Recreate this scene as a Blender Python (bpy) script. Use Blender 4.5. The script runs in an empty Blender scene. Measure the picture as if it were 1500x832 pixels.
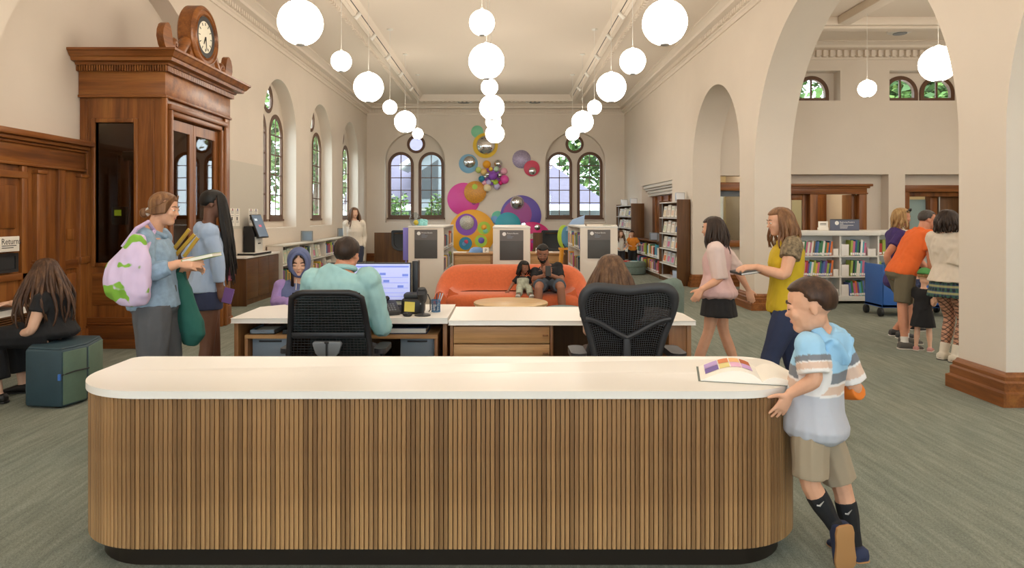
import bpy, bmesh, math, random
import numpy as np
from mathutils import Vector, Matrix
from mathutils.geometry import tessellate_polygon
random.seed(7)
SC = bpy.context.scene
COL = SC.collection
V = Vector
R = math.radians
EYE = 1.55

# ---------------------------------------------------------------- camera
cd = bpy.data.cameras.new('camera')
cam = bpy.data.objects.new('camera', cd)
COL.objects.link(cam)
cam.location = (0, 0, EYE)
cam.rotation_euler = (R(90), 0, 0)
cd.sensor_width = 36.0
cd.lens = 24.0                      # 1000 px focal length on a 1500 px frame
cd.shift_x = 11 / 1500
cd.shift_y = -100 / 1500
cd.clip_start = 0.05
cd.clip_end = 300
SC.camera = cam

# ---------------------------------------------------------------- sky, exposure
wd = bpy.data.worlds.new('sky')
SC.world = wd
wd.use_nodes = True
wn = wd.node_tree
wn.nodes.clear()
w_out = wn.nodes.new('ShaderNodeOutputWorld')
w_bg = wn.nodes.new('ShaderNodeBackground')
w_bg.inputs['Color'].default_value = (0.86, 0.92, 1.0, 1)
w_bg.inputs['Strength'].default_value = 8.0
wn.links.new(w_bg.outputs[0], w_out.inputs['Surface'])
SC.view_settings.view_transform = 'Standard'
SC.view_settings.look = 'None'
SC.view_settings.exposure = 0.17
SC.view_settings.gamma = 1.0
SC.view_settings.use_curve_mapping = False
SC.cycles.use_denoising = True
SC.cycles.max_bounces = 10
SC.cycles.diffuse_bounces = 6
SC.cycles.transparent_max_bounces = 12
SC.cycles.sample_clamp_indirect = 6.0
SC.cycles.caustics_reflective = False
SC.cycles.caustics_refractive = False
GLOBE_STRENGTH = 14.0

# ---------------------------------------------------------------- colours and materials
def hexc(h):
    h = h.lstrip('#')
    out = []
    for i in (0, 2, 4):
        c = int(h[i:i + 2], 16) / 255
        out.append(c / 12.92 if c <= 0.04045 else ((c + 0.055) / 1.055) ** 2.4)
    return (out[0], out[1], out[2], 1.0)

def new_mat(name):
    m = bpy.data.materials.new(name)
    m.use_nodes = True
    nt = m.node_tree
    b = nt.nodes['Principled BSDF']
    return m, nt, b

def mixrgb(nt, a, b, fac, blend='MIX'):
    n = nt.nodes.new('ShaderNodeMix')
    n.data_type = 'RGBA'
    n.blend_type = blend
    for sock, v in ((n.inputs[0], fac), (n.inputs[6], a), (n.inputs[7], b)):
        if hasattr(v, 'is_output'):
            nt.links.new(v, sock)
        else:
            sock.default_value = v
    return n.outputs[2]

def noise_tex(nt, scale, stretch=(1, 1, 1), detail=4, rough=0.55, coord='Object', rot=(0, 0, 0)):
    tc = nt.nodes.new('ShaderNodeTexCoord')
    mp = nt.nodes.new('ShaderNodeMapping')
    mp.inputs['Scale'].default_value = stretch
    mp.inputs['Rotation'].default_value = rot
    nt.links.new(tc.outputs[coord], mp.inputs['Vector'])
    n = nt.nodes.new('ShaderNodeTexNoise')
    n.inputs['Scale'].default_value = scale
    n.inputs['Detail'].default_value = detail
    n.inputs['Roughness'].default_value = rough
    nt.links.new(mp.outputs[0], n.inputs['Vector'])
    return n.outputs['Fac'], mp.outputs[0]

def ramp(nt, fac, stops):
    r = nt.nodes.new('ShaderNodeValToRGB')
    el = r.color_ramp.elements
    while len(el) < len(stops):
        el.new(0.5)
    for e, (p, c) in zip(el, stops):
        e.position = p
        e.color = c
    nt.links.new(fac, r.inputs[0])
    return r.outputs[0]

def add_bump(nt, b, h, strength=0.2, dist=0.01):
    bp = nt.nodes.new('ShaderNodeBump')
    bp.inputs['Strength'].default_value = strength
    bp.inputs['Distance'].default_value = dist
    nt.links.new(h, bp.inputs['Height'])
    nt.links.new(bp.outputs[0], b.inputs['Normal'])

def mat(name, col, rough=0.5, metal=0.0, var=0.0, vscale=8.0, bump=0.0, bscale=200.0, spec=0.5, stretch=(1, 1, 1), sheen=0.0, emit=None):
    m, nt, b = new_mat(name)
    c = hexc(col)
    b.inputs['Base Color'].default_value = c
    b.inputs['Roughness'].default_value = rough
    b.inputs['Metallic'].default_value = metal
    b.inputs['Specular IOR Level'].default_value = spec
    if sheen:
        b.inputs['Sheen Weight'].default_value = sheen
    if var:
        f, _ = noise_tex(nt, vscale, stretch)
        lo = tuple(max(0, x * (1 - var)) for x in c[:3]) + (1,)
        hi = tuple(min(1, x * (1 + var)) for x in c[:3]) + (1,)
        o = ramp(nt, f, [(0.3, lo), (0.7, hi)])
        nt.links.new(o, b.inputs['Base Color'])
    if bump:
        f, _ = noise_tex(nt, bscale, (1, 1, 1), 2)
        add_bump(nt, b, f, bump, 0.004)
    if emit:
        b.inputs['Emission Color'].default_value = c
        b.inputs['Emission Strength'].default_value = emit
    return m

def wood(name, dark, mid, light, axis='z', scale=14.0, rough=0.4, tint=0.0, spec=0.4, bump=0.06):
    m, nt, b = new_mat(name)
    st = {'z': (1, 1, 0.06), 'x': (0.06, 1, 1), 'y': (1, 0.06, 1)}[axis]
    f, vec = noise_tex(nt, scale, st, 6, 0.62)
    f2, _ = noise_tex(nt, scale * 6, st, 3, 0.6)
    c = ramp(nt, f, [(0.28, hexc(dark)), (0.5, hexc(mid)), (0.74, hexc(light))])
    g = ramp(nt, f2, [(0.35, (0.74, 0.74, 0.74, 1)), (0.6, (1, 1, 1, 1))])
    c = mixrgb(nt, c, g, 0.8, 'MULTIPLY')
    if tint:
        oi = nt.nodes.new('ShaderNodeObjectInfo')
        t = ramp(nt, oi.outputs['Random'], [(0.0, (1 - tint, 1 - tint * 1.1, 1 - tint * 1.2, 1)), (0.5, (1, 1, 1, 1)), (1.0, (1 + tint * .6, 1 + tint * .6, 1 + tint * .5, 1))])
        c = mixrgb(nt, c, t, 1.0, 'MULTIPLY')
    nt.links.new(c, b.inputs['Base Color'])
    b.inputs['Roughness'].default_value = rough
    b.inputs['Specular IOR Level'].default_value = spec
    add_bump(nt, b, f2, bump, 0.002)
    return m

def glass(name, tint='#ffffff', refl=0.06, rough=0.02):
    m, nt, b = new_mat(name)
    nt.nodes.remove(b)
    out = nt.nodes['Material Output']
    tr = nt.nodes.new('ShaderNodeBsdfTransparent')
    tr.inputs[0].default_value = hexc(tint)
    gl = nt.nodes.new('ShaderNodeBsdfGlossy')
    gl.inputs['Roughness'].default_value = rough
    fr = nt.nodes.new('ShaderNodeFresnel')
    fr.inputs['IOR'].default_value = 1.5
    mx = nt.nodes.new('ShaderNodeMixShader')
    geo = nt.nodes.new('ShaderNodeNewGeometry')        # a pane reflects at its front face only
    sb = nt.nodes.new('ShaderNodeMath'); sb.operation = 'SUBTRACT'; sb.inputs[0].default_value = 1.0
    nt.links.new(geo.outputs['Backfacing'], sb.inputs[1])
    ml = nt.nodes.new('ShaderNodeMath'); ml.operation = 'MULTIPLY'
    nt.links.new(fr.outputs[0], ml.inputs[0]); nt.links.new(sb.outputs[0], ml.inputs[1])
    nt.links.new(ml.outputs[0], mx.inputs[0])
    nt.links.new(tr.outputs[0], mx.inputs[1])
    nt.links.new(gl.outputs[0], mx.inputs[2])
    nt.links.new(mx.outputs[0], out.inputs['Surface'])
    return m

M = {}
M['plaster'] = mat('cream_plaster', '#dacfc1', 0.85, var=0.02, vscale=1.2, bump=0.03, bscale=60, spec=0.2)
M['ceil'] = mat('ceiling_plaster', '#ded3c5', 0.9, spec=0.15)
M['wallpanel'] = mat('wall_panel_grey', '#c9c2b4', 0.7)
M['white'] = mat('white_laminate', '#e9e5de', 0.38)
M['shelfwhite'] = mat('white_steel', '#dcdad3', 0.45)
M['panelcream'] = mat('cream_laminate', '#d8cfc2', 0.5)
M['oak'] = wood('dark_oak', '#5a3217', '#875126', '#a36a34', 'z', 9, 0.33)
M['oakx'] = wood('dark_oak_horizontal', '#5a3217', '#875126', '#a36a34', 'x', 9, 0.33)
M['oaky'] = wood('dark_oak_lengthwise', '#5a3217', '#875126', '#a36a34', 'y', 9, 0.33)
M['frame'] = mat('window_frame_wood', '#5a3a22', 0.45, var=0.1)
M['slat'] = wood('white_oak_slat', '#785433', '#9d774f', '#b79367', 'z', 12, 0.45, tint=0.36)
M['deskwood'] = wood('desk_oak', '#a97a4c', '#bf9160', '#d0a676', 'x', 8, 0.45)
M['deskwoodz'] = wood('desk_oak_upright', '#7d5330', '#96683f', '#ab7d50', 'z', 8, 0.45)
M['walnut'] = wood('walnut_veneer', '#4d2f1a', '#62401f', '#76502c', 'z', 6, 0.45)
M['walnuty'] = wood('walnut_veneer_lengthwise', '#4d2f1a', '#62401f', '#76502c', 'y', 6, 0.45)
M['maple'] = wood('maple_top', '#c9a573', '#d9b988', '#e3c899', 'x', 3, 0.4)
M['black'] = mat('black_plastic', '#17171a', 0.45)
M['plinth'] = mat('dark_bronze_plinth', '#2a231d', 0.4, metal=0.3)
M['darkgrey'] = mat('dark_grey_plastic', '#303134', 0.5)
M['grey'] = mat('grey_steel', '#6d7276', 0.45)
M['bluegrey'] = mat('blue_grey_steel', '#7f8b98', 0.4)
M['chrome'] = mat('chrome', '#d8d8da', 0.06, metal=1.0)
M['silver'] = mat('brushed_silver', '#b9bcbf', 0.3, metal=0.8)
M['sign'] = mat('sign_grey', '#4d4c4a', 0.5)
M['signhead'] = mat('sign_header_grey', '#66615f', 0.5)
M['print'] = mat('white_print', '#e8e6e2', 0.6)
M['ink'] = mat('dark_print', '#3b3733', 0.6)
M['paper'] = mat('paper', '#efeae0', 0.8)
M['glass'] = glass('window_glass', '#f4fafa')
M['darkglass'] = glass('vestibule_glass', '#d8cfc2')
M['acrylic'] = glass('acrylic', '#e6ecef')
M['orange'] = mat('orange_wool', '#cf6537', 0.85, var=0.08, vscale=30, bump=0.15, bscale=300, sheen=0.3)
M['sage'] = mat('sage_upholstery', '#6d7f78', 0.8, var=0.08, vscale=20, bump=0.1, bscale=300)
M['teal_dark'] = mat('dark_teal_vinyl', '#2f4650', 0.55, var=0.1, vscale=8, bump=0.1, bscale=250)
M['teal_light'] = mat('sage_green_vinyl', '#5f7565', 0.6, var=0.1, vscale=8, bump=0.1, bscale=250)
M['yellownote'] = mat('yellow_sticky_paper', '#e6d66a', 0.8)
M['bluemesh'] = mat('blue_wire_mesh', '#3c6c94', 0.5)
M['screen'] = mat('lit_screen', '#b3bae8', 0.4, emit=0.55)
M['screenline'] = mat('screen_lines', '#6f83cf', 0.4, emit=0.5)
M['screendark'] = mat('kiosk_screen', '#56697e', 0.2, emit=0.35)
M['nookblack'] = mat('black_vinyl', '#25282b', 0.5)

def carpet_mat():
    m, nt, b = new_mat('green_grey_carpet')
    f1, v = noise_tex(nt, 6, (5.0, 0.45, 1), 4, 0.6, rot=(0, 0, R(14)))
    f2, _ = noise_tex(nt, 150, (1.4, 0.5, 1), 3, 0.7, rot=(0, 0, R(14)))
    f3, _ = noise_tex(nt, 0.7, (1, 1, 1), 2, 0.5)
    c = ramp(nt, f1, [(0.3, hexc('#7a8076')), (0.5, hexc('#868c81')), (0.72, hexc('#949a8e'))])
    g = ramp(nt, f2, [(0.3, (0.5, 0.5, 0.5, 1)), (0.65, (1.3, 1.3, 1.3, 1))])
    c = mixrgb(nt, c, g, 0.8, 'MULTIPLY')
    h = ramp(nt, f3, [(0.3, (0.92, 0.95, 0.97, 1)), (0.7, (1.05, 1.02, 1.0, 1))])
    c = mixrgb(nt, c, h, 1.0, 'MULTIPLY')
    nt.links.new(c, b.inputs['Base Color'])
    b.inputs['Roughness'].default_value = 0.95
    b.inputs['Specular IOR Level'].default_value = 0.1
    add_bump(nt, b, f2, 0.6, 0.006)
    return m
M['carpet'] = carpet_mat()

def globe_mat():
    m, nt, b = new_mat('opal_glass_lit')
    nt.nodes.remove(b)
    e = nt.nodes.new('ShaderNodeEmission')
    e.inputs[0].default_value = (1.0, 0.885, 0.755, 1)
    e.inputs[1].default_value = GLOBE_STRENGTH
    nt.links.new(e.outputs[0], nt.nodes['Material Output'].inputs['Surface'])
    return m
M['globe'] = globe_mat()

# ---------------------------------------------------------------- mesh builder
ORG = {}
class MB:
    def __init__(s):
        s.v = []; s.f = []; s.mi = []; s.m = 0
    def add(s, vs, fs):
        o = len(s.v)
        s.v.extend([tuple(p) for p in vs])
        for f in fs:
            s.f.append(tuple(i + o for i in f)); s.mi.append(s.m)
        return s
    def box(s, x0, x1, y0, y1, z0, z1):
        vs = [(x, y, z) for z in (z0, z1) for y in (y0, y1) for x in (x0, x1)]
        return s.add(vs, [(0, 2, 3, 1), (4, 5, 7, 6), (0, 1, 5, 4), (2, 6, 7, 3), (0, 4, 6, 2), (1, 3, 7, 5)])
    def obox(s, c, h, mtx):
        vs = [V(c) + mtx @ V((x * h[0], y * h[1], z * h[2])) for z in (-1, 1) for y in (-1, 1) for x in (-1, 1)]
        return s.add(vs, [(0, 2, 3, 1), (4, 5, 7, 6), (0, 1, 5, 4), (2, 6, 7, 3), (0, 4, 6, 2), (1, 3, 7, 5)])
    def loft(s, rings, caps=True, closed=False):
        n = len(rings[0]); fs = []; vs = [p for r in rings for p in r]
        m = len(rings)
        for i in range(m if closed else m - 1):
            for j in range(n):
                a, b2 = i * n + j, i * n + (j + 1) % n
                c, d = ((i + 1) % m) * n + (j + 1) % n, ((i + 1) % m) * n + j
                fs.append((a, b2, c, d))
        if caps and not closed:
            fs.append(tuple(range(n - 1, -1, -1)))
            fs.append(tuple((m - 1) * n + j for j in range(n)))
        return s.add(vs, fs)
    def tube(s, pts, rad, seg=8, caps=True, ref=None, squash=1.0):
        pts = [V(p) for p in pts]
        if not isinstance(rad, (list, tuple)):
            rad = [rad] * len(pts)
        rings = []; up = V(ref) if ref else None
        for i, p in enumerate(pts):
            a = pts[max(0, i - 1)]; b2 = pts[min(len(pts) - 1, i + 1)]
            d = (b2 - a)
            if d.length < 1e-9: d = V((0, 0, 1))
            d.normalize()
            if up is None:
                up = V((1, 0, 0)) if abs(d.x) < 0.8 else V((0, 1, 0))
            u = up - d * up.dot(d)
            if u.length < 1e-6:
                u = V((0, 1, 0)) - d * d.y
            u.normalize(); w = d.cross(u); up = u
            rings.append([p + (u * math.cos(t) + w * math.sin(t) * squash) * rad[i] for t in [2 * math.pi * k / seg for k in range(seg)]])
        return s.loft(rings, caps)
    def ell(s, c, r, axes=None, nu=12, nv=8):
        c = V(c); ax = axes or (V((1, 0, 0)), V((0, 1, 0)), V((0, 0, 1)))
        vs = [c - ax[2] * r[2]]; fs = []
        for i in range(1, nv):
            t = -math.pi / 2 + math.pi * i / nv
            for j in range(nu):
                a = 2 * math.pi * j / nu
                vs.append(c + ax[0] * (r[0] * math.cos(t) * math.cos(a)) + ax[1] * (r[1] * math.cos(t) * math.sin(a)) + ax[2] * (r[2] * math.sin(t)))
        vs.append(c + ax[2] * r[2]); top = len(vs) - 1
        for j in range(nu):
            fs.append((0, 1 + (j + 1) % nu, 1 + j))
            fs.append((top, 1 + (nv - 2) * nu + j, 1 + (nv - 2) * nu + (j + 1) % nu))
        for i in range(nv - 2):
            for j in range(nu):
                a = 1 + i * nu + j; b2 = 1 + i * nu + (j + 1) % nu
                fs.append((a, b2, b2 + nu, a + nu))
        return s.add(vs, fs)
    def lathe(s, prof, c, axis='z', seg=24, caps=True):
        c = V(c)
        A = {'z': (V((1, 0, 0)), V((0, 1, 0)), V((0, 0, 1))), 'x': (V((0, 1, 0)), V((0, 0, 1)), V((1, 0, 0))), 'y': (V((0, 0, 1)), V((1, 0, 0)), V((0, 1, 0)))}[axis] if isinstance(axis, str) else axis
        rings = [[c + A[2] * h + (A[0] * math.cos(t) + A[1] * math.sin(t)) * r for t in [2 * math.pi * k / seg for k in range(seg)]] for r, h in prof]
        return s.loft(rings, caps)
    def prism(s, outer, w0, w1, mp, holes=()):
        """2-D outline (u, v) with holes, extruded from w0 to w1; mp maps (u, v, w) to the room."""
        loops = [list(outer)] + [list(h) for h in holes]
        flat = [p for l in loops for p in l]
        if holes or len(outer) > 4:
            tris = tessellate_polygon([[V((p[0], p[1], 0)) for p in l] for l in loops])
        else:
            tris = [tuple(range(len(outer)))]
        n = len(flat)
        vs = [mp(u, v, w0) for u, v in flat] + [mp(u, v, w1) for u, v in flat]
        fs = [tuple(t) for t in tris] + [tuple(i + n for i in reversed(t)) for t in tris]
        k = 0
        for l in loops:
            m = len(l)
            for i in range(m):
                a, b2 = k + i, k + (i + 1) % m
                fs.append((a, b2, b2 + n, a + n))
            k += m
        return s.add(vs, fs)
    def build(s, name, mats, parent=None, smooth=30, bevel=0, bseg=2, org=None, fix=True):
        if not isinstance(mats, (list, tuple)):
            mats = [mats]
        if parent is not None:
            o0 = ORG[parent.name]
        elif org is not None:
            o0 = V(org)
        else:
            a = np.array(s.v)
            lo, hi = a.min(0), a.max(0)
            o0 = V(((lo[0] + hi[0]) / 2, (lo[1] + hi[1]) / 2, lo[2]))
        me = bpy.data.meshes.new(name)
        me.from_pydata([(p[0] - o0.x, p[1] - o0.y, p[2] - o0.z) for p in s.v], [], s.f)
        for m in mats:
            me.materials.append(m)
        if len(mats) > 1:
            me.polygons.foreach_set('material_index', s.mi)
        if fix or bevel:
            bm = bmesh.new(); bm.from_mesh(me)
            if bevel:
                es = [e for e in bm.edges if len(e.link_faces) == 2 and e.calc_face_angle(0) > R(35)]
                bmesh.ops.bevel(bm, geom=es, offset=bevel, segments=bseg, affect='EDGES', profile=0.5, clamp_overlap=True)
            if fix:
                bmesh.ops.recalc_face_normals(bm, faces=bm.faces)
            bm.to_mesh(me); bm.free()
        if smooth:
            me.shade_smooth()
            me.set_sharp_from_angle(angle=R(smooth))
        o = bpy.data.objects.new(name, me)
        COL.objects.link(o)
        if parent is not None:
            o.parent = parent
            ORG[o.name] = o0
        else:
            o.location = o0
            ORG[o.name] = o0
        return o

def tag(o, label=None, cat=None, group=None, kind=None):
    if label: o['label'] = label
    if cat: o['category'] = cat
    if group: o['group'] = group
    if kind: o['kind'] = kind
    return o

def thing(name, label, cat, loc=(0, 0, 0), group=None, kind=None):
    o = bpy.data.objects.new(name, None)
    o.empty_display_size = 0.1
    COL.objects.link(o)
    o.location = loc
    ORG[o.name] = V(loc)
    return tag(o, label, cat, group, kind)

def struct(name, loc=(0, 0, 0)):
    o = thing(name, None, None, loc)
    o['kind'] = 'structure'
    return o

def dup(o, parent=None, loc=None, rotz=None, scale=None, label=None, group=None):
    c = o.copy()
    COL.objects.link(c)
    if parent is not None:
        c.parent = parent
    if loc is not None:
        c.location = loc
    if rotz is not None:
        c.rotation_euler = (0, 0, rotz)
    if scale is not None:
        c.scale = scale
    if label: c['label'] = label
    if group: c['group'] = group
    for ch in list(o.children):
        dup(ch, c)
    return c

def PX(px, py, d):
    """A point of the room: seen in the photograph's direction (px, py) from the eye, d metres down the hall."""
    return V(((px - 739) / 1000 * d, d, EYE - (py - 316) / 1000 * d))

def text(body, size, loc, rot, m, parent, name='lettering', align='LEFT'):
    cu = bpy.data.curves.new(name, 'FONT')
    cu.body = body; cu.size = size; cu.extrude = 0.0006
    cu.align_x = align
    cu.resolution_u = 2
    cu.materials.append(m)
    o = bpy.data.objects.new(name, cu)
    COL.objects.link(o)
    o.parent = parent
    o.location = V(loc) - ORG[parent.name]
    o.rotation_euler = rot
    ORG[o.name] = ORG[parent.name]
    return o

def arch(c, hw, base, spring, n=20):
    """outline of a round-headed opening: centre c, half width hw"""
    p = [(c - hw, base), (c + hw, base)]
    for i in range(n + 1):
        a = math.pi * i / n
        p.append((c + hw * math.cos(a), spring + hw * math.sin(a)))
    return p

def rect(u0, u1, v0, v1):
    return [(u0, v0), (u1, v0), (u1, v1), (u0, v1)]

def circle(c, r, n=24):
    return [(c[0] + r * math.cos(2 * math.pi * i / n), c[1] + r * math.sin(2 * math.pi * i / n)) for i in range(n)]

def rrect(x0, x1, y0, y1, r, n=8):
    """rounded rectangle outline; r = radii at (x0,y0), (x1,y0), (x1,y1), (x0,y1)"""
    out = []
    for (cx, cy, a0, rr) in ((x0 + r[0], y0 + r[0], 180, r[0]), (x1 - r[1], y0 + r[1], 270, r[1]), (x1 - r[2], y1 - r[2], 0, r[2]), (x0 + r[3], y1 - r[3], 90, r[3])):
        for i in range(n + 1):
            a = R(a0 + 90 * i / n)
            out.append((cx + rr * math.cos(a), cy + rr * math.sin(a)))
    return out

XY = lambda u, v, w: (u, v, w)          # plan outline, w = height
XZ = lambda u, v, w: (u, w, v)          # elevation facing the eye, w = depth
YZ = lambda u, v, w: (w, u, v)          # elevation of a side wall, w = x
# ================================================================ STRUCTURE
XL, XR, YF, YB = -4.7, 4.1, 23.3, -3.0
def S(mb, name, m, kind=True, **k):
    o = mb.build(name, m, **k)
    if kind and o.parent is None: o['kind'] = 'structure'
    return o

S(MB().box(-6.0, 13.0, YB - 0.3, 24.0, -0.12, 0.0), 'floor', M['carpet'], smooth=0)

# --- ceiling: a flat border with a raised coffer down the middle
cl = MB()
cl.box(XL - 0.3, -2.75, YB, YF + 0.3, 5.32, 5.8); cl.box(2.2, XR + 0.6, YB, YF + 0.3, 5.32, 5.8)
cl.box(-2.75, 2.2, 22.1, YF + 0.3, 5.32, 5.8); cl.box(-2.75, 2.2, YB, 22.1, 5.46, 5.8)
S(cl, 'ceiling', M['ceil'], smooth=0)
S(MB().box(XR + 0.6, 12.6, YB, 15.3, 5.32, 5.8), 'ceiling_side', M['ceil'], smooth=0)

def sweep_profile(prof, kind, a, b, at):
    """moulding profile [(out, z)] along a straight wall; kind names the wall"""
    mb = MB()
    def pt(o, z, s):
        if kind == 'left': return (at + o, s, z)
        if kind == 'right': return (at - o, s, z)
        return (s, at - o, z)
    rings = [[pt(o, z, s) for o, z in prof] for s in (a, b)]
    mb.loft(rings)
    return mb
CORN = [(0, 4.98), (0.03, 4.98), (0.03, 5.04), (0.06, 5.06), (0.06, 5.17), (0.12, 5.19), (0.20, 5.20), (0.21, 5.25), (0.27, 5.29), (0.34, 5.30), (0.34, 5.34), (0, 5.34)]
LIP = [(0, 5.3), (0, 5.27), (0.07, 5.26), (0.12, 5.30), (0.14, 5.36), (0.05, 5.38), (0.06, 5.42), (0.0, 5.46), (-0.12, 5.47)]
def dentils(kind, a, b, at, z0, z1, w, gap, o0, o1):
    mb = MB(); n = int((b - a) / (w + gap))
    for i in range(n):
        s = a + i * (w + gap)
        if kind == 'left': mb.box(at + o0, at + o1, s, s + w, z0, z1)
        elif kind == 'right': mb.box(at - o1, at - o0, s, s + w, z0, z1)
        else: mb.box(s, s + w, at - o1, at - o0, z0, z1)
    return mb
k = 0
for kind, a, b, at in (('left', YB, YF, XL), ('right', YB, YF, XR), ('far', XL, XR, YF)):
    k += 1
    t = struct('trim_%d' % k)
    sweep_profile(CORN, kind, a, b, at).build('cornice', M['ceil'], t)
    d = dentils(kind, a, b, at, 5.08, 5.165, 0.055, 0.045, 0.05, 0.115).build('dentil_row', M['ceil'], t, smooth=0); d['kind'] = 'stuff'
LIPR = [(-o, z) for o, z in LIP]
for kind, a, b, at in (('right', YB, 22.1, -2.75), ('left', YB, 22.1, 2.2), ('far2', -2.75, 2.2, 22.1)):
    k += 1
    t = struct('trim_%d' % k)
    mb = MB()
    pr = [(o, z) for o, z in LIP]
    def pt(o, z, s):
        if kind == 'right': return (at - o, s, z)
        if kind == 'left': return (at + o, s, z)
        return (s, at + o, z)
    mb.loft([[pt(o, z, s) for o, z in pr] for s in (a, b)])
    mb.build('coffer_moulding', M['ceil'], t)
    # egg-and-dart row along the border
    e = MB()
    for i in range(int((b - a) / 0.14)):
        s = a + i * 0.14
        if kind == 'right': e.box(at - 0.30, at - 0.24, s, s + 0.08, 5.27, 5.32)
        elif kind == 'left': e.box(at + 0.24, at + 0.30, s, s + 0.08, 5.27, 5.32)
        else: e.box(s, s + 0.08, at + 0.24, at + 0.30, 5.27, 5.32)
    e.build('bead_row', M['ceil'], t, smooth=0)['kind'] = 'stuff'
# side room cornice
for kind, a, b, at in (('far', XR + 0.6, 12.5, 15.0), ('left', YB, 15.0, XR + 0.6)):
    k += 1
    t = struct('trim_%d' % k)
    sweep_profile(CORN, kind, a, b, at).build('cornice', M['ceil'], t)
    dentils(kind, a, b, at, 5.02, 5.165, 0.075, 0.075, 0.05, 0.13).build('dentil_row', M['ceil'], t, smooth=0)['kind'] = 'stuff'
# coffer beams of the side-room ceiling
k += 1
t = struct('trim_%d' % k)
mb = MB(); mb.box(4.7, 12.5, 12.9, 13.25, 5.16, 5.32); mb.box(4.7, 12.5, 12.95, 13.2, 5.1, 5.16); mb.box(6.3, 6.55, YB, 12.9, 5.16, 5.32)
mb.build('ceiling_beam', M['ceil'], t, bevel=0.02)

# --- walls
wl = MB()
WINL = [14.35, 17.55, 20.85]
holes = [arch(8.68, 2.52, 0.0, 2.2, 32)] + [arch(c, 1.05, 1.3, 3.35, 24) for c in WINL]
wl.prism(rect(YB, YF + 0.3, -0.02, 5.4), XL - 0.28, XL, lambda u, v, w: (w, u, v), holes=[[(u, v if v > 0 else -0.015) for u, v in h] for h in holes])
S(wl, 'wall_left', M['plaster'], smooth=25)
LAN = lambda c: arch(c, 0.43, 1.48, 3.31, 16)
w2 = MB()
hl = []
for c in WINL:
    hl += [LAN(c - 0.525), LAN(c + 0.525), circle((c, 4.02), 0.30)]
w2.prism(rect(YB, YF + 0.4, -0.02, 5.4), XL - 0.345, XL - 0.28, lambda u, v, w: (w, u, v), holes=hl)
S(w2, 'wall_left_outer', M['plaster'], smooth=25)

wf = MB()
WINF = [-3.05, 2.42]
wf.prism(rect(XL - 0.3, XR + 0.6, -0.02, 5.4), YF, YF + 0.28, XZ, holes=[arch(c, 1.03, 1.32, 3.38, 24) for c in WINF])
S(wf, 'wall_far', M['plaster'], smooth=25)
w3 = MB(); hf = []
for c in WINF:
    hf += [LAN(c - 0.525), LAN(c + 0.525), circle((c, 4.02), 0.30)]
w3.prism(rect(XL - 0.5, XR + 0.6, -0.02, 5.4), YF + 0.28, YF + 0.36, XZ, holes=hf)
S(w3, 'wall_far_outer', M['plaster'], smooth=25)

wr = MB()
wr.prism(rect(YB, YF, -0.02, 5.4), XR, XR + 0.6, lambda u, v, w: (w, u, v),
         holes=[[(u, v if v > 0 else -0.015) for u, v in h] for h in (arch(3.06, 2.52, 0, 2.2, 40), arch(8.68, 2.52, 0, 2.2, 40), arch(13.38, 1.48, 0, 2.62, 32))]
         + [rect(16.7, 20.4, -0.015, 2.43)])
S(wr, 'wall_right', M['plaster'], smooth=25)
wb = MB(); BW = (-3.1, -.3, 2.5, 6.6, 9.8)
wb.prism(rect(XL - 0.5, 12.6, -0.02, 5.6), YB - 0.3, YB, XZ, holes=[arch(c, 1.05, .95, 3.35, 20) for c in BW])
S(wb, 'wall_back', M['plaster'], smooth=25)
S(MB().box(12.5, 12.8, YB, 15.3, -0.02, 5.6), 'wall_side', M['plaster'], smooth=0)
# side room end wall: recesses for the doors and lunette windows, opening A beyond the small arch
ws = MB()
ws.prism(rect(XR + 0.6, 12.6, -0.02, 5.6), 15.0, 15.3, XZ,
         holes=[rect(4.72, 5.75, 0.93, 2.43), rect(6.1, 8.44, -0.015, 2.46), rect(8.80, 10.6, -0.015, 2.46), rect(5.6, 7.38, 4.08, 4.74), rect(8.46, 10.2, 4.08, 4.74)])
S(ws, 'wall_side_end', M['plaster'], smooth=0)
lun = []
for c in (6.05, 6.87, 8.86, 9.68):
    lun.append(arch(c, 0.375, 4.115, 4.29, 14))
we = MB()
we.prism(rect(4.7, 12.6, 3.6, 5.6), 15.3, 15.4, XZ, holes=lun)
S(we, 'wall_side_upper', M['plaster'], smooth=25)
S(MB().box(6.1, 8.44, 15.30, 15.36, 2.17, 2.5).box(8.04, 8.44, 15.30, 15.36, 0, 2.17), 'wall_recess', M['plaster'], smooth=0)
S(MB().box(8.8, 10.6, 15.30, 15.36, 2.2, 2.5), 'wall_recess', M['plaster'], smooth=0)
# room seen through the openings of the side room
S(MB().box(4.7, 12.6, 18.2, 18.4, 0, 3.4), 'wall_office', mat('office_wall_yellow', '#dfcfa4', 0.8), smooth=0)
S(MB().box(4.7, 12.6, 15.3, 18.4, 3.3, 3.4), 'ceiling_office', M['ceil'], smooth=0)
S(MB().box(5.9, 6.05, 15.3, 18.2, 0, 3.3), 'wall_office_left', M['plaster'], smooth=0)
S(MB().box(8.55, 8.7, 15.3, 18.2, 0, 3.3), 'wall_office_right', M['plaster'], smooth=0)
S(MB().box(12.5, 12.6, 15.3, 18.2, 0, 3.3), 'wall_office_end', M['plaster'], smooth=0)
# grey tackable panel on the left wall beside the vestibule
pn = struct('trim_20')
MB().box(XL, XL + 0.012, 11.3, 13.25, 1.32, 2.51).build('wall_panel', M['wallpanel'], pn, smooth=0)
MB().box(XL, XL + 0.010, 11.3, 13.25, 0.0, 1.31).build('wall_panel', M['plaster'], pn, smooth=0)

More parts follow.
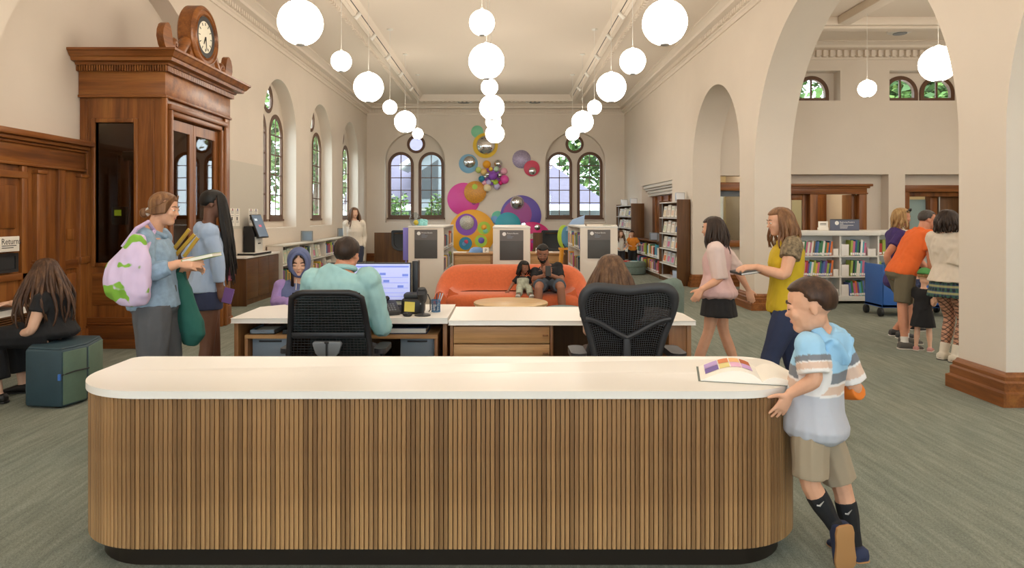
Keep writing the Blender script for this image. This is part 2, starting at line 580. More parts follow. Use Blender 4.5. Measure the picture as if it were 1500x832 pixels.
# --- windows
def lancet(win, mp, c, w0, w1):
    """arched sash: frame from w0 (room side) to w1, ten panes, bars"""
    fr = MB().prism(arch(c, 0.44, 1.47, 3.31, 18), w0, w1, mp, holes=[arch(c, 0.345, 1.57, 3.31, 18)]).build('lancet_frame', M['frame'], win)
    MB().prism(rect(c - 0.47, c + 0.47, 1.43, 1.475), w0 - (w1 - w0) * 0.5, w1, mp).build('sill', M['frame'], fr, smooth=0)
    d = w1 - w0
    mb = MB(); a, b = w0 + d * 0.3, w0 + d * 0.7
    mb.prism(rect(c - 0.013, c + 0.013, 1.57, 3.65), a, b, mp).build('muntin', M['frame'], fr, smooth=0)
    rows = [1.57, 2.0, 2.43, 2.86, 3.28]
    for z in rows[1:]:
        MB().prism(rect(c - 0.345, c + 0.345, z - 0.013, z + 0.013), a, b, mp).build('muntin', M['frame'], fr, smooth=0)
    ga, gb = w0 + d * 0.48, w0 + d * 0.54
    first = None
    for s in (0, 1):
        u0, u1 = (c - 0.345, c) if s == 0 else (c, c + 0.345)
        for i in range(4):
            MB().prism(rect(u0, u1, rows[i], rows[i + 1]), ga, gb, mp).build('pane', M['glass'], fr, smooth=0)
        q = [(c + (0.345 * math.cos(math.pi / 2 * i / 8)) * (1 if s else -1), 3.31 + 0.345 * math.sin(math.pi / 2 * i / 8)) for i in range(9)]
        q = [(c + (0.345 if s else -0.345), 3.28)] + q + [(c, 3.28)]
        MB().prism(q, ga, gb, mp).build('pane', M['glass'], fr, smooth=0)
def oculus(win, mp, c, w0, w1):
    fr = MB().prism(circle((c, 4.02), 0.315, 28), w0, w1, mp, holes=[circle((c, 4.02), 0.225, 28)]).build('oculus_frame', M['frame'], win)
    d = w1 - w0
    MB().prism(circle((c, 4.02), 0.23, 28), w0 + d * 0.48, w0 + d * 0.54, mp).build('pane', M['glass'], fr, smooth=0)
wi = 10
for c in BW:                                # tall arched windows behind the eye, as in the other walls
    wi += 1
    w = struct('window_%d' % wi)
    MB().prism(arch(c, 1.05, .95, 3.35, 20), YB - .2, YB - .14, XZ, holes=[arch(c - .5, .42, 1.05, 2.95, 14), arch(c + .5, .42, 1.05, 2.95, 14), circle((c, 3.88), .28)]).build('frame', M['frame'], w)
    MB().prism(arch(c, 1.04, .96, 3.35, 20), YB - .175, YB - .17, XZ).build('pane', M['glass'], w)
wi = 0
for c in WINL:
    wi += 1
    w = struct('window_%d' % wi)
    mp = lambda u, v, w_: (w_, u, v)
    lancet(w, mp, c - 0.525, XL - 0.27, XL - 0.31); lancet(w, mp, c + 0.525, XL - 0.27, XL - 0.31); oculus(w, mp, c, XL - 0.27, XL - 0.31)
for c in WINF:
    wi += 1
    w = struct('window_%d' % wi)
    lancet(w, XZ, c - 0.525, YF + 0.24, YF + 0.36); lancet(w, XZ, c + 0.525, YF + 0.24, YF + 0.36); oculus(w, XZ, c, YF + 0.25, YF + 0.36)
for c in (6.05, 6.87, 8.86, 9.68):
    wi += 1
    w = struct('window_%d' % wi)
    fr = MB().prism(arch(c, 0.385, 4.11, 4.29, 18), 15.26, 15.36, XZ, holes=[arch(c, 0.30, 4.185, 4.29, 18)]).build('lunette_frame', M['frame'], w)
    MB().prism(rect(c - 0.02, c + 0.02, 4.185, 4.585), 15.29, 15.33, XZ).build('muntin', M['frame'], fr, smooth=0)
    for s in (-1, 1):
        q = [(c + s * 0.30 * math.cos(math.pi / 2 * i / 8), 4.29 + 0.30 * math.sin(math.pi / 2 * i / 8)) for i in range(9)]
        MB().prism([(c, 4.185), (c + s * 0.30, 4.185)] + q, 15.31, 15.316, XZ).build('pane', M['glass'], fr, smooth=0)

# --- doors
d = struct('door_1')                       # panelled door recess in the right wall
MB().box(XR + 0.32, XR + 0.4, 16.7, 20.4, 0, 2.43).build('door_back', M['oak'], d, smooth=0)
for y in (17.5, 18.3, 19.1, 19.9):
    MB().box(XR + 0.27, XR + 0.33, y - 0.07, y + 0.07, 0, 2.1).build('stile', M['oak'], d, bevel=0.01)
for y in (17.9, 18.7, 19.5):
    MB().box(XR + 0.30, XR + 0.33, y - 0.28, y + 0.28, 0.9, 2.0).build('panel', M['oakx'], d, bevel=0.01)
mb = MB()
for i, (a, b, o) in enumerate(((2.12, 2.20, 0.20), (2.20, 2.28, 0.16), (2.28, 2.34, 0.10), (2.34, 2.43, 0.04))):
    mb.box(XR + o, XR + 0.4, 16.72, 20.38, a, b)
mb.build('door_head', mat('painted_trim_white', '#d9d3c9', 0.6), d, bevel=0.01)

def casing(name, x0, x1, top, head, y=15.16, post=0.17, crown=True):
    t = struct(name)
    MB().box(x0, x0 + post, y, y + 0.16, 0, top).build('post', M['oak'], t, bevel=0.012)
    MB().box(x1 - post, x1, y, y + 0.16, 0, top).build('post', M['oak'], t, bevel=0.012)
    MB().box(x0, x1, y - 0.01, y + 0.16, top, top + head).build('lintel', M['oakx'], t, bevel=0.012)
    if crown:
        MB().box(x0 - 0.05, x1 + 0.05, y - 0.05, y + 0.16, top + head - 0.06, top + head - 0.02).box(x0 - 0.09, x1 + 0.09, y - 0.10, y + 0.16, top + head - 0.02, top + head + 0.035).box(x0 - 0.02, x1 + 0.02, y - 0.025, y + 0.16, top, top + 0.03).build('crown_moulding', M['oakx'], t, bevel=0.01)
    return t
d2 = casing('door_2', 6.15, 8.05, 2.03, 0.19)
MB().box(6.78, 6.95, 15.14, 15.32, 0, 2.03).build('post', M['oak'], d2, bevel=0.012)
MB().box(6.32, 6.42, 15.26, 15.31, 0, 2.03).box(6.66, 6.78, 15.26, 15.31, 0, 2.03).box(6.42, 6.66, 15.26, 15.31, 0, 0.9).box(6.42, 6.66, 15.26, 15.31, 1.9, 2.03).build('door_leaf', M['oak'], d2, bevel=0.008)
MB().box(6.42, 6.66, 15.28, 15.286, 0.9, 1.9).build('pane', M['acrylic'], d2, smooth=0)
MB().box(7.78, 7.88, 15.3, 15.75, 0, 2.03).build('door_jamb', M['oak'], d2, bevel=0.01)
MB().box(6.95, 7.88, 15.17, 15.30, 0, 0.86).build('knee_wall', M['oak'], d2, bevel=0.01)
d3 = casing('door_3', 8.83, 10.45, 2.08, 0.15, crown=False)
MB().box(9.0, 10.3, 15.30, 15.42, 1.98, 2.08).build('transom_bar', M['oak'], d3, bevel=0.01)
MB().box(9.0, 9.62, 15.6, 15.64, 0, 1.92).build('glazed_leaf', mat('pale_blue_glass', '#9db6b4', 0.25), d3, smooth=0)
MB().box(9.62, 9.78, 15.42, 15.62, 0, 2.0).build('stile', M['oak'], d3, bevel=0.01)
MB().box(9.84, 10.3, 15.42, 15.55, 0, 2.0).build('door_leaf', M['walnut'], d3, bevel=0.01)
MB().box(9.80, 9.825, 15.40, 15.44, 0, 1.98).build('metal_edge', M['silver'], d3, smooth=0)
# hatch window beyond the small arch
d4 = struct('window_10')
MB().box(4.70, 5.8, 14.93, 15.1, 2.10, 2.28).build('lintel', M['oakx'], d4, bevel=0.012)
MB().box(4.70, 5.8, 14.88, 15.3, 0.87, 1.01).build('sill', M['oakx'], d4, bevel=0.012)
MB().box(5.62, 5.78, 14.95, 15.1, 1.01, 2.10).build('post', M['oak'], d4, bevel=0.01)
MB().box(4.72, 5.62, 15.12, 15.3, 1.98, 2.10).build('inner_head', M['grey'], d4, smooth=0)
MB().box(4.72, 5.62, 15.13, 15.136, 1.01, 1.98).build('pane', M['glass'], d4, smooth=0)
# brown panelled door on the far office wall seen through door_2
d5 = struct('door_4')
MB().box(8.12, 8.55, 18.12, 18.2, 0, 2.18).build('door_leaf', M['oak'], d5, bevel=0.008)
MB().box(8.2, 8.47, 18.09, 18.13, 1.25, 2.05).build('panel', M['oak'], d5, bevel=0.01)

# --- baseboards
BASE = [(0, 0), (0.075, 0), (0.075, 0.11), (0.05, 0.125), (0.05, 0.19), (0.035, 0.205), (0.035, 0.235), (0.02, 0.25), (0.012, 0.27), (0, 0.27)]
def pier_base(name, y0, y1, x0=XR, x1=XR + 0.6):
    mb = MB(); rings = []
    for o, z in BASE:
        rings.append([(x0 - o, y0 - o, z), (x1 + o, y0 - o, z), (x1 + o, y1 + o, z), (x0 - o, y1 + o, z)])
    mb.loft(rings)
    S(mb, name, M['oaky'], smooth=0)
pier_base('baseboard_near_pier', 5.58, 6.16)
pier_base('baseboard_middle_pier', 11.2, 11.9)
pier_base('baseboard_far_pier', 14.86, 16.68)
S(sweep_profile(BASE, 'far', 4.7, 6.1, 15.0), 'baseboard_side', M['oakx'], smooth=0)
S(sweep_profile(BASE, 'far', 8.46, 8.79, 15.0), 'baseboard_side', M['oakx'], smooth=0)
S(sweep_profile(BASE, 'far', XL, XR, YF), 'baseboard_far', M['oakx'], smooth=0)

# --- oak wainscot in the left recess
XW = XL - 0.28
t = struct('trim_21')
def wsc(x, y0, y1, z0, z1, name, m='oak', bv=0.008):
    return MB().box(XW, XW + x, y0, y1, z0, z1).build(name, M[m], t, bevel=bv)
wsc(0.05, 4.4, 7.99, 0, 2.12, 'backing', bv=0)
wsc(0.07, 4.4, 7.99, 2.08, 2.30, 'frieze', 'oaky')
for i, (x, z0, z1) in enumerate(((0.10, 2.06, 2.09), (0.10, 2.28, 2.31), (0.14, 2.31, 2.35), (0.19, 2.35, 2.41))):
    wsc(x, 4.4, 7.99, z0, z1, 'cap_moulding', 'oaky')
wsc(0.09, 4.4, 7.99, 0, 0.2, 'base_board', 'oaky')
wsc(0.075, 7.1, 7.99, 0.95, 1.05, 'dado_rail', 'oaky')
for y in (7.20, 7.925):
    wsc(0.10, y - 0.07, y + 0.07, 0.0, 2.0, 'pilaster')
    wsc(0.12, y - 0.08, y + 0.08, 1.99, 2.03, 'pilaster_capital')
    wsc(0.13, y - 0.09, y + 0.09, 0.0, 0.24, 'pilaster_base')
    wsc(0.12, y - 0.085, y + 0.085, 1.0, 1.08, 'pilaster_collar')
wsc(0.085, 7.50, 7.62, 0.25, 2.06, 'stile')
for y0, y1 in ((7.66, 7.84), (7.33, 7.48)):
    wsc(0.07, y0, y1, 0.3, 0.9, 'panel', bv=0.015)
wsc(0.085, 6.93, 7.01, 0.62, 2.06, 'stile')
wsc(0.09, 4.4, 7.01, 1.93, 2.0, 'rail', 'oaky')
wsc(0.075, 6.0, 6.88, 1.42, 1.86, 'panel', bv=0.02)
wsc(0.075, 5.0, 5.9, 1.42, 1.86, 'panel', bv=0.02)
wsc(0.085, 4.4, 7.01, 0.90, 0.97, 'rail', 'oaky')
# louvred grille under the rail
g = MB()
for i in range(17):
    z = 0.22 + i * 0.023
    g.box(XW + 0.05, XW + 0.10, 4.4, 7.08, z, z + 0.012)
g.build('grille_slats', M['walnuty'], t, smooth=0)['kind'] = 'stuff'
wsc(0.12, 4.4, 7.1, 0.62, 0.66, 'grille_rail', 'oaky')
MB().box(XW + 0.07, XW + 0.09, 7.72, 7.78, 0.30, 0.42).build('outlet_plate', M['silver'], t, bevel=0.003)
MB().box(XW + 0.05, XW + 0.065, 7.68, 7.80, 1.28, 1.40).build('switch_plate', M['oak'], t, bevel=0.003)

# ================================================================ OUTSIDE
def leafcloud(n, c, r, seed, size):
    rg = random.Random(seed); mb = MB()
    blobs = [(rg.gauss(0, .38), rg.gauss(0, .38), rg.gauss(0, .36), rg.uniform(.25, .5)) for _ in range(26)]
    for _ in range(n):
        b = rg.choice(blobs)
        u = V((rg.gauss(0, 1), rg.gauss(0, 1), rg.gauss(0, 1))).normalized() * b[3] * rg.uniform(.7, 1.05)
        p = V((c[0] + (b[0] + u.x) * r[0], c[1] + (b[1] + u.y) * r[1], c[2] + (b[2] + u.z) * r[2]))
        a = V((rg.gauss(0, 1), rg.gauss(0, 1), rg.gauss(0, .6))).normalized()
        bb = a.cross(V((rg.gauss(0, 1), rg.gauss(0, 1), rg.gauss(0, 1)))).normalized()
        s = size * rg.uniform(.6, 1.3)
        mb.m = rg.choice((0, 0, 1, 1, 2))
        mb.add([p - a * s, p + bb * s * .45, p + a * s, p - bb * s * .45], [(0, 1, 2, 3)])
    return mb
LEAF = [mat('leaf_dark', '#3d5a2c', 0.7), mat('leaf_mid', '#5f8140', 0.7), mat('leaf_light', '#8ba85f', 0.7)]
def tree(label, x, y, h, r, seed, n=2600, size=0.22, group=None):
    t = thing('tree', label, 'tree', (x, y, -0.3), group)
    MB().tube([(x, y, -0.3), (x + .1, y, h * .35), (x - .1, y + .1, h * .7)], [.22, .17, .08], 8).build('trunk', mat('bark', '#5a4a3b', 0.9), t)
    leafcloud(n, (x, y, h * .68), (r, r, h * .42), seed, size).build('crown', LEAF, t, smooth=0, fix=False)
    return t
tree('tall leafy tree outside behind the right-hand pair of arched windows', 6.4, 42, 10.5, 4.6, 1, 7000, 0.3)
tree('leafy tree outside to the left of the neighbouring roof', -9.5, 46, 9, 3.0, 2, 3000)
tree('tree outside the nearest arched window of the long left wall', -9.0, 28.5, 8, 1.5, 3, 3000)
tree('tree outside the farthest arched window of the long left wall', -10.0, 36, 9, 1.6, 4, 2500)
tree('dark evergreen outside the half-round windows, behind the left pair', 8.3, 22.5, 8.8, 1.55, 5, 5000, 0.2)
tree('dark evergreen outside the half-round windows, behind the right pair', 13.6, 22.5, 9, 1.7, 6, 5000, 0.2)
b = thing('house', 'neighbouring house with a grey-mauve shingled roof outside the far windows', 'house', (-1, 34, -0.3))
hw = mat('house_siding', '#7b8186', 0.8)
MB().box(-6.5, 4.6, 31.0, 39, -0.3, 1.9).build('wall', hw, b, smooth=0)
rf = MB()
ro = [(-7.2, 0), (4.9, 0), (4.2, .13), (2.2, .55), (.6, .95), (-.3, 1.0), (-7.2, 1.0)]
rf.prism(ro, 0, .15, lambda u, v, w: (u, 30.4 + 4.6 * v - w * .5, 1.85 + 3.75 * v + w))
roofm = mat('mauve_shingle', '#5e5766', 0.9, var=0.12, vscale=3, stretch=(1, 1, 8))
rf.build('roof', roofm, b, smooth=0)
MB().box(-7.3, 5.3, 30.3, 30.45, 1.78, 2.05).build('gutter', mat('white_paint', '#f0f0f0', 0.6), b, bevel=0.02)
MB().prism([(-3.9, 1.9), (-2.0, 1.9), (-2.0, 5.2), (-3.9, 3.9)], 29.8, 31.5, XZ).build('gable', hw, b, smooth=0)
MB().prism([(-4.5, 3.55), (-1.6, 5.55), (-1.6, 5.75), (-4.5, 3.78)], 29.4, 32, XZ).build('gable_roof', mat('white_fascia', '#e8e8ea', 0.6), b, smooth=0)
MB().prism([(-3.8, 2.3), (-2.9, 2.3), (-2.9, 4.0), (-3.8, 3.4)], 29.76, 29.82, XZ).build('window_or_shadow', mat('dark_pane_or_shadow', '#33373a', 0.5), b, smooth=0)  # dark slanted panel paints in the shadow below the white fascia
for i, x in enumerate((-5.5, -0.8, 1.2, 3.0)):
    MB().box(x - .35, x + .35, 30.95, 31.02, 0.7, 1.6).build('window_or_shadow', mat('dark_pane_or_shadow', '#4a5056', 0.3), b, smooth=0)
h2 = thing('house', 'neighbouring house with pale teal siding outside the long left wall', 'house', (-14, 24, -0.3))
MB().box(-17, -15, 12, 34, -0.3, 3.6).build('wall', mat('teal_siding', '#6d8a84', 0.8, var=0.1, vscale=2, stretch=(.1, .1, 8)), h2, smooth=0)
for y in (15, 20, 25, 31):
    MB().box(-15.02, -14.92, y - .8, y + .8, 1.4, 3.6).build('window_or_shadow', mat('dark_pane_or_shadow', '#4f5c60', 0.25), h2, smooth=0)
S(MB().box(-40, 40, -20, 70, -0.5, -0.3), 'ground', mat('outside_ground', '#8a8a7c', 0.9), smooth=0)
def shrub(x, y, h, seed, label):
    s = thing('shrub', label, 'shrub', (x, y, -0.3))
    rg = random.Random(seed); mb = MB()
    for i in range(16):
        a = rg.uniform(0, 6.28); q = rg.uniform(.15, .55)
        mb.tube([(x, y, -.3), (x + math.cos(a) * q * .5, y + math.sin(a) * q * .5, h * .5), (x + math.cos(a) * q, y + math.sin(a) * q, h * rg.uniform(.8, 1.1))], [.018, .012, .005], 5)
    mb.build('stems', mat('stem_brown', '#4b4034', 0.9), s)
    leafcloud(500, (x, y, h * .72), (.7, .6, h * .42), seed, 0.09).build('leaves', LEAF, s, smooth=0, fix=False)
shrub(-4.3, 25.3, 2.3, 11, 'wispy dark-leaved shrub outside the leftmost far window')
shrub(-2.35, 25.0, 2.4, 12, 'wispy dark-leaved shrub outside the far window nearest the wall discs on their left')

t = thing('added_office_light', 'added out-of-view light panel in the office behind the doors of the side room', 'lamp', (7.4, 16.8, 3.25))  # light panel added above the sight line to brighten the office
MB().box(6.6, 8.2, 16.4, 17.2, 3.20, 3.25).build('fill_panel', mat('office_fill_glow', '#fff0d8', .5, emit=7), t, smooth=0)
MB().box(6.56, 8.24, 16.36, 17.24, 3.245, 3.28).build('housing', M['shelfwhite'], t, smooth=0)
t = thing('added_office_light', 'added out-of-view light panel in the office behind the blue-glazed door', 'lamp', (10.4, 16.8, 3.25))  # second unseen panel, added to light the space behind the blue door
MB().box(9.6, 11.2, 16.4, 17.2, 3.20, 3.25).build('fill_panel', mat('office_fill_glow2', '#fff0d8', .5, emit=5), t, smooth=0)
MB().box(9.56, 11.24, 16.36, 17.24, 3.245, 3.28).build('housing', M['shelfwhite'], t, smooth=0)
t = thing('added_office_light', 'added out-of-view light panel in the office beyond the small arch', 'lamp', (5.3, 16.8, 3.25))  # third unseen panel, added to light the space past the small arch
MB().box(5.0, 5.7, 16.4, 17.2, 3.20, 3.25).build('fill_panel', mat('office_fill_glow3', '#fff0d8', .5, emit=7), t, smooth=0)
MB().box(4.98, 5.72, 16.36, 17.24, 3.245, 3.28).build('housing', M['shelfwhite'], t, smooth=0)
# ================================================================ WALL DISCS
def glitter(name, col, col2, scale=60, rough=.4, metal=.3):
    m, nt, b = new_mat(name)
    tc = nt.nodes.new('ShaderNodeTexCoord'); vo = nt.nodes.new('ShaderNodeTexVoronoi'); vo.inputs['Scale'].default_value = scale
    nt.links.new(tc.outputs['Object'], vo.inputs['Vector'])
    c = ramp(nt, vo.outputs['Distance'], [(.25, hexc(col)), (.55, hexc(col2))])
    nt.links.new(c, b.inputs['Base Color']); b.inputs['Roughness'].default_value = rough; b.inputs['Metallic'].default_value = metal
    return m
DY = YF - .02
AXD = (V((1, 0, 0)), V((0, 0, 1)), V((0, -1, 0)))
def dpos(px, py, off=0): return PX(px, py, 23.22)
def disc(px, py, r, m, label, h=.03, off=0.0, parts=()):
    s = 23.22 / 1000; p = dpos(px, py); R_ = r * s
    t = thing('wall_disc', label, 'wall art', (p.x, YF - off, p.z), 'coloured wall discs')
    MB().lathe([(R_ - .012, 0), (R_, .01), (R_, h - .008), (R_ - .01, h), (.001, h)], (p.x, YF - off - .002, p.z), AXD, 56).build('disc', m, t, smooth=40)
    for (qx, qy, qr, qm, nm, dome) in parts:
        q = dpos(qx, qy); q_r = qr * s; base = off + h + .002
        pr = [(q_r, 0), (q_r, .01)]
        if dome:
            pr = [(q_r * math.cos(a), q_r * dome * math.sin(a)) for a in [math.pi / 2 * i / 8 for i in range(9)]]
            pr[-1] = (.001, q_r * dome)
        else: pr += [(.001, .012)]
        MB().lathe(pr, (q.x, YF - base, q.z), AXD, 36).build(nm, qm, t, smooth=60)
    return t
A = {n: mat('disc_' + n, c, .45) for n, c in dict(green='#86cfa6', yellow='#ecc63f', blue='#7fb0cf', red='#cb4560', magenta='#de4fa3', orange='#f0aa2a', purple='#8a4bb3', indigo='#6757ae', plum='#a0468f', teal='#2f9fb2', lime='#a9c93a', hot='#d41f77', mint='#66c0a2', sky='#6f9fd0', deepteal='#2781a0').items()}
A['glit'] = glitter('disc_purple_glitter', '#6d6384', '#a79bb3')
A['silverg'] = glitter('disc_silver_glitter', '#7d766e', '#c9c1b2')
A['dots'] = glitter('disc_orange_dots', '#e8a32a', '#c98a35', 40, .4, 0)
ch = M['chrome']
disc(699, 192.5, 9, A['green'], 'mint green wall disc, highest of the discs', .03, .0)
disc(711, 213, 18.3, A['yellow'], 'golden yellow wall disc ringing a large mirrored dome', .03, .035, [(711.5, 212.5, 14, ch, 'mirror_dome', .45)])
disc(686, 239.5, 14, A['blue'], 'sky blue wall disc with a mirrored dome', .03, 0, [(687.5, 237, 9, ch, 'mirror_dome', .5)])
disc(764, 233, 13.5, A['glit'], 'grey-purple glitter wall disc', .03, 0)
disc(779, 246.5, 11.6, A['red'], 'crimson wall disc with a small mirrored dome', .03, .035, [(780, 250.5, 6, ch, 'mirror_dome', .55)])
disc(679, 291.5, 24, A['magenta'], 'large magenta pink wall disc above the yellow one', .03, 0, [(694, 297, 3, A['plum'], 'pink_ring', 0)])
disc(696, 281.5, 16.3, A['dots'], 'amber dotted wall disc overlapping the magenta one', .03, .05, [(695.5, 273.5, 4, A['lime'], 'green_spot', 0)])
disc(691.5, 341, 34, A['orange'], 'very large yellow-orange wall disc carrying smaller discs', .04, .06,
     [(683.5, 329, 16, A['purple'], 'purple_disc', 0), (709, 334, 9.5, A['lime'], 'lime_disc', 0), (704.5, 353, 9, A['lime'], 'lime_disc', 0), (682, 356.5, 9.5, A['deepteal'], 'teal_disc', 0)])
for (px, py, r, m_, nm, par) in ((684, 326, 10.5, A['silverg'], 'silver', 'silver glitter disc on the purple disc within the big yellow one'),):
    s_ = disc(px, py, r, m_, par, .02, .115)
for (x, y, r, c_, h) in ((709, 333, 4, 'orange', .116), (711, 338, 3.5, 'green', .116), (705, 352, 4.5, 'indigo', .116), (683, 354, 3, 'red', .116), (680, 357, 3, 'sky', .116)):
    disc(x, y, r, A[c_], {'orange': 'small orange spot on the upper lime disc', 'green': 'small green spot on the upper lime disc', 'indigo': 'small indigo spot on the lower lime disc', 'red': 'small red spot on the dark teal disc', 'sky': 'small pale blue spot on the dark teal disc'}[c_], .012, h)
disc(763, 316, 30, A['indigo'], 'very large violet-blue wall disc with a mirrored dome', .04, 0, [(758, 314, 21, A['plum'], 'plum_disc', 0)])
disc(757.5, 297, 10, A['silverg'], 'mirror-tiled round boss on the violet-blue disc', .02, .056, [(757.5, 297, 9, ch, 'mirror_dome', .6)])
sp = [(767, 330, 3.5, ch, 'mirror_spot', 0), (787, 333, 4.5, ch, 'mirror_spot', .4), (799, 348, 4.5, ch, 'mirror_spot', .4), (779, 346, 4, A['silverg'], 'glitter_spot', 0), (788, 346, 2.5, ch, 'mirror_spot', 0), (775, 340, 1.7, A['purple'], 'violet_spot', 0), (780, 354, 2, A['purple'], 'violet_spot', 0)]
disc(779, 356, 31, A['hot'], 'very large hot pink wall disc peppered with mirrored spots', .04, .10, sp)
disc(729, 318, 9, A['mint'], 'mint wall disc touching the violet-blue disc', .03, .0)
disc(724.5, 321.5, 5.5, A['sky'], 'small sky blue wall disc over the mint one', .03, .035)
disc(744, 330, 19, A['teal'], 'teal wall disc tucked under the violet-blue disc', .03, .045)
# cluster of glossy balls
cl_ = thing('ball_cluster', 'cluster of glossy and mirrored coloured balls in the middle of the wall discs', 'wall art', dpos(720, 258))
PB = [mat('pearl_ball_%d' % i, c, .25) for i, c in enumerate(('#e3c07a', '#bfe0c4', '#e6a9bd', '#c9d77a', '#b9b0d8', '#e9d9b0', '#9fd0c8'))]
BL = [(713, 241, 6, 'orange'), (730, 240, 6.3, None), (738, 251, 5.2, 'mint'), (739, 263, 6.5, 'magenta'), (728, 273, 5, 'silverg'), (714, 275, 6, 'lime'), (705.5, 262, 4.5, 'deepteal'), (709, 252, 5, 'lime'), (727, 248, 4, 'orange'), (722, 258, 6.5, 'purple'), (701, 249, 4.5, 'mint'), (716, 267, 4, 'magenta'), (726, 267, 4.2, 'lime'), (732, 257, 4, None), (715, 256, 4, None), (719, 248, 3.2, 'yellow'), (710, 268, 3.6, 'yellow'), (722, 264, 3.2, 'sky'), (733, 268, 3.3, 'hot'), (711, 259, 3, None)]
for i, (px, py, r, c_) in enumerate(BL):
    p = dpos(px, py); rr = r * .0232
    o = .06 + .16 * max(0, 1 - math.hypot(px - 720, py - 258) / 20)
    m_ = ch if c_ is None else PB[i % 7] if i % 3 else A[c_]
    MB().ell((p.x, YF - o - rr * .3, p.z), (rr, rr, rr), nu=18, nv=12).build('ball', m_, cl_, smooth=80)
MB().lathe([(.30, 0), (.30, .03), (.2, .06), (.001, .07)], dpos(720, 258) + V((0, YF - 23.222 - .075 + .0, 0)), AXD, 24).build('backing', A['purple'], cl_)
# ================================================================ FRONT COUNTER
fc = thing('front_desk', 'curved front counter of upright oak slats with a white top', 'counter', (-.28, 3.3, 0))
CT = .79
CX0, CX1, CY0, CY1 = -1.99, 1.395, 2.955, 3.69
def outline(inset, n=10):
    return rrect(CX0 + inset, CX1 - inset, CY0 + inset, CY1 - inset, (.40 - inset, .40 - inset, max(.16 - inset, .02), .06), n)
MB().prism(outline(0, 14), CT - .033, CT, XY).build('countertop', M['white'], fc, smooth=40, bevel=.004)
MB().prism(outline(.045), .095, CT - .033, XY).build('carcass', M['black'], fc, smooth=40)
MB().prism(outline(.075), 0, .095, XY).build('plinth', M['plinth'], fc, smooth=40)
# slats along the outline (all sides)
pts = outline(.022, 24)
L = [0]
for i in range(len(pts)):
    a, b_ = pts[i], pts[(i + 1) % len(pts)]
    L.append(L[-1] + math.hypot(b_[0] - a[0], b_[1] - a[1]))
def along(s):
    s %= L[-1]
    for i in range(len(pts)):
        if L[i + 1] >= s:
            a, b_ = pts[i], pts[(i + 1) % len(pts)]
            t_ = (s - L[i]) / max(1e-9, L[i + 1] - L[i])
            return (a[0] + (b_[0] - a[0]) * t_, a[1] + (b_[1] - a[1]) * t_), math.atan2(b_[1] - a[1], b_[0] - a[0])
pitch = .0203
n_sl = int(L[-1] / pitch); pitch = L[-1] / n_sl
sl_me = None
slat_mb = MB().box(-.0084, .0084, -.012, .012, 0.0, CT - .033 - .1 + .0)
near, rest = [], MB()
start = L[0] - .75
cand = []
for i in range(n_sl):
    (x, y), a = along(i * pitch)
    cand.append((y, x, a))
front = sorted(cand, key=lambda c: c[0] - (0.3 if abs(c[1]) > 1.2 else 0))[:262]
fs_ = set(id(c) for c in front)
first = None
for c in cand:
    y, x, a = c
    if id(c) in fs_:
        if first is None:
            mb = MB().box(-.0084, .0084, -.012, .012, 0, CT - .136)
            first = mb.build('slat', M['slat'], fc, bevel=.0015, bseg=1)
            me = first.data
            for v in me.vertices: v.co += ORG['front_desk']
            first.location = (0, 0, 0)
            o = first
        else:
            o = first.copy(); COL.objects.link(o)
        o.location = V((x, y, .1)) - ORG['front_desk']
        o.rotation_euler = (0, 0, a)
    else:
        m_ = Matrix.Rotation(a, 3, 'Z')
        rest.obox((x, y, .1 + (CT - .136) / 2), (.0084, .012, (CT - .136) / 2), m_)
if rest.v:
    rest.build('slats_at_the_back', M['slat'], fc, smooth=0)['kind'] = 'stuff'

# open book on the counter
bk = thing('open_book', 'open picture book lying face up on the counter corner beside the boy', 'book', (1.14, 3.2, CT))
def pg(u0, u1, hgt, name, m, z0=0.0, nseg=8, v0=-.15, v1=.15, lift=.0, flat=0):
    mb = MB(); ra, rb = [], []
    for i in range(nseg + 1):
        t_ = i / nseg; u = u0 + (u1 - u0) * t_
        h = hgt * (math.sin(min(1, (1 - t_) * 1.5) * math.pi / 2) * (1 - .75 * (1 - t_) ** 6)) if not flat else hgt
        ra.append((u, h))
    prof = [(u, z0 + .001) for u, h in ra] + [(u, z0 + h + .002) for u, h in reversed(ra)]
    ca, sa = math.cos(R(-14)), math.sin(R(-14))
    def mp(u, v, w): return V((1.165 + u * ca - w * sa, 3.225 + u * sa + w * ca, CT + v))
    mb.prism(prof, v0, v1, mp)
    return mb.build(name, m, bk, smooth=35)
pg(.03, -.235, .058, 'left_page_block', M['paper'])
pg(.03, .19, .034, 'right_page_block', M['paper'])
cv = pg(.025, -.245, .0, 'cover', mat('book_cover_green', '#58625a', .5), v0=-.155, v1=.155)
pg(.025, .20, .0, 'cover', mat('book_cover_green2', '#58625a', .5), v0=-.155, v1=.155)
cols = ['#6f5aa0', '#b79bd2', '#e0d28a', '#d9824c', '#e2b1cf', '#e8b37a', '#c9a2d8', '#b05a2c']
def pagepatch(u0, u1, w0, w1, colr):
    mb = MB(); ca, sa = math.cos(R(-14)), math.sin(R(-14)); q = []
    for w in (w0, w1):
        for i in range(5):
            u = u0 + (u1 - u0) * i / 4; t_ = (u - .03) / (-.265)
            h = .058 * (math.sin(min(1, (1 - t_) * 1.5) * math.pi / 2) * (1 - .75 * (1 - t_) ** 6))
            q.append((1.165 + u * ca - w * sa, 3.225 + u * sa + w * ca, CT + h + .0035))
    mb.add(q, [(i, i + 1, i + 6, i + 5) for i in range(4)])
    mb.build('picture', mat('page_print', colr, .7), bk, fix=False)
k_ = 0
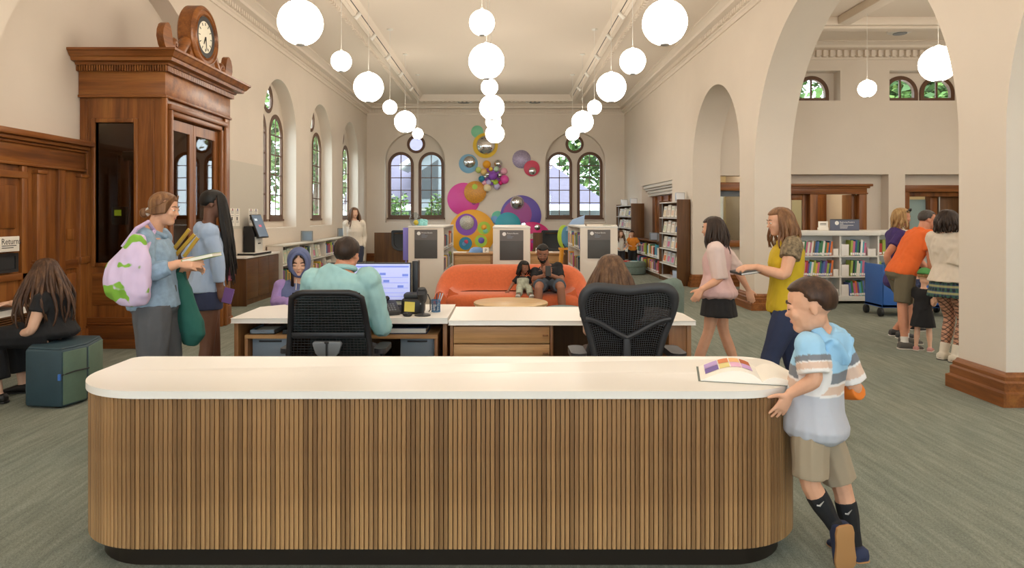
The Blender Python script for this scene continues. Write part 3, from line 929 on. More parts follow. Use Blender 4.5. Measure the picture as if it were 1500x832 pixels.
for i, (u0, u1) in enumerate(((-.21, -.15), (-.145, -.10), (-.095, -.05), (-.045, .0))):
    for w0, w1 in ((-.07, .03), (.035, .13)):
        pagepatch(u0, u1, w0, w1, cols[k_ % 8]); k_ += 1

# ================================================================ STAFF DESKS
def desk_top(t, outl, z0, z1):
    MB().prism(outl, z0, z1, XY).build('desktop', M['white'], t, bevel=.004)
DZ = .745
dl = thing('staff_desk', 'white-topped oak staff desk with open kneehole, monitor and till on it', 'desk', (-1.3, 5.7, 0))
desk_top(dl, [(-2.145, 5.35), (-.447, 5.35), (-.447, 6.2), (-1.95, 6.2), (-2.145, 6.0)], DZ - .038, DZ)
for x in (-2.135, -.487):
    MB().box(x, x + .032, 5.39, 6.1, 0, DZ - .038).build('end_panel', M['deskwoodz'], dl, bevel=.002)
MB().box(-2.10, -.49, 6.08, 6.1, .06, DZ - .038).build('modesty_panel', M['walnut'], dl, smooth=0)
MB().box(-2.06, -.53, 5.41, 6.0, .575, .605).build('under_shelf', M['deskwood'], dl, bevel=.002)
for x in (-2.06, -.555):
    MB().box(x, x + .025, 5.41, 6.0, 0, .575).build('inner_panel', M['deskwoodz'], dl, bevel=.002)
DR = .725
dr = thing('staff_desk', 'white-topped oak staff desk with drawers, in front of the round table', 'desk', (.5, 5.7, 0))
desk_top(dr, [(-.438, 5.35), (1.5, 5.35), (1.5, 5.75), (1.36, 6.17), (-.438, 6.17)], DR - .034, DR)
MB().box(-.43, -.405, 5.39, 6.05, 0, DR - .034).build('end_panel', M['deskwoodz'], dr, bevel=.002)
MB().box(1.44, 1.475, 5.39, 5.9, 0, DR - .034).build('end_panel', M['deskwoodz'], dr, bevel=.002)
MB().box(.36, .385, 5.39, 6.05, 0, DR - .034).build('inner_panel', M['deskwoodz'], dr, bevel=.002)
MB().box(1.30, 1.44, 5.40, 6.0, 0, DR - .034).build('end_cabinet', M['deskwoodz'], dr, bevel=.003)
MB().box(-.40, 1.44, 6.03, 6.05, .06, DR - .034).build('modesty_panel', M['walnut'], dr, smooth=0)
for z0, z1 in ((.545, .675), (.40, .535), (.06, .39)):
    dw = MB().box(-.40, .355, 5.375, 5.9, z0, z1).build('drawer', M['deskwood'], dr, bevel=.003)
    MB().box(.30, .345, 5.355, 5.378, z0 + (z1 - z0) / 2 - .006, z0 + (z1 - z0) / 2 + .006).build('handle', M['deskwoodz'], dw, bevel=.003)

# things under the left desk
def pedestal(x0, x1, label):
    t = thing('file_pedestal', label, 'cabinet', ((x0 + x1) / 2, 5.7, 0))
    MB().box(x0, x1, 5.5, 5.98, .03, .57).build('body', M['bluegrey'], t, bevel=.006)
    for z0, z1 in ((.40, .565), (.225, .39), (.04, .215)):
        d_ = MB().box(x0 + .005, x1 - .005, 5.485, 5.5, z0, z1).build('drawer', M['bluegrey'], t, bevel=.004)
        MB().box(x0 + .06, x1 - .06, 5.478, 5.487, z1 - .03, z1 - .015).build('handle', M['darkgrey'], d_, bevel=.002)
    for x in (x0 + .04, x1 - .04):
        for y in (5.54, 5.94):
            MB().ell((x, y, .015), (.015, .015, .015), nu=8, nv=6).build('caster', M['black'], t)
pedestal(-2.03, -1.73, 'blue-grey drawer pedestal under the staff desk, beside the purple sleeves')
pedestal(-.84, -.56, 'blue-grey drawer pedestal under the staff desk, below the pen cup')
t = thing('computer_tower', 'black computer tower on the floor under the monitor desk', 'computer', (-1.05, 5.7, 0))
MB().box(-1.20, -.98, 5.5, 5.95, .01, .44).build('case', M['black'], t, bevel=.008)
MB().box(-1.18, -1.0, 5.492, 5.5, .28, .40).build('front_grille', M['darkgrey'], t, bevel=.003)
MB().tube([(-1.09, 5.492, .2), (-1.09, 5.485, .2)], .012, 10).build('power_button', M['silver'], t)
for x, w_, m_, lb in ((-1.93, .20, 'bluegrey', 'grey-blue paper tray on the shelf under the staff desk, at its near end'), (-1.66, .22, 'darkgrey', 'dark paper tray on the shelf under the staff desk behind the black chair')):
    t = thing('paper_tray', lb, 'tray', (x, 5.6, .605))
    MB().box(x - w_ / 2, x + w_ / 2, 5.44, 5.74, .606, .612).box(x - w_ / 2, x + w_ / 2, 5.44, 5.446, .606, .64).box(x - w_ / 2, x - w_ / 2 + .006, 5.44, 5.74, .606, .64).box(x + w_ / 2 - .006, x + w_ / 2, 5.44, 5.74, .606, .64).build('tray', M[m_], t, smooth=0)
    MB().box(x - w_ / 2 + .01, x + w_ / 2 - .01, 5.46, 5.72, .613, .624).build('paper_stack', M['paper'], t, smooth=0)
t = tag(MB().box(-1.46, -1.28, 5.44, 5.66, .606, .635).build('document_folder', mat('manila', '#c9b98a', .7), bevel=.002), 'manila folder on the shelf under the staff desk', 'folder')
t = thing('binder', 'navy ring binder lying on the shelf under the till', 'binder', (-.8, 5.6, .606))
MB().box(-1.0, -.62, 5.45, 5.72, .606, .612).box(-1.0, -.62, 5.45, 5.72, .65, .656).box(-1.0, -.62, 5.715, 5.722, .606, .656).build('cover', mat('navy_binder', '#28324f', .5), t, smooth=0)
MB().box(-.99, -.63, 5.46, 5.71, .613, .648).build('sheets', M['paper'], t, smooth=0)

# monitor
mo = thing('monitor', 'wide lit computer monitor on the staff desk facing the man', 'monitor', (-1.13, 5.72, DZ))
MY = 5.75
MB().box(-1.50, -.785, MY, MY + .03, .83, 1.155).build('housing', M['black'], mo, bevel=.006)
scn = MB().box(-1.49, -.797, MY - .003, MY + .001, .842, 1.143).build('screen', M['screen'], mo, smooth=0)
sl = MB()
sl.box(-1.48, -.805, MY - .006, MY - .003, 1.115, 1.128)
for z in (1.03, .985, .94, .90, .87): sl.box(-1.40, -.81, MY - .006, MY - .003, z, z + .0025)
for x, z in ((-1.02, .99), (-.9, .945), (-1.12, .945), (-.86, 1.04), (-1.05, 1.05)): sl.box(x, x + .05, MY - .006, MY - .003, z, z + .02)
sl.build('window_lines', M['screenline'], scn, smooth=0)
MB().box(-1.17, -1.11, MY + .03, MY + .07, .78, 1.0).build('stand_neck', M['darkgrey'], mo, bevel=.006)
MB().prism(rrect(-1.28, -1.0, MY - .06, MY + .14, (.03,) * 4, 4), DZ, DZ + .015, XY).build('stand_foot', M['darkgrey'], mo, bevel=.003)
t = thing('screen_arm', 'black upright privacy screen edge beside the monitor', 'screen panel', (-.76, 5.9, DZ))
MB().box(-.785, -.735, 5.80, 5.93, DZ, 1.165).build('post', M['black'], t, bevel=.004)
MB().box(-.80, -.72, 5.80, 5.95, DZ, DZ + .012).build('foot', M['black'], t, bevel=.003)
# keyboard
t = thing('keyboard', 'dark keyboard propped at the monitor foot', 'keyboard', (-1.0, 5.62, DZ))
MB().obox((-1.02, 5.63, DZ + .035), (.19, .055, .007), Matrix.Rotation(R(32), 3, 'X')).build('tray', M['black'], t, bevel=.004)
kk = MB(); rm = Matrix.Rotation(R(32), 3, 'X')
for i in range(14):
    for j in range(4):
        kk.obox(V((-1.02, 5.63, DZ + .035)) + rm @ V((-.17 + i * .026, -.038 + j * .025, .009)), (.010, .0095, .003), rm)
kk.build('keys', M['darkgrey'], t, smooth=0)['kind'] = 'stuff'
# desk phone
t = thing('desk_phone', 'grey desk telephone with keypad at the elbow of the man', 'telephone', (-.96, 5.48, DZ))
rm = Matrix.Rotation(R(28), 3, 'X') @ Matrix.Rotation(R(0), 3, 'Z')
rz = Matrix.Rotation(R(25), 3, 'Z')
MB().obox((-.93, 5.56, DZ + .055), (.065, .085, .02), rz @ rm).build('base', M['darkgrey'], t, bevel=.012)
MB().tube([V((-1.0, 5.50, DZ + .05)), V((-.985, 5.53, DZ + .10)), V((-.96, 5.60, DZ + .13))], [.022, .014, .022], 8).build('handset', M['black'], t)
kk = MB()
for i in range(3):
    for j in range(4):
        kk.obox(V((-.93, 5.56, DZ + .055)) + rz @ rm @ V((-.02 + i * .022, -.06 + j * .026, .022)), (.007, .008, .003), rz @ rm)
kk.build('keypad', M['grey'], t, smooth=0)
# till / receipt printer with sticky note, mouse, scanner, pen cup
t = thing('receipt_printer', 'black receipt printer standing on the staff desk', 'printer', (-.74, 5.66, DZ))
MB().box(-.845, -.665, 5.58, 5.76, DZ, DZ + .125).build('body', M['black'], t, bevel=.018, bseg=3)
MB().box(-.83, -.68, 5.60, 5.75, DZ + .125, DZ + .165).build('lid', M['darkgrey'], t, bevel=.012)
MB().box(-.69, -.678, 5.573, 5.581, DZ + .08, DZ + .092).build('button', M['silver'], t, smooth=0)
tag(MB().obox((-.775, 5.572, DZ + .062), (.042, .0015, .040), Matrix.Rotation(R(3), 3, 'Y')).build('sticky_note', M['yellownote'], smooth=0), 'square yellow sticky note on the front of the receipt printer', 'note')
t = thing('mouse', 'small black mouse in front of the receipt printer', 'mouse', (-.775, 5.44, DZ))
MB().ell((-.775, 5.455, DZ + .016), (.04, .026, .02), nu=14, nv=10).build('shell', M['black'], t)
MB().box(-.778, -.772, 5.43, 5.436, DZ + .026, DZ + .034).build('wheel', M['grey'], t)
t = thing('barcode_scanner', 'dark barcode scanner in its round-footed stand beside the printer', 'scanner', (-.64, 5.52, DZ))
MB().lathe([(.065, 0), (.066, .008), (.045, .016), (.014, .022), (.011, .11), (.016, .12)], (-.66, 5.50, DZ)).build('stand', M['darkgrey'], t)
MB().tube([(-.66, 5.53, DZ + .11), (-.66, 5.50, DZ + .15), (-.66, 5.46, DZ + .20), (-.66, 5.45, DZ + .225)], [.026, .04, .042, .03], 12, squash=.8).build('scanner_head', M['darkgrey'], t, smooth=60)
MB().obox((-.66, 5.425, DZ + .19), (.028, .004, .016), Matrix.Rotation(R(-20), 3, 'X')).build('scan_window', M['black'], t, smooth=0)
MB().tube([(-.62, 5.52, DZ + .17), (-.605, 5.56, DZ + .12), (-.61, 5.62, DZ + .03), (-.63, 5.7, DZ + .006)], .005, 6).build('cable', M['black'], t)
t = thing('pen_cup', 'blue wire-mesh pen cup on the staff desk', 'pen cup', (-.575, 5.72, DZ))
cup = MB()
for i in range(18):
    a = 2 * math.pi * i / 18
    cup.tube([(-.575 + .036 * math.cos(a), 5.72 + .036 * math.sin(a), DZ + .003), (-.575 + .038 * math.cos(a + .5), 5.72 + .038 * math.sin(a + .5), DZ + .10)], .0014, 4)
    cup.tube([(-.575 + .036 * math.cos(a), 5.72 + .036 * math.sin(a), DZ + .003), (-.575 + .038 * math.cos(a - .5), 5.72 + .038 * math.sin(a - .5), DZ + .10)], .0014, 4)
cup.build('mesh_wall', M['bluemesh'], t, smooth=0)
MB().lathe([(.038, 0), (.038, .006), (.001, .006)], (-.575, 5.72, DZ)).build('bottom', M['bluemesh'], t)
MB().lathe([(.038, .096), (.041, .097), (.041, .103), (.038, .103)], (-.575, 5.72, DZ), caps=False).build('rim', M['bluemesh'], t)
for i, (dx, dy, c_, nm) in enumerate(((.05, .0, '#c9ced3', 'silver pen leaning outward in the blue mesh cup'), (.03, .01, '#8fb4cf', 'pale blue pen in the blue mesh cup'), (.01, -.01, '#2f3a52', 'navy pen standing upright in the blue mesh cup'))):
    p = MB().tube([(-.575 + dx * .1, 5.72 + dy, DZ + .008), (-.575 + dx * 1.2, 5.72 + dy * 2, DZ + .155)], [.0045, .0045], 8)
    tag(p.build('pen', mat('pen_' + str(i), c_, .4)), nm, 'pen', 'pens in the mesh cup')
# office chair A : mesh back
def mesh_chair_a():
    t = thing('office_chair', 'black mesh-back office chair the man in the teal shirt sits on', 'chair', (-1.13, 4.62, 0))
    cx = -1.135
    def bp(u, v, off=0):   # back surface: u across -1..1, v 0..1 height
        z = .46 + v * .60
        y = 4.40 + .05 * math.sin(v * math.pi) - .06 * v + .05 * (1 - u * u) * 0 - off + abs(u) ** 2 * .05 * 0
        w = .272 - .052 * v ** 1.6
        return V((cx + u * w, y, z))
    fr = MB(); n = 24
    loop = []
    for i in range(13): loop.append((-1, i / 12 * .94))
    for i in range(1, 12): loop.append((-1 + 2 * i / 12, 1.0 if 1 < i < 11 else .985))
    for i in range(13): loop.append((1, .94 - i / 12 * .94))
    for i in range(1, 8): loop.append((1 - 2 * i / 8, 0))
    pts = [bp(u, v) for u, v in loop]
    rings = []
    for i, p in enumerate(pts):
        d = (pts[(i + 1) % len(pts)] - pts[i - 1]).normalized(); nn = V((0, -1, 0)); s = d.cross(nn).normalized()
        rings.append([p + s * .020 * math.cos(a) + nn * .015 * math.sin(a) for a in [2 * math.pi * k / 8 for k in range(8)]])
    fr.loft(rings, closed=True).build('back_frame', M['black'], t, smooth=60)
    mb = MB(); NU, NV = 22, 34
    for j in range(NV + 1):
        a = [bp(-.97 + 1.94 * i / 20, j / NV * .99) for i in range(21)]
        mb.tube(a, .0024, 3)
    for i in range(NU + 1):
        a = [bp(-.97 + 1.94 * i / NU, j / 20 * .99) for j in range(21)]
        mb.tube(a, .0020, 3)
    o = mb.build('back_mesh', M['black'], t, smooth=0, fix=False)
    # the fabric behind the weave
    q = []; f_ = []
    for j in range(13):
        for i in range(13): q.append(bp(-.98 + 1.96 * i / 12, j / 12, -.004))
    for j in range(12):
        for i in range(12): f_.append((j * 13 + i, j * 13 + i + 1, j * 13 + i + 14, j * 13 + i + 13))
    MB().add(q, f_).build('back_fabric', glassy_mesh, t, fix=False)
    MB().box(cx - .235, cx + .235, 4.385, 4.40, .765, .80).build('back_band', M['black'], t, bevel=.006)
    MB().loft([[(cx - w, 4.36, z), (cx + w, 4.36, z), (cx + w, 4.39, z), (cx - w, 4.39, z)] for w, z in ((.05, .645), (.075, .67), (.095, .73), (.085, .745))]).build('lumbar_plate', M['grey'], t, bevel=.006)
    MB().tube([(cx, 4.352, .65), (cx, 4.352, .735)], .006, 6).ell((cx, 4.352, .74), (.016, .006, .008)).build('adjuster', M['black'], t)
    MB().prism(rrect(cx - .25, cx + .25, 4.44, 4.93, (.06,) * 4, 6), .42, .50, XY).build('seat', M['black'], t, bevel=.02, bseg=3)
    for s in (-1, 1):
        ar = MB().tube([(cx + s * .24, 4.62, .42), (cx + s * .31, 4.62, .46), (cx + s * .31, 4.62, .64)], [.02, .02, .018], 8).build('arm_post', M['black'], t)
        MB().prism(rrect(cx + s * .31 - .042, cx + s * .31 + .042, 4.50, 4.76, (.035,) * 4, 5), .64, .672, XY).build('arm_pad', M['darkgrey'], ar, bevel=.01)
    chair_base(t, cx, 4.66)
    return t
def chair_base(t, cx, cy):
    MB().tube([(cx, cy, .10), (cx, cy, .42)], [.03, .022], 10).build('gas_column', M['grey'], t)
    for i in range(5):
        a = 2 * math.pi * i / 5 + .3
        e = (cx + .30 * math.cos(a), cy + .30 * math.sin(a))
        lg = MB().tube([(cx, cy, .12), (e[0], e[1], .075)], [.028, .018], 8).build('leg', M['black'], t)
        MB().lathe([(.026, -.02), (.028, 0), (.026, .02)], (e[0], e[1], .028), 'x', 12).build('caster', M['black'], lg)
glassy_mesh = glass('black_mesh_fabric', '#3c3c40')
mesh_chair_a()
def mesh_chair_b():
    t = thing('office_chair', 'dark sculpted mesh office chair of the long-haired woman at the drawers desk', 'chair', (.78, 4.6, 0))
    cx, cy = .785, 4.33
    half = [(.15, .40), (.185, .50), (.200, .62), (.232, .76), (.280, .90), (.297, .98), (.285, 1.055), (.235, 1.10), (.14, 1.095), (0, 1.072)]
    loop = [(-w_, z_) for w_, z_ in half] + [(w_, z_) for w_, z_ in reversed(half[:-1])]
    for _ in range(2):
        q = []
        for i in range(len(loop)):
            a, b_ = loop[i], loop[(i + 1) % len(loop)]
            q += [(a[0] * .75 + b_[0] * .25, a[1] * .75 + b_[1] * .25), (a[0] * .25 + b_[0] * .75, a[1] * .25 + b_[1] * .75)]
        loop = q
    def yb(x, z, off=0):
        v = (z - .40) / .70
        return cy + .03 * math.cos(x / .29 * 1.5) * 1.2 - .05 * v + .06 * math.sin(v * 3.1) - off
    zs_ = [.41 + .68 * i / 60 for i in range(61)]
    def wz(z): return float(np.interp(z, [q[1] for q in half[:8]], [q[0] for q in half[:8]]))
    def zt_(u): return 1.072 + .026 * min(1, abs(u) * 1.6) - max(0, abs(u) - .8) * .15
    def bp(u, v, off=0):
        z = .41 + v * (zt_(u) - .41); x = u * (wz(z) - .004)
        return V((cx + x, yb(x, z, off), z))
    pts = [V((cx + x, yb(x, z), z)) for x, z in loop]
    rings = []
    for i, p in enumerate(pts):
        d = (pts[(i + 1) % len(pts)] - pts[i - 1]).normalized(); nn = V((0, -1, 0)); s = d.cross(nn).normalized()
        th = .020 + .012 * min(1, max(0, (p.z - .95) / .1))
        rings.append([p + s * th * math.cos(a) + nn * .018 * math.sin(a) for a in [2 * math.pi * k / 8 for k in range(8)]])
    MB().loft(rings, closed=True).build('back_frame', M['darkgrey'], t, smooth=60)
    mb = MB()
    for j in range(46):
        mb.tube([bp(-.97 + 1.94 * i / 16, .01 + j / 46 * .97) for i in range(17)], .0022, 3)
    for i in range(34):
        mb.tube([bp(-.97 + 1.94 * i / 33, j / 16 * .98) for j in range(17)], .0022, 3)
    mb.build('back_mesh', M['darkgrey'], t, smooth=0, fix=False)
    q = []; f_ = []
    for j in range(13):
        for i in range(13): q.append(bp(-.98 + 1.96 * i / 12, j / 12 * .99, -.004))
    for j in range(12):
        for i in range(12): f_.append((j * 13 + i, j * 13 + i + 1, j * 13 + i + 14, j * 13 + i + 13))
    MB().add(q, f_).build('back_fabric', glassy_mesh, t, fix=False)
    # Y-shaped spine with its curved cross member
    MB().tube([bp(-1 + 2 * i / 16, .74 - .20 * (1 - (abs(-1 + 2 * i / 16)) ** 1.3), .015) for i in range(17)], [.018] * 17, 8).build('cross_member', M['darkgrey'], t)
    MB().tube([bp(0, .55, .016), bp(0, .35, .022), bp(0, .1, .024), (cx, cy + .05, .36)], [.022, .03, .034, .04], 8, squash=.6).build('spine', M['darkgrey'], t)
    MB().tube([bp(-.8, .22, .02), bp(-.3, .20, .03), bp(.3, .20, .03), bp(.8, .22, .02)], .014, 6).build('lumbar_bar', M['black'], t)
    MB().prism(rrect(cx - .25, cx + .25, cy + .06, cy + .52, (.07,) * 4, 6), .42, .49, XY).build('seat', M['darkgrey'], t, bevel=.02, bseg=3)
    for s in (-1, 1):
        ar = MB().tube([(cx + s * .22, cy + .12, .42), (cx + s * .305, cy + .12, .46), (cx + s * .32, cy + .12, .645)], [.022, .02, .018], 8).build('arm_post', M['darkgrey'], t)
        MB().prism(rrect(cx + s * .315 - .05, cx + s * .315 + .05, cy - .06, cy + .24, (.045,) * 4, 5), .645, .685, XY).build('arm_pad', M['darkgrey'], ar, bevel=.014, bseg=3)
    chair_base(t, cx, cy + .28)
mesh_chair_b()

# ================================================================ LOUNGE
sf = thing('sofa', 'long orange curved-back sofa facing the desk', 'sofa', (.12, 10.1, 0))
def sofa():
    cx, cy = .115, 10.15
    hw, hd = 1.10, .50
    # shell: superellipse plan, back swept round the ends, open to the front
    rings = []
    path = []                                  # plan of the back, from one front end round to the other
    for i in range(9): path.append((-hw, -.30 + .26 * i / 8, -1, 0))
    for i in range(1, 17):
        a = R(180 - 90 * i / 16); path.append((-hw + .52 + .52 * math.cos(a), -.04 + .52 * math.sin(a), math.cos(a), math.sin(a)))
    for i in range(1, 12): path.append((-hw + .52 + (2 * hw - 1.04) * i / 12, .48, 0, 1))
    for i in range(0, 17):
        a = R(90 - 90 * i / 16); path.append((hw - .52 + .52 * math.cos(a), -.04 + .52 * math.sin(a), math.cos(a), math.sin(a)))
    for i in range(1, 9): path.append((hw, -.04 - .26 * i / 8, 1, 0))
    for (px_, py_, nx, ny) in path:
        f = min(1, max(0, (py_ + .30) / .74)); f = f * f * (3 - 2 * f)
        h = .46 + .34 * f; th = .15 + .07 * f
        rings.append([(cx + px_ + nx * o, cy + py_ + ny * o, z) for (o, z) in ((-.03, .15), (.02, .20), (.045, .32), (.035, h - .10), (.0, h - .025), (-.05, h), (-.10, h - .02), (-th, h - .10), (-th - .04, .50), (-th - .10, .45), (-th - .17, .425), (-th - .17, .15))])
    MB().loft(rings).build('back_shell', M['orange'], sf, smooth=60)
    seat = rrect(cx - hw + .06, cx + hw - .06, cy - .42, cy + .44, (.34, .34, .4, .4), 10)
    def ins(d): return rrect(cx - hw + .06 + d, cx + hw - .06 - d, cy - .42 + d, cy + .44 - d * .3, (.34, .34, .4, .4), 10)
    MB().loft([[(x, y, z) for x, y in ins(d)] for d, z in ((.03, .17), (.0, .20), (0, .34), (.02, .385), (.06, .41), (.14, .425), (.25, .43))]).build('seat_cushion', M['orange'], sf, smooth=60)
    MB().loft([[(x, y, z) for x, y in ins(d)] for d, z in ((.10, .08), (.06, .17))]).build('base', M['orange'], sf)
    for x in (-.8, .8):
        for y in (-.25, .25):
            MB().tube([(cx + x, cy + y, 0), (cx + x, cy + y, .1)], [.02, .03], 8).build('leg', M['black'], sf)
sofa()
ct = thing('coffee_table', 'round pale maple low table in front of the orange sofa', 'table', (.08, 8.75, 0))
MB().lathe([(.46, 0), (.475, .006), (.475, .032), (.465, .04), (.001, .04)], (.08, 8.75, .41), seg=56).build('table_top', M['maple'], ct, smooth=40)
MB().lathe([(.455, 0), (.455, .35)], (.08, 8.75, .06), seg=48).build('drum_side', M['panelcream'], ct, smooth=40)
MB().lathe([(.42, 0), (.42, .06)], (.08, 8.75, 0), seg=40).build('recessed_base', M['black'], ct, smooth=40)
t = thing('floor_pouf', 'low teal-grey round pouf beside the pale round table', 'pouf', (.68, 8.8, 0))
MB().lathe([(.24, 0), (.27, .03), (.275, .34), (.25, .395), (.18, .41), (.001, .415)], (.74, 8.55, 0), seg=40).build('body', mat('teal_grey_felt', '#5d7476', .8), t, smooth=50)
MB().lathe([(.277, .05), (.282, .055), (.277, .06)], (.74, 8.55, .27), seg=40, caps=False).build('seam', M['sage'], t)
ac = thing('armchair', 'sage green tub armchair behind the long-haired woman at the desk', 'armchair', (1.56, 7.6, 0))
def armchair():
    cx, cy = 1.56, 7.6
    rings = []
    for i in range(33):
        a = R(120 + 300 * i / 32 - 30 - 90 + 30)
        a = R(-170 + 250 * i / 32)
        ca, sa = math.cos(a), math.sin(a); f = .5 - .5 * math.cos(2 * math.pi * i / 32)
        h = .50 + .38 * f ** .6
        rings.append([(cx + ca * (.40 + o), cy + sa * (.38 + o), z) for o, z in ((-.02, .14), (.02, .2), (.03, h - .1), (0, h - .02), (-.04, h), (-.08, h - .03), (-.10, h - .12), (-.10, .14))])
    MB().loft(rings).build('shell', M['sage'], ac, smooth=50)
    MB().lathe([(.28, .14), (.31, .18), (.31, .38), (.28, .42), (.2, .44), (.001, .445)], (cx, cy, 0), seg=32).build('seat_cushion', M['sage'], ac, smooth=50)
    MB().lathe([(.22, 0), (.22, .15)], (cx, cy, 0)).build('swivel_base', M['black'], ac)
armchair()
# green pouf stool of the seated girl
st = thing('pouf_stool', 'dark teal and sage green faceted pouf stool the black-clad girl sits on', 'stool', (-3.58, 5.82, 0))
def pouf():
    P0 = [(-3.86, 5.50), (-3.545, 5.46), (-3.48, 5.70), (-3.58, 6.08), (-3.88, 6.10), (-4.0, 5.80)]
    c = V((-3.73, 5.78, 0))
    ring = lambda s, z: [(c.x + (x - c.x) * s, c.y + (y - c.y) * s, z) for x, y in P0]
    MB().loft([ring(.97, .012), ring(1, .03), ring(1, .455), ring(.97, .475)]).build('body', M['teal_dark'], st, bevel=.012)
    def face(i, j, name, m):
        a, b_ = V((*P0[i], 0)), V((*P0[j], 0)); d = (b_ - a).normalized(); nrm = V((d.y, -d.x, 0))
        a2, b2 = a + d * .015, b_ - d * .015
        q = [a2 + nrm * .008, b2 + nrm * .008, b2 - nrm * .01, a2 - nrm * .01]
        MB().loft([[(p.x, p.y, z) for p in q] for z in (.03, .455)]).build(name, m, st, bevel=.005)
    face(1, 2, 'green_side', M['teal_light']); face(2, 3, 'green_side', M['teal_light'])
    MB().loft([ring(.96, .474), ring(.93, .488)]).build('top_cushion', M['teal_dark'], st, bevel=.008)
    MB().tube([(-3.55, 5.447, .27), (-3.50, 5.57, .285), (-3.468, 5.70, .28)], .006, 6).build('zip', M['black'], st)
    MB().box(-3.56, -3.54, 5.438, 5.452, .235, .285).build('blue_tag', mat('blue_tag', '#3b6fc0', .5), st)
pouf()
# ================================================================ CEILING FITTINGS
def globe(x, y, r, label, group, z=3.82):
    t = thing('globe_pendant', label, 'pendant lamp', (x, y, z), group)
    MB().ell((x, y, z), (r, r, r), nu=24, nv=16).build('globe', M['globe'], t, smooth=80)
    MB().lathe([(0.012, 0), (0.16 * r + .01, 0.0), (0.16 * r + .014, 0.012), (0.16 * r, 0.02)], (x, y, z - r - 0.004)).build('bottom_ring', M['silver'], t)
    MB().lathe([(0.13 * r, 0), (0.13 * r, .02), (.012, .035)], (x, y, z + r - .006)).build('top_cap', M['shelfwhite'], t)
    c = 5.46 if -2.75 < x < 2.2 else 5.32
    MB().tube([(x, y, z + r), (x, y, c)], 0.004, 6).build('cord', M['shelfwhite'], t)
    MB().lathe([(0.06, 0), (0.06, -.02), (.02, -.03)], (x, y, c)).build('canopy', M['shelfwhite'], t)
DS = [8.03, 10.04, 12.06, 14.3, 16.5, 18.9]
B, MM, SM = 0.262, 0.19, 0.15
rowname = {'l': 'row along the arched windows', 'm': 'middle row', 'r': 'row along the arcade wall'}
ordn = ['nearest', 'second', 'third', 'fourth', 'fifth', 'farthest']
for rk, x, sizes in (('l', -2.40, (B, SM, B, SM, B, SM)), ('m', -0.265, (SM, B, SM, B, MM, B)), ('r', 1.885, (B, MM, B, SM, B, MM))):
    for i, (y, r) in enumerate(zip(DS, sizes)):
        big = 'large' if r == B else ('medium' if r == MM else 'small')
        globe(x, y, r, '%s lit globe lamp, %s from the front in the %s' % (big, ordn[i] if i else 'first', rowname[rk]), 'globe lamps over the hall')
    for j, y in enumerate((6.0, 4.0, 2.0, 0.0, -1.9)):   # unseen globes added along the same rows, for even foreground light
        globe(x, y, B if (j + (rk == 'm')) % 2 == 0 else SM, 'added unseen globe lamp evening the light above the front of the hall', 'added globe lamps over the front of the hall')
globe(6.48, 10.2, B, 'large lit globe lamp in the side room, half hidden by the near pier', 'globe lamps in the side room')
globe(6.48, 12.2, 0.153, 'small lit globe lamp in the side room between the half-round windows', 'globe lamps in the side room')
for x_, y in [(6.48, q) for q in (8.1, 6.0, 3.9, 1.8, -0.5)] + [(10.2, q) for q in (12.2, 10.2, 8.1, 6.0, 3.9, 1.8)]:  # extra unseen globes added to brighten the side room walls
    globe(x_, y, B, 'added unseen globe lamp brightening the side room', 'added hidden globe lamps in the side room')
for x, nm in ((-2.72, 'left'), (2.17, 'right')):
    t = thing('track_light', 'white spotlight track with small heads along the coffer edge %s' % ('above the arched windows' if nm == 'left' else 'above the arcade wall'), 'track light', (x, 12, 5.35))
    MB().box(x - .012, x + .012, 3.0, 21.6, 5.345, 5.365).build('rail', M['darkgrey'], t, smooth=0)
    for y in (7.3, 10, 13, 16, 19, 21.3):
        MB().tube([(x, y, 5.36), (x, y, 5.47)], .008, 6).build('hanger', M['shelfwhite'], t)
    for y in (7.6, 8.5, 9.4, 10.4, 11.5, 12.7, 14.2, 16, 18, 20):
        s = 1 if nm == 'left' else -1
        h = MB().tube([(x, y, 5.36), (x, y, 5.30)], .012, 6).tube([(x + s * .04, y, 5.32), (x - s * .06, y, 5.22)], [.035, .045], 10).build('spot_head', M['shelfwhite'], t)
for x, y, l in ((-1.35, 22.6, 'left of the middle lamps'), (1.0, 22.6, 'right of the middle lamps')):
    t = thing('ceiling_vent', 'oval ceiling grille near the far wall, ' + l, 'vent', (x, y, 5.31))
    MB().lathe([(.30, 0), (.30, -.015), (.24, -.02), (.02, -.012)], (x, y, 5.322)).build('grille', M['shelfwhite'], t)
    MB().lathe([(.19, 0), (.19, -.012), (.10, -.012)], (x, y, 5.302)).build('slot_ring', M['grey'], t)
t = thing('ceiling_vent', 'round ceiling grille in the side room above the half-round windows', 'vent', (8.05, 13.9, 5.31))
MB().lathe([(.24, 0), (.24, -.03), (.16, -.06), (.02, -.05)], (8.05, 13.9, 5.32)).build('grille', M['shelfwhite'], t)
MB().lathe([(.13, 0), (.13, -.02), (.08, -.02)], (8.05, 13.9, 5.27)).build('slot_ring', M['grey'], t)
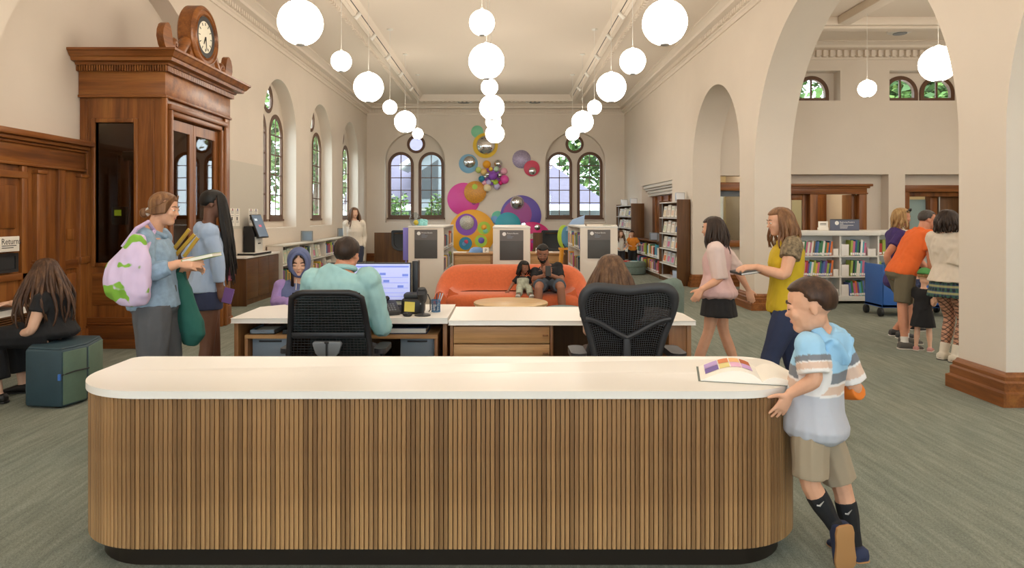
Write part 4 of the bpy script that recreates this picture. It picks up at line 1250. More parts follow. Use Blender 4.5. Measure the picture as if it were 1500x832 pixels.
# ================================================================ BOOKS (shared meshes)
BOOKC = ['#b8433a', '#2f5d8c', '#e0b640', '#3f7d55', '#7a4f8e', '#d9773a', '#e6dfd0', '#2b3440', '#4fa3b5', '#c96f8e', '#8a6a45', '#9fb04c', '#ece8e0', '#5a6fae']
def book_mesh(i, mc):
    mb = MB()
    mb.m = 0; mb.box(-.5, .5, -.5, -.46, 0, 1).box(-.5, -.40, -.46, .5, 0, 1).box(.40, .5, -.46, .5, 0, 1)
    mb.m = 1; mb.box(-.40, .40, -.46, .46, .015, .97)
    mb.m = 2; mb.box(-.44, .44, -.505, -.5, .05, .20)
    o = mb.build('book', [mc, M['paper'], M['print']], smooth=0, org=(0, 0, 0))
    me = o.data
    bpy.data.objects.remove(o)
    return me
BMATS = [mat('book_cloth_%d' % i, c, .55) for i, c in enumerate(BOOKC)]
BM_ = [book_mesh(i, m_) for i, m_ in enumerate(BMATS)]
PAST = [mat('cover_pastel_%d' % i, c, .6) for i, c in enumerate(('#d9c7a8', '#c9b7a6', '#b9c3c9', '#d8b8a0', '#c4ccb2', '#e0d6c4', '#a8a09a'))]
def cover_mesh(i):
    mb = MB()
    mb.m = 0; mb.box(-.5, .5, -.5, -.40, 0, 1).box(-.5, .5, .40, .5, 0, 1).box(-.5, -.48, -.5, .5, 0, 1)
    mb.m = 1; mb.box(-.48, .48, -.40, .40, .01, .99)
    mb.m = 2; mb.box(-.36, .36, -.53, -.5, .12, .60)
    mb.m = 3; mb.box(-.36, .36, -.53, -.5, .70, .82)
    q = [BMATS[6], M['paper'], PAST[i % 7], PAST[(i * 3 + 2) % 7]]
    if i % 4 == 1: q[2] = BMATS[i]
    if i % 3 == 0: q[0] = BMATS[12]
    if i % 5 == 4: q[0] = PAST[i % 7]
    o = mb.build('book', q, smooth=0, org=(0, 0, 0)); me = o.data; bpy.data.objects.remove(o); return me
CV_ = [cover_mesh(i) for i in range(14)]
rb = random.Random(5)
def book(me, p, rz, size, label, group, lean=0.0, tilt=0.0):
    o = bpy.data.objects.new('book', me); COL.objects.link(o)
    o.location = p
    o.rotation_euler = Matrix.Rotation(rz, 3, 'Z').to_euler() if not (lean or tilt) else (Matrix.Rotation(rz, 3, 'Z') @ Matrix.Rotation(lean, 3, 'Y') @ Matrix.Rotation(tilt, 3, 'X')).to_euler()
    o.scale = size
    return tag(o, label, 'book', group)
def row(p0, p1, rz, hmax, label, group, wmin=.022, wmax=.045, depth=.17, lean=0.0, fill=1.0, hmin=.72):
    """upright books side by side from p0 to p1, spines turned by rz (0 = spine towards the eye)"""
    p0, p1 = V(p0), V(p1); d = (p1 - p0).normalized(); L_ = (p1 - p0).length * fill; s = 0
    while s < L_ - wmin:
        w_ = rb.uniform(wmin, wmax); h = hmax * rb.uniform(hmin, 1.0)
        sh = abs(math.sin(lean)) * w_ * 0.5
        p = p0 + d * (s + w_ / 2) + V((0, 0, sh + .001))
        book(rb.choice(BM_), p, rz, (w_ * .94, depth, h), label, group, lean=lean)
        s += w_ * (1 / max(.6, math.cos(lean)))
def faceouts(p0, p1, n, rz, h, label, group, w_=.2):
    p0, p1 = V(p0), V(p1)
    for i in range(n):
        p = p0.lerp(p1, (i + .5) / n)
        hh = h * rb.uniform(.86, 1.0)
        book(CV_[rb.randrange(14)], p + V((0, 0, .012)), rz, (w_ * rb.uniform(.9, 1.05), .022, hh), label, group, tilt=R(-9))

# ================================================================ DIVIDER BOOKCASES behind the sofa
def divider(x0, x1, y0, y1, zt, label, side):
    t = thing('divider_bookcase', label, 'bookcase', ((x0 + x1) / 2, (y0 + y1) / 2, 0))
    MB().box(x0, x1, y0, y0 + .03, 0, zt - .03).build('end_panel', M['panelcream'], t, bevel=.003)
    MB().box(x0, x1, y1 - .03, y1, 0, zt - .03).build('end_panel', M['panelcream'], t, bevel=.003)
    MB().box(x0 - .005, x1 + .005, y0 - .005, y1 + .005, zt - .03, zt).build('top', M['shelfwhite'], t, bevel=.004)
    xm = (x0 + x1) / 2
    MB().box(xm - .01, xm + .01, y0 + .03, y1 - .03, .08, zt - .03).build('back_panel', M['panelcream'], t, smooth=0)
    for z in (.08, .51, .93):
        MB().box(x0 + .01, xm - .01, y0 + .03, y1 - .03, z, z + .022).build('shelf', M['shelfwhite'], t, smooth=0)
        MB().box(xm + .01, x1 - .01, y0 + .03, y1 - .03, z, z + .022).build('shelf', M['shelfwhite'], t, smooth=0)
    ym = (y0 + y1) / 2
    MB().box(x0 + .01, x1 - .01, ym - .012, ym + .012, .10, zt - .03).build('upright', M['panelcream'], t, smooth=0)
    MB().box(x0 + .03, x1 - .03, y0 + .02, y1 - .02, 0, .08).build('base', M['black'], t, smooth=0)
    # grey sign plate on the end
    w_ = (x1 - x0); a, b_ = xm - .20, xm + .20
    sp = MB().box(a, b_, y0 - .012, y0, zt - .565, zt - .06).build('sign_plate', M['sign'], t, bevel=.003)
    MB().box(a + .004, b_ - .004, y0 - .015, y0 - .012, zt - .24, zt - .064).build('sign_header', M['signhead'], sp, smooth=0)
    MB().lathe([(.032, 0), (.032, .002), (.001, .002)], (a + .075, y0 - .0152, zt - .125), (V((1, 0, 0)), V((0, 0, 1)), V((0, -1, 0))), 24).build('round_mark', M['print'], sp)
    text('Picture Books', .034, (a + .122, y0 - .0165, zt - .125), (R(90), 0, 0), M['print'], t)
    lines = MB()
    for i, l_ in enumerate((.06, .11, .09)):
        lines.box(a + .122, a + .122 + l_, y0 - .0165, y0 - .0155, zt - .150 - i * .022, zt - .143 - i * .022)
    lines.build('small_print', M['bluegrey'], sp, smooth=0)
    return t
ZT = 1.365
divider(-1.692, -1.068, 12.0, 14.3, ZT, 'white divider bookcase with grey sign, between the monitor and the yellow wall disc', 1)
divider(-.195, .435, 11.55, 13.9, ZT, 'white divider bookcase with grey sign, directly behind the middle of the orange sofa', 0)
divider(1.33, 1.99, 12.0, 14.3, ZT, 'white divider bookcase with grey sign and books lying on top, behind the long-haired woman', -1)
for z, nm in ((.952, 'top'), (.532, 'middle')):
    for y0, y1 in ((12.05, 13.12), (13.18, 14.25)):
        fl = .85
        row((-1.17, y0, z), (-1.17, y1, z), R(90), .30, 'book on the %s shelf in the aisle side of the bookcase beside the monitor' % nm, 'books in the bookcase beside the monitor, %s shelf' % nm, .07, .12, .19, fill=fl)
        row((1.43, y1, z), (1.43, y0, z), R(-90), .30, 'book on the %s shelf in the aisle side of the bookcase behind the long-haired woman' % nm, 'books in the bookcase behind the long-haired woman, %s shelf' % nm, .07, .12, .19, fill=fl)
for x, y, w_, d_, h, c_, lb in ((1.62, 12.35, .30, .22, .03, '#c9b49a', 'tan book lying flat on top of the bookcase, its stack topped by none'), (1.83, 12.5, .26, .2, .022, '#8b8f78', 'olive book lying flat on top of the bookcase behind the long-haired woman')):
    t = thing('flat_book', lb.replace(', its stack topped by none', ' behind the long-haired woman'), 'book', (x, y, ZT))
    MB().box(x - w_ / 2, x + w_ / 2, y - d_ / 2, y + d_ / 2, ZT + .001, ZT + .005).box(x - w_ / 2, x + w_ / 2, y - d_ / 2, y + d_ / 2, ZT + h - .004, ZT + h).box(x - w_ / 2, x - w_ / 2 + .006, y - d_ / 2, y + d_ / 2, ZT + .001, ZT + h).build('cover', mat('cover_' + c_[1:], c_, .6), t, smooth=0)
    MB().box(x - w_ / 2 + .006, x + w_ / 2 - .004, y - d_ / 2 + .004, y + d_ / 2 - .004, ZT + .005, ZT + h - .004).build('pages', M['paper'], t, smooth=0)
tag(MB().prism(rrect(1.9, 2.0, 12.1, 12.2, (.02,) * 4, 3), ZT + .001, ZT + .02, XY).build('notepad', M['paper'], smooth=0), 'small white notepad on the bookcase corner nearest the long-haired woman', 'notepad')
t = thing('blue_plush_wing', 'pale blue soft wing-shaped cushion standing behind the right divider bookcase', 'cushion', (1.75, 15.0, 1.2))
MB().loft([[(1.35 + a, 15.0 + .05 * s, 1.22 + b_) for a, b_, s in ((0, 0, -1), (.34, .02, -1), (.34, .02, 1), (0, 0, 1))], [(1.40 + a, 15.0 + .06 * s, 1.34 + b_) for a, b_, s in ((0, 0, -1), (.34, .03, -1), (.34, .03, 1), (0, 0, 1))], [(1.50 + a, 15 + .03 * s, 1.47 + b_) for a, b_, s in ((0, 0, -1), (.26, .09, -1), (.26, .09, 1), (0, 0, 1))]]).build('cushion', mat('pale_blue_fabric', '#9db8da', .8), t, smooth=60)
MB().tube([(1.5, 15, 0.0), (1.5, 15, 1.24)], .03, 8).build('pole', M['shelfwhite'], t)
t = thing('paper_flower', 'turquoise paper flower on top of the divider bookcase nearest the monitor', 'decoration', (-1.52, 12.7, ZT))
for i in range(7):
    a = i * .9
    MB().ell((-1.53 + .07 * math.cos(a) * (i > 0), 12.7 + .03 * math.sin(a), ZT + .055 + .03 * math.sin(a)), (.06, .03, .045), nu=10, nv=6).build('petal', mat('turquoise_paper', '#8fd0d2', .8), t)
t = thing('balloon_vase', 'clear rounded vase with a yellow flower on the bookcase nearest the monitor', 'vase', (-1.66, 12.4, ZT))
MB().lathe([(.05, 0), (.085, .05), (.10, .12), (.085, .19), (.05, .235), (.02, .25)], (-1.64, 12.5, ZT), seg=20, caps=False).build('glass_body', M['acrylic'], t)
MB().ell((-1.62, 12.5, ZT + .06), (.045, .045, .05), nu=10, nv=8).build('yellow_flower', mat('yellow_petal', '#e4c433', .7), t)
t = tag(MB().box(-1.83, -1.72, 12.3, 12.36, .75, ZT - .03).box(-1.85, -1.70, 12.25, 12.41, 0, .02).box(-1.79, -1.76, 12.31, 12.35, 0.02, .75).build('lavender_banner', mat('lavender_banner', '#8f86df', .6), bevel=.01), 'lavender display stand at the edge of the divider bookcase nearest the monitor', 'display')

# low wooden display tables behind the dividers
for x0, x1, lb in ((-1.25, -.25, 'low oak display table under the large yellow wall disc'), (.5, 1.42, 'low oak display table under the magenta wall disc')):
    t = thing('display_table', lb, 'table', ((x0 + x1) / 2, 16.3, 0))
    MB().box(x0, x1, 16.0, 16.9, .63, .67).build('table_top', M['deskwood'], t, bevel=.006)
    MB().box(x0 + .03, x1 - .03, 16.03, 16.06, .30, .63).build('apron', M['deskwood'], t, bevel=.004)
    for x in (x0 + .05, x1 - .05):
        for y in (16.05, 16.85):
            MB().box(x - .03, x + .03, y - .03, y + .03, 0, .63).build('leg', M['deskwoodz'], t, bevel=.005)
def card(x, y, z, w_, h, ch, lb):
    t = thing('letter_card', lb, 'card', (x, y, z))
    MB().box(x - w_ / 2, x + w_ / 2, y, y + .01, z, z + h).box(x - w_ / 2, x + w_ / 2, y, y + .08, z, z + .006).build('card', M['paper'], t, smooth=0)
    if ch: text(ch, h * .85, (x, y - .001, z + h * .18), (R(90), 0, 0), M['ink'], t, align='CENTER')
card(-.44, 16.1, .672, .14, .13, 'P', 'white card lettered P on the low table under the yellow disc')
card(.80, 16.1, .672, .13, .12, 'O', 'white card lettered O on the low table under the magenta disc')
for x, y, w_, c_, lb in ((-1.08, 16.15, .34, '#e9e4da', 'white paper sheets on the low table under the yellow disc'), (1.0, 16.15, .3, '#ece7dd', 'white paper sheets on the low table under the magenta disc')):
    tag(MB().box(x - w_ / 2, x + w_ / 2, y, y + .25, .672, .69).build('paper_stack', mat('sheets_' + c_[1:], c_, .8), bevel=.003), lb, 'papers')
t = thing('blue_dome', 'blue half-dome toy on the low table under the yellow disc', 'toy', (-.62, 16.3, .672))
MB().lathe([(.19, 0), (.185, .04), (.15, .09), (.09, .125), (.001, .135)], (-.66, 16.3, .672), seg=24).build('dome', mat('blue_toy', '#5f86b8', .35), t, smooth=60)
MB().lathe([(.2, 0), (.2, .012)], (-.66, 16.3, .672), seg=24).build('rim', M['bluegrey'], t)
# child's oval chair
t = thing('child_chair', 'blue oval-backed child chair with lime rim and orange legs', 'chair', (1.38, 15.0, 0))
ax = (V((1, 0, 0)), V((0, .12, 1)).normalized(), V((0, -1, .12)).normalized())
e = MB(); e.loft([[V((1.38, 15.2, 1.08)) + ax[0] * .115 * r * math.cos(a) + ax[1] * .235 * r * math.sin(a) + ax[2] * h for a in [2 * math.pi * k / 28 for k in range(28)]] for r, h in ((.9, 0), (1, .02), (.95, .05), (.6, .06))])
e.build('back', mat('chair_blue', '#4c86a8', .5), t, smooth=50)
e = MB(); e.loft([[V((1.32, 15.24, 1.08)) + ax[0] * .14 * r * math.cos(a) + ax[1] * .26 * r * math.sin(a) + ax[2] * h for a in [2 * math.pi * k / 28 for k in range(28)]] for r, h in ((.95, 0), (1, .02), (1, .04), (.9, .05))])
e.build('lime_rim', mat('chair_lime', '#a8c62f', .5), t, smooth=50)
om = mat('chair_orange', '#e59a1f', .5)
MB().prism(rrect(1.2, 1.52, 14.95, 15.25, (.06,) * 4, 5), .80, .84, XY).build('seat', om, t, bevel=.01)
for a, b_ in (((1.27, 15.0, .81), (1.18, 14.92, .0)), ((1.47, 15.0, .81), (1.56, 14.92, 0)), ((1.27, 15.2, .81), (1.2, 15.3, 0)), ((1.47, 15.2, .81), (1.54, 15.3, 0))):
    MB().tube([a, b_], [.04, .03], 8).build('leg', om, t)
MB().tube([(1.30, 15.1, .92), (1.40, 14.9, .70), (1.52, 14.88, .62), (1.45, 14.95, .78), (1.40, 15.1, .93)], .014, 6).build('black_strap', M['black'], t)

# reading nooks along the far wall
for x0, x1, a, b_, lb in ((-4.1, -2.3, -3.55, -2.45, 'walnut reading nook with a black rounded seat under the leftmost far windows'), (.9, 2.5, 1.2, 2.35, 'walnut reading nook with a black seat under the far windows beside the magenta disc')):
    t = thing('reading_nook', lb, 'bench', ((x0 + x1) / 2, 21.8, 0))
    MB().prism(rect(x0, x1, 0, 1.02), 21.5, 21.56, XZ, holes=[rrect(a, b_, .45, .98, (.25, .25, .05, .05), 6)]).build('front_panel', M['walnut'], t, smooth=0)
    MB().prism(rrect(a - .03, b_ + .03, .42, 1.09, (.28, .28, .06, .06), 8), 21.56, 21.75, XZ).build('back_cushion', M['nookblack'], t, bevel=.02)
    MB().prism(rrect(a, b_, .45, 1.06, (.25, .25, .05, .05), 8), 21.44, 21.56, XZ, holes=[rrect(a + .07, b_ - .07, .52, 1.02, (.2, .2, .04, .04), 8)]).build('rounded_rim', M['nookblack'], t, bevel=.015)
    MB().box(x0, x1, 21.75, 22.6, 0, .44).build('seat_box', M['walnut'], t, smooth=0)

# ================================================================ LEFT WALL: self-checkout counter and low bookcases
t = thing('checkout_counter', 'walnut cupboard counter with pale top under the self-checkout kiosk', 'cabinet', (-4.5, 12.5, 0))
MB().box(XL + .015, -4.43, 11.7, 13.35, .10, .815).build('body', M['walnuty'], t, smooth=0)
MB().box(XL + .015, -4.41, 11.66, 11.7, 0, .815).build('end_panel', M['walnut'], t, bevel=.003)
MB().box(XL + .015, -4.40, 11.63, 13.38, .815, .85).build('counter_top', M['white'], t, bevel=.004)
MB().box(XL + .015, -4.46, 11.7, 13.35, 0, .10).build('toe_kick', M['walnut'], t, smooth=0)
for y0, y1 in ((11.71, 12.24), (12.25, 12.78), (12.79, 13.34)):
    MB().box(-4.43, -4.412, y0, y1, .11, .80).build('door', M['walnuty'], t, bevel=.003)
t = thing('checkout_kiosk', 'black self-checkout kiosk with a tilted touch screen', 'kiosk', (-4.55, 12.3, .85))
MB().prism(rrect(XL + .02, -4.38, 11.95, 12.85, (.02,) * 4, 4), .852, .885, XY).build('scan_pad', M['black'], t, bevel=.006)
MB().prism(rrect(XL + .03, -4.39, 11.97, 12.83, (.02,) * 4, 4), .885, .892, XY).build('pad_top', M['white'], t, smooth=0)
MB().loft([[(x, y, z) for x, y in ((-4.66, 12.2), (xx, 12.2), (xx, 12.6), (-4.66, 12.6))] for xx, z in ((-4.47, .892), (-4.47, 1.22), (-4.52, 1.36))]).build('body', M['black'], t, bevel=.008)
MB().box(-4.47, -4.455, 12.22, 12.58, .892, 1.17).build('white_front', M['shelfwhite'], t, bevel=.004)
MB().box(-4.455, -4.448, 12.34, 12.46, 1.04, 1.06).build('receipt_slot', M['black'], t, smooth=0)
c_ = V((-4.455, 12.4, 1.36)); n_ = V((.93, -.10, .36)).normalized(); u_ = V((.1, .99, 0)).normalized(); w_ = n_.cross(u_)
rm = Matrix((u_, w_, n_)).transposed()
sc1 = MB().obox(c_, (.20, .225, .016), rm).build('screen_bezel', M['black'], t, bevel=.006)
MB().obox(c_ + n_ * .0165, (.18, .205, .002), rm).build('screen', M['screendark'], sc1, smooth=0)
for dy, dz, m_ in ((.0, .0, mat('icon_red', '#c9596a', .4, emit=.4)), (-.08, .12, mat('icon_pale', '#c4d6e6', .4, emit=.4))):
    MB().obox(c_ + n_ * .019 + u_ * dy + w_ * dz, (.05, .02, .001), rm).build('screen_icon', m_, sc1, smooth=0)
for y0, y1, lb in ((11.66, 12.10, 'white two-column notice on the grey wall panel beside the vestibule'), (12.5, 13.0, 'white notice with coloured symbols on the grey wall panel behind the kiosk')):
    t = thing('notice', lb, 'notice', (XL + .013, (y0 + y1) / 2, 1.36))
    for i in (0, 1):
        a = y0 + i * (y1 - y0) / 2; b_ = a + (y1 - y0) / 2 - .025
        s_ = MB().box(XL + .013, XL + .017, a, b_, 1.37, 1.68).build('sheet', M['paper'], t, smooth=0)
        q = MB()
        for z in (1.63, 1.61, 1.59, 1.55, 1.45, 1.43): q.box(XL + .017, XL + .018, a + .03, b_ - .05, z, z + .007)
        q.build('print_lines', M['grey'], s_, smooth=0)
        MB().lathe([(.022, 0), (.022, .0015), (.001, .0015)], (XL + .017, (a + b_) / 2, 1.655), 'x', 12).build('symbol', mat('symbol_%d' % i, ('#a05060', '#4b4f8c')[i], .6), s_)
        MB().box(XL + .017, XL + .018, a + .05, a + .10, 1.47, 1.53).build('small_picture', M['ink'], s_, smooth=0)
def low_case(y0, y1, lb, mat_='panelcream', x0=XL + .015, x1=-4.36, zt=.97, rows=(.16, .57), zr=.93):
    t = thing('low_bookcase', lb, 'bookcase', ((x0 + x1) / 2, (y0 + y1) / 2, 0))
    MB().box(x0, x1 + .015, y0, y1, zt - .035, zt).build('top', M['wallpanel'], t, bevel=.004)
    MB().box(x0, x0 + .02, y0, y1, .06, zt - .035).build('back_panel', M['walnut'], t, smooth=0)
    n = max(1, round((y1 - y0) / 1.0))
    for i in range(n + 1):
        y = y0 + (y1 - y0 - .025) * i / n
        MB().box(x0 + .02, x1, y, y + .025, 0, zt - .035).build('upright', M[mat_], t, smooth=0)
    for z in rows:
        MB().box(x0 + .02, x1, y0 + .025, y1, z - .02, z).build('shelf', M['shelfwhite'], t, smooth=0)
    MB().box(x0 + .02, x1 - .02, y0, y1, 0, rows[0] - .02).build('base', M['walnut'], t, smooth=0)
    return t
low_case(13.42, 17.7, 'low white bookcase along the arched-window wall, beside the kiosk counter')
low_case(17.72, 21.4, 'low white bookcase along the arched-window wall, at its far end')
for z, nm in ((.161, 'lower'), (.571, 'upper')):
    for k_, y in enumerate((13.5, 14.5, 15.55, 16.65)):
        if (k_ + (z > .3)) % 2:
            faceouts((-4.44, y + .05, z), (-4.44, y + .95, z), 4, R(90), .30, 'face-out picture book on the %s shelf of the bookcase beside the kiosk counter' % nm, 'face-out books along the arched windows, %s shelf' % nm, .19)
        else:
            row((-4.46, y + .02, z), (-4.46, y + .9, z), R(90), .31, 'book on the %s shelf of the low bookcase beside the kiosk counter' % nm, 'books along the arched windows, %s shelf' % nm, .05, .085)
for y, lb in ((15.5, 'clear acrylic sign holder on the low bookcase between the first two arched windows'), (18.9, 'clear acrylic sign holder on the low bookcase beyond the second arched window')):
    t = thing('sign_holder', lb, 'sign holder', (-4.5, y, .97))
    MB().box(-4.62, -4.36, y, y + .012, .972, 1.20).build('acrylic_sheet', M['acrylic'], t, smooth=0)
    MB().box(-4.60, -4.38, y + .013, y + .016, .99, 1.19).build('printed_card', mat('pale_card', '#c8ccd6', .6), t, smooth=0)
    MB().box(-4.62, -4.36, y - .03, y + .05, .971, .976).build('foot', M['grey'], t, smooth=0)
    MB().box(-4.625, -4.615, y - .004, y + .02, .972, 1.205).box(-4.365, -4.355, y - .004, y + .02, .972, 1.205).box(-4.625, -4.355, y - .004, y + .02, 1.197, 1.205).build('dark_edge', M['grey'], t, smooth=0)

# ================================================================ RIGHT WALL BOOKCASES
def tall_case(x0, y0, y1, shelves, lb):
    t = thing('tall_bookcase', lb, 'bookcase', ((x0 + XR) / 2, (y0 + y1) / 2, 0))
    zt = shelves[-1]; x1 = XR - .015
    MB().box(x0, x1, y0, y0 + .03, 0, zt + .04).build('end_panel', M['walnut'], t, bevel=.003)
    MB().box(x0, x1, y1 - .03, y1, 0, zt + .04).build('end_panel', M['walnut'], t, bevel=.003)
    MB().box(x1 - .02, x1, y0 + .03, y1 - .03, 0, zt).build('back_panel', M['walnut'], t, smooth=0)
    ym = (y0 + y1) / 2
    for z in shelves:
        MB().box(x0 + .005, x1 - .02, y0 + .03, y1 - .03, z - .025, z).build('shelf', M['shelfwhite'], t, smooth=0)
    MB().box(x0 + .02, x1 - .02, y0 + .03, y1 - .03, 0, shelves[0] - .025).build('base', M['walnut'], t, smooth=0)
    for y in (y0 + .04, y1 - .06): MB().box(x0 + .06, x0 + .085, y, y + .02, shelves[0], zt - .025).build('slotted_post', M['silver'], t, smooth=0)
tall_case(3.79, 15.0, 16.75, (.12, .43, .78, 1.14, 1.51, 1.87), 'tall walnut-ended bookcase by the arcade, nearer of the two')
tall_case(3.70, 19.95, 22.6, (.12, .48, .83, 1.18, 1.53, 1.87), 'tall walnut-ended bookcase by the far corner, farther of the two')
nm = ['bottom', 'second', 'third', 'fourth', 'fifth']
for i, z in enumerate((.43, .78, 1.14, 1.51)):
    faceouts((3.86, 15.1, z), (3.86, 16.65, z), 4, R(-90), .29, 'face-out pale picture book on the %s shelf of the nearer tall bookcase' % nm[i + 1], 'face-out books of the nearer tall bookcase, %s shelf' % nm[i + 1], .30)
for i, z in enumerate((.48, .83, 1.18, 1.53)):
    faceouts((3.78, 20.05, z), (3.78, 22.5, z), 6, R(-90), .26, 'face-out pale book on the %s shelf of the farther tall bookcase' % nm[i + 1], 'face-out books of the farther tall bookcase, %s shelf' % nm[i + 1], .3)
tag(MB().box(3.86, 4.03, 15.3, 15.7, .121, .30).build('storage_bin', mat('pale_blue_bin', '#aebbd0', .5), bevel=.012), 'pale blue bin on the bottom shelf of the nearer tall bookcase', 'bin')
t = thing('low_bookcase', 'low walnut bookcase between the two tall bookcases of the arcade wall', 'bookcase', (3.95, 18.3, 0))
MB().box(3.80, XR - .015, 16.78, 19.92, .875, .91).build('top', M['walnuty'], t, bevel=.004)
MB().box(XR - .035, XR - .015, 16.78, 19.92, .05, .875).build('back_panel', M['walnut'], t, smooth=0)
for y in (16.78, 18.34, 19.89): MB().box(3.82, XR - .035, y, y + .03, 0, .875).build('upright', M['walnut'], t, smooth=0)
for z in (.12, .50): MB().box(3.81, XR - .035, 16.81, 19.89, z - .022, z).build('shelf', M['shelfwhite'], t, smooth=0)
MB().box(3.83, XR - .035, 16.81, 19.89, 0, .098).build('base', M['walnuty'], t, smooth=0)
for z, n2 in ((.121, 'lower'), (.501, 'upper')):
    for y0, y1 in ((18.3, 16.83), (19.85, 18.4)):
        row((3.92, y0, z), (3.92, y1, z), R(-90), .31, 'book on the %s shelf of the low walnut bookcase' % n2, 'books of the low walnut bookcase, %s shelf' % n2, .09, .15, .19, fill=.9)
for x, y, z, lb in ((3.93, 15.25, 1.87, 'silver display box on top of the nearer tall bookcase'), (3.85, 20.3, 1.87, 'silver display box on top of the farther tall bookcase, beside its end panel'), (3.85, 21.9, 1.87, 'silver display box on top of the farther tall bookcase, in the far corner'), (3.92, 17.0, .91, 'pale blue framed card on the low walnut bookcase, beside the tall shelf'), (3.92, 17.9, .91, 'grey framed card standing in the middle of the low walnut bookcase')):
    t = thing('display_box', lb, 'display box', (x, y, z))
    MB().box(x - .10, x + .10, y, y + .10, z + .001, z + .20).build('box', M['silver'] if z > 1 else M['grey'], t, bevel=.004)
    MB().box(x - .085, x + .085, y - .004, y, z + .015, z + .185).build('front_card', mat('card_front', '#dfe2e6' if z > 1 else '#aebccd', .5), t, smooth=0)

# ================================================================ WHITE ROLLING BOOKSHELF in the side room
def rolling(x0, x1, y0, lb, mid):
    t = thing('rolling_bookshelf', lb, 'bookshelf', ((x0 + x1) / 2, y0 + .3, 0))
    y1 = y0 + .6
    MB().box(x0, x1, y0 - .02, y1 + .02, 1.20, 1.285).build('top', M['shelfwhite'], t, bevel=.006)
    MB().box(x0, x1, y0, y1, .05, .135).build('base', M['shelfwhite'], t, bevel=.004)
    for x in [x0] + mid + [x1 - .03]:
        MB().box(x, x + .03, y0 + .02, y1 - .02, .135, 1.20).build('upright', M['shelfwhite'], t, smooth=0)
    MB().box(x0, x1, y0 + .29, y0 + .31, .135, 1.20).build('back_panel', M['shelfwhite'], t, smooth=0)
    for z in (.485, .845):
        MB().box(x0 + .01, x1 - .01, y0 + .005, y0 + .29, z - .022, z).build('shelf', M['shelfwhite'], t, smooth=0)
    for x in (x0 + .1, x1 - .16, x1 - .05):
        MB().lathe([(.03, -.015), (.033, 0), (.03, .015)], (x, y0 + .06, .033), 'x', 12).build('caster', M['black'], t)
rolling(4.98, 6.60, 12.0, 'white rolling bookshelf full of picture books behind the boy', [5.90])
rolling(6.66, 8.2, 12.3, 'white rolling bookshelf behind the stooping man in orange', [7.4])
def bay(x0, x1, z, lb, grp, fill, lean):
    row((x0, 12.12, z), (x1, 12.12, z), 0, .28, lb, grp, .026, .040, .19, lean=lean, fill=fill, hmin=.8)
for z, n2 in ((.136, 'bottom'), (.486, 'middle'), (.846, 'top')):
    bay(5.16, 5.77, z, 'thin picture book in the wider bay of the white rolling shelf, %s shelf' % n2, 'books in the wider bay of the white rolling shelf, %s shelf' % n2, 1, R(7 if z > .2 else -9))
    bay(6.09, 6.38, z, 'thin picture book in the narrow bay of the white rolling shelf, %s shelf' % n2, 'books in the narrow bay of the white rolling shelf, %s shelf' % n2, 1, R(-7 if z < .2 else 4))
    for x, lb in ((5.80, 'white bookend box closing the wider bay, %s shelf' % n2), (5.945, 'tall white bookend box opening the narrow bay, %s shelf' % n2), (6.41, 'white bookend box closing the narrow bay, %s shelf' % n2)):
        h = .20 if x == 5.945 else .12
        w_ = .13 if x == 5.945 else (.09 if x < 5.9 else .14)
        t = tag(MB().box(x, x + w_, 12.04, 12.055, z + .001, z + h).box(x, x + w_, 12.055, 12.22, z + .001, z + .006).box(x, x + .006, 12.055, 12.22, z + .006, z + h * 1.3).build('bookend', M['white'], bevel=.002), lb, 'bookend')
    row((6.7, 12.44, z), (7.3, 12.44, z), 0, .27, 'book on the %s shelf of the rolling bookshelf behind the man in orange' % n2, 'books behind the man in orange, %s shelf' % n2, .09, .14)
t = thing('shelf_sign', 'blue-grey sign with round mark and white lettering on the white rolling shelf', 'sign', (6.06, 12.2, 1.286))
MB().box(5.80, 6.315, 12.15, 12.175, 1.287, 1.49).build('plate', mat('slate_sign', '#5d6276', .5), t, bevel=.003)
MB().box(5.80, 6.315, 12.146, 12.151, 1.472, 1.49).build('dark_edge', M['sign'], t, smooth=0)
MB().lathe([(.036, 0), (.036, .002), (.001, .002)], (5.915, 12.149, 1.42), (V((1, 0, 0)), V((0, 0, 1)), V((0, -1, 0))), 24).build('round_mark', M['print'], t)
text('Beginning Readers', .036, (5.965, 12.147, 1.425), (R(90), 0, 0), M['print'], t)
q = MB()
for i, l_ in enumerate((.06, .24, .14, .13)): q.box(5.97, 5.97 + l_, 12.147, 12.149, 1.40 - i * .024, 1.407 - i * .024)
q.build('small_print', M['print'], t, smooth=0)
t = thing('shelf_sign', 'small cream sign standing on the white rolling shelf beside the blue-grey one', 'sign', (5.70, 12.2, 1.286))
MB().box(5.61, 5.785, 12.2, 12.21, 1.34, 1.45).box(5.61, 5.785, 12.18, 12.24, 1.287, 1.34).build('card', M['paper'], t, bevel=.003)
q = MB(); q.box(5.64, 5.75, 12.198, 12.2, 1.405, 1.415); q.box(5.64, 5.75, 12.198, 12.2, 1.385, 1.395); q.build('print_lines', M['ink'], t, smooth=0)

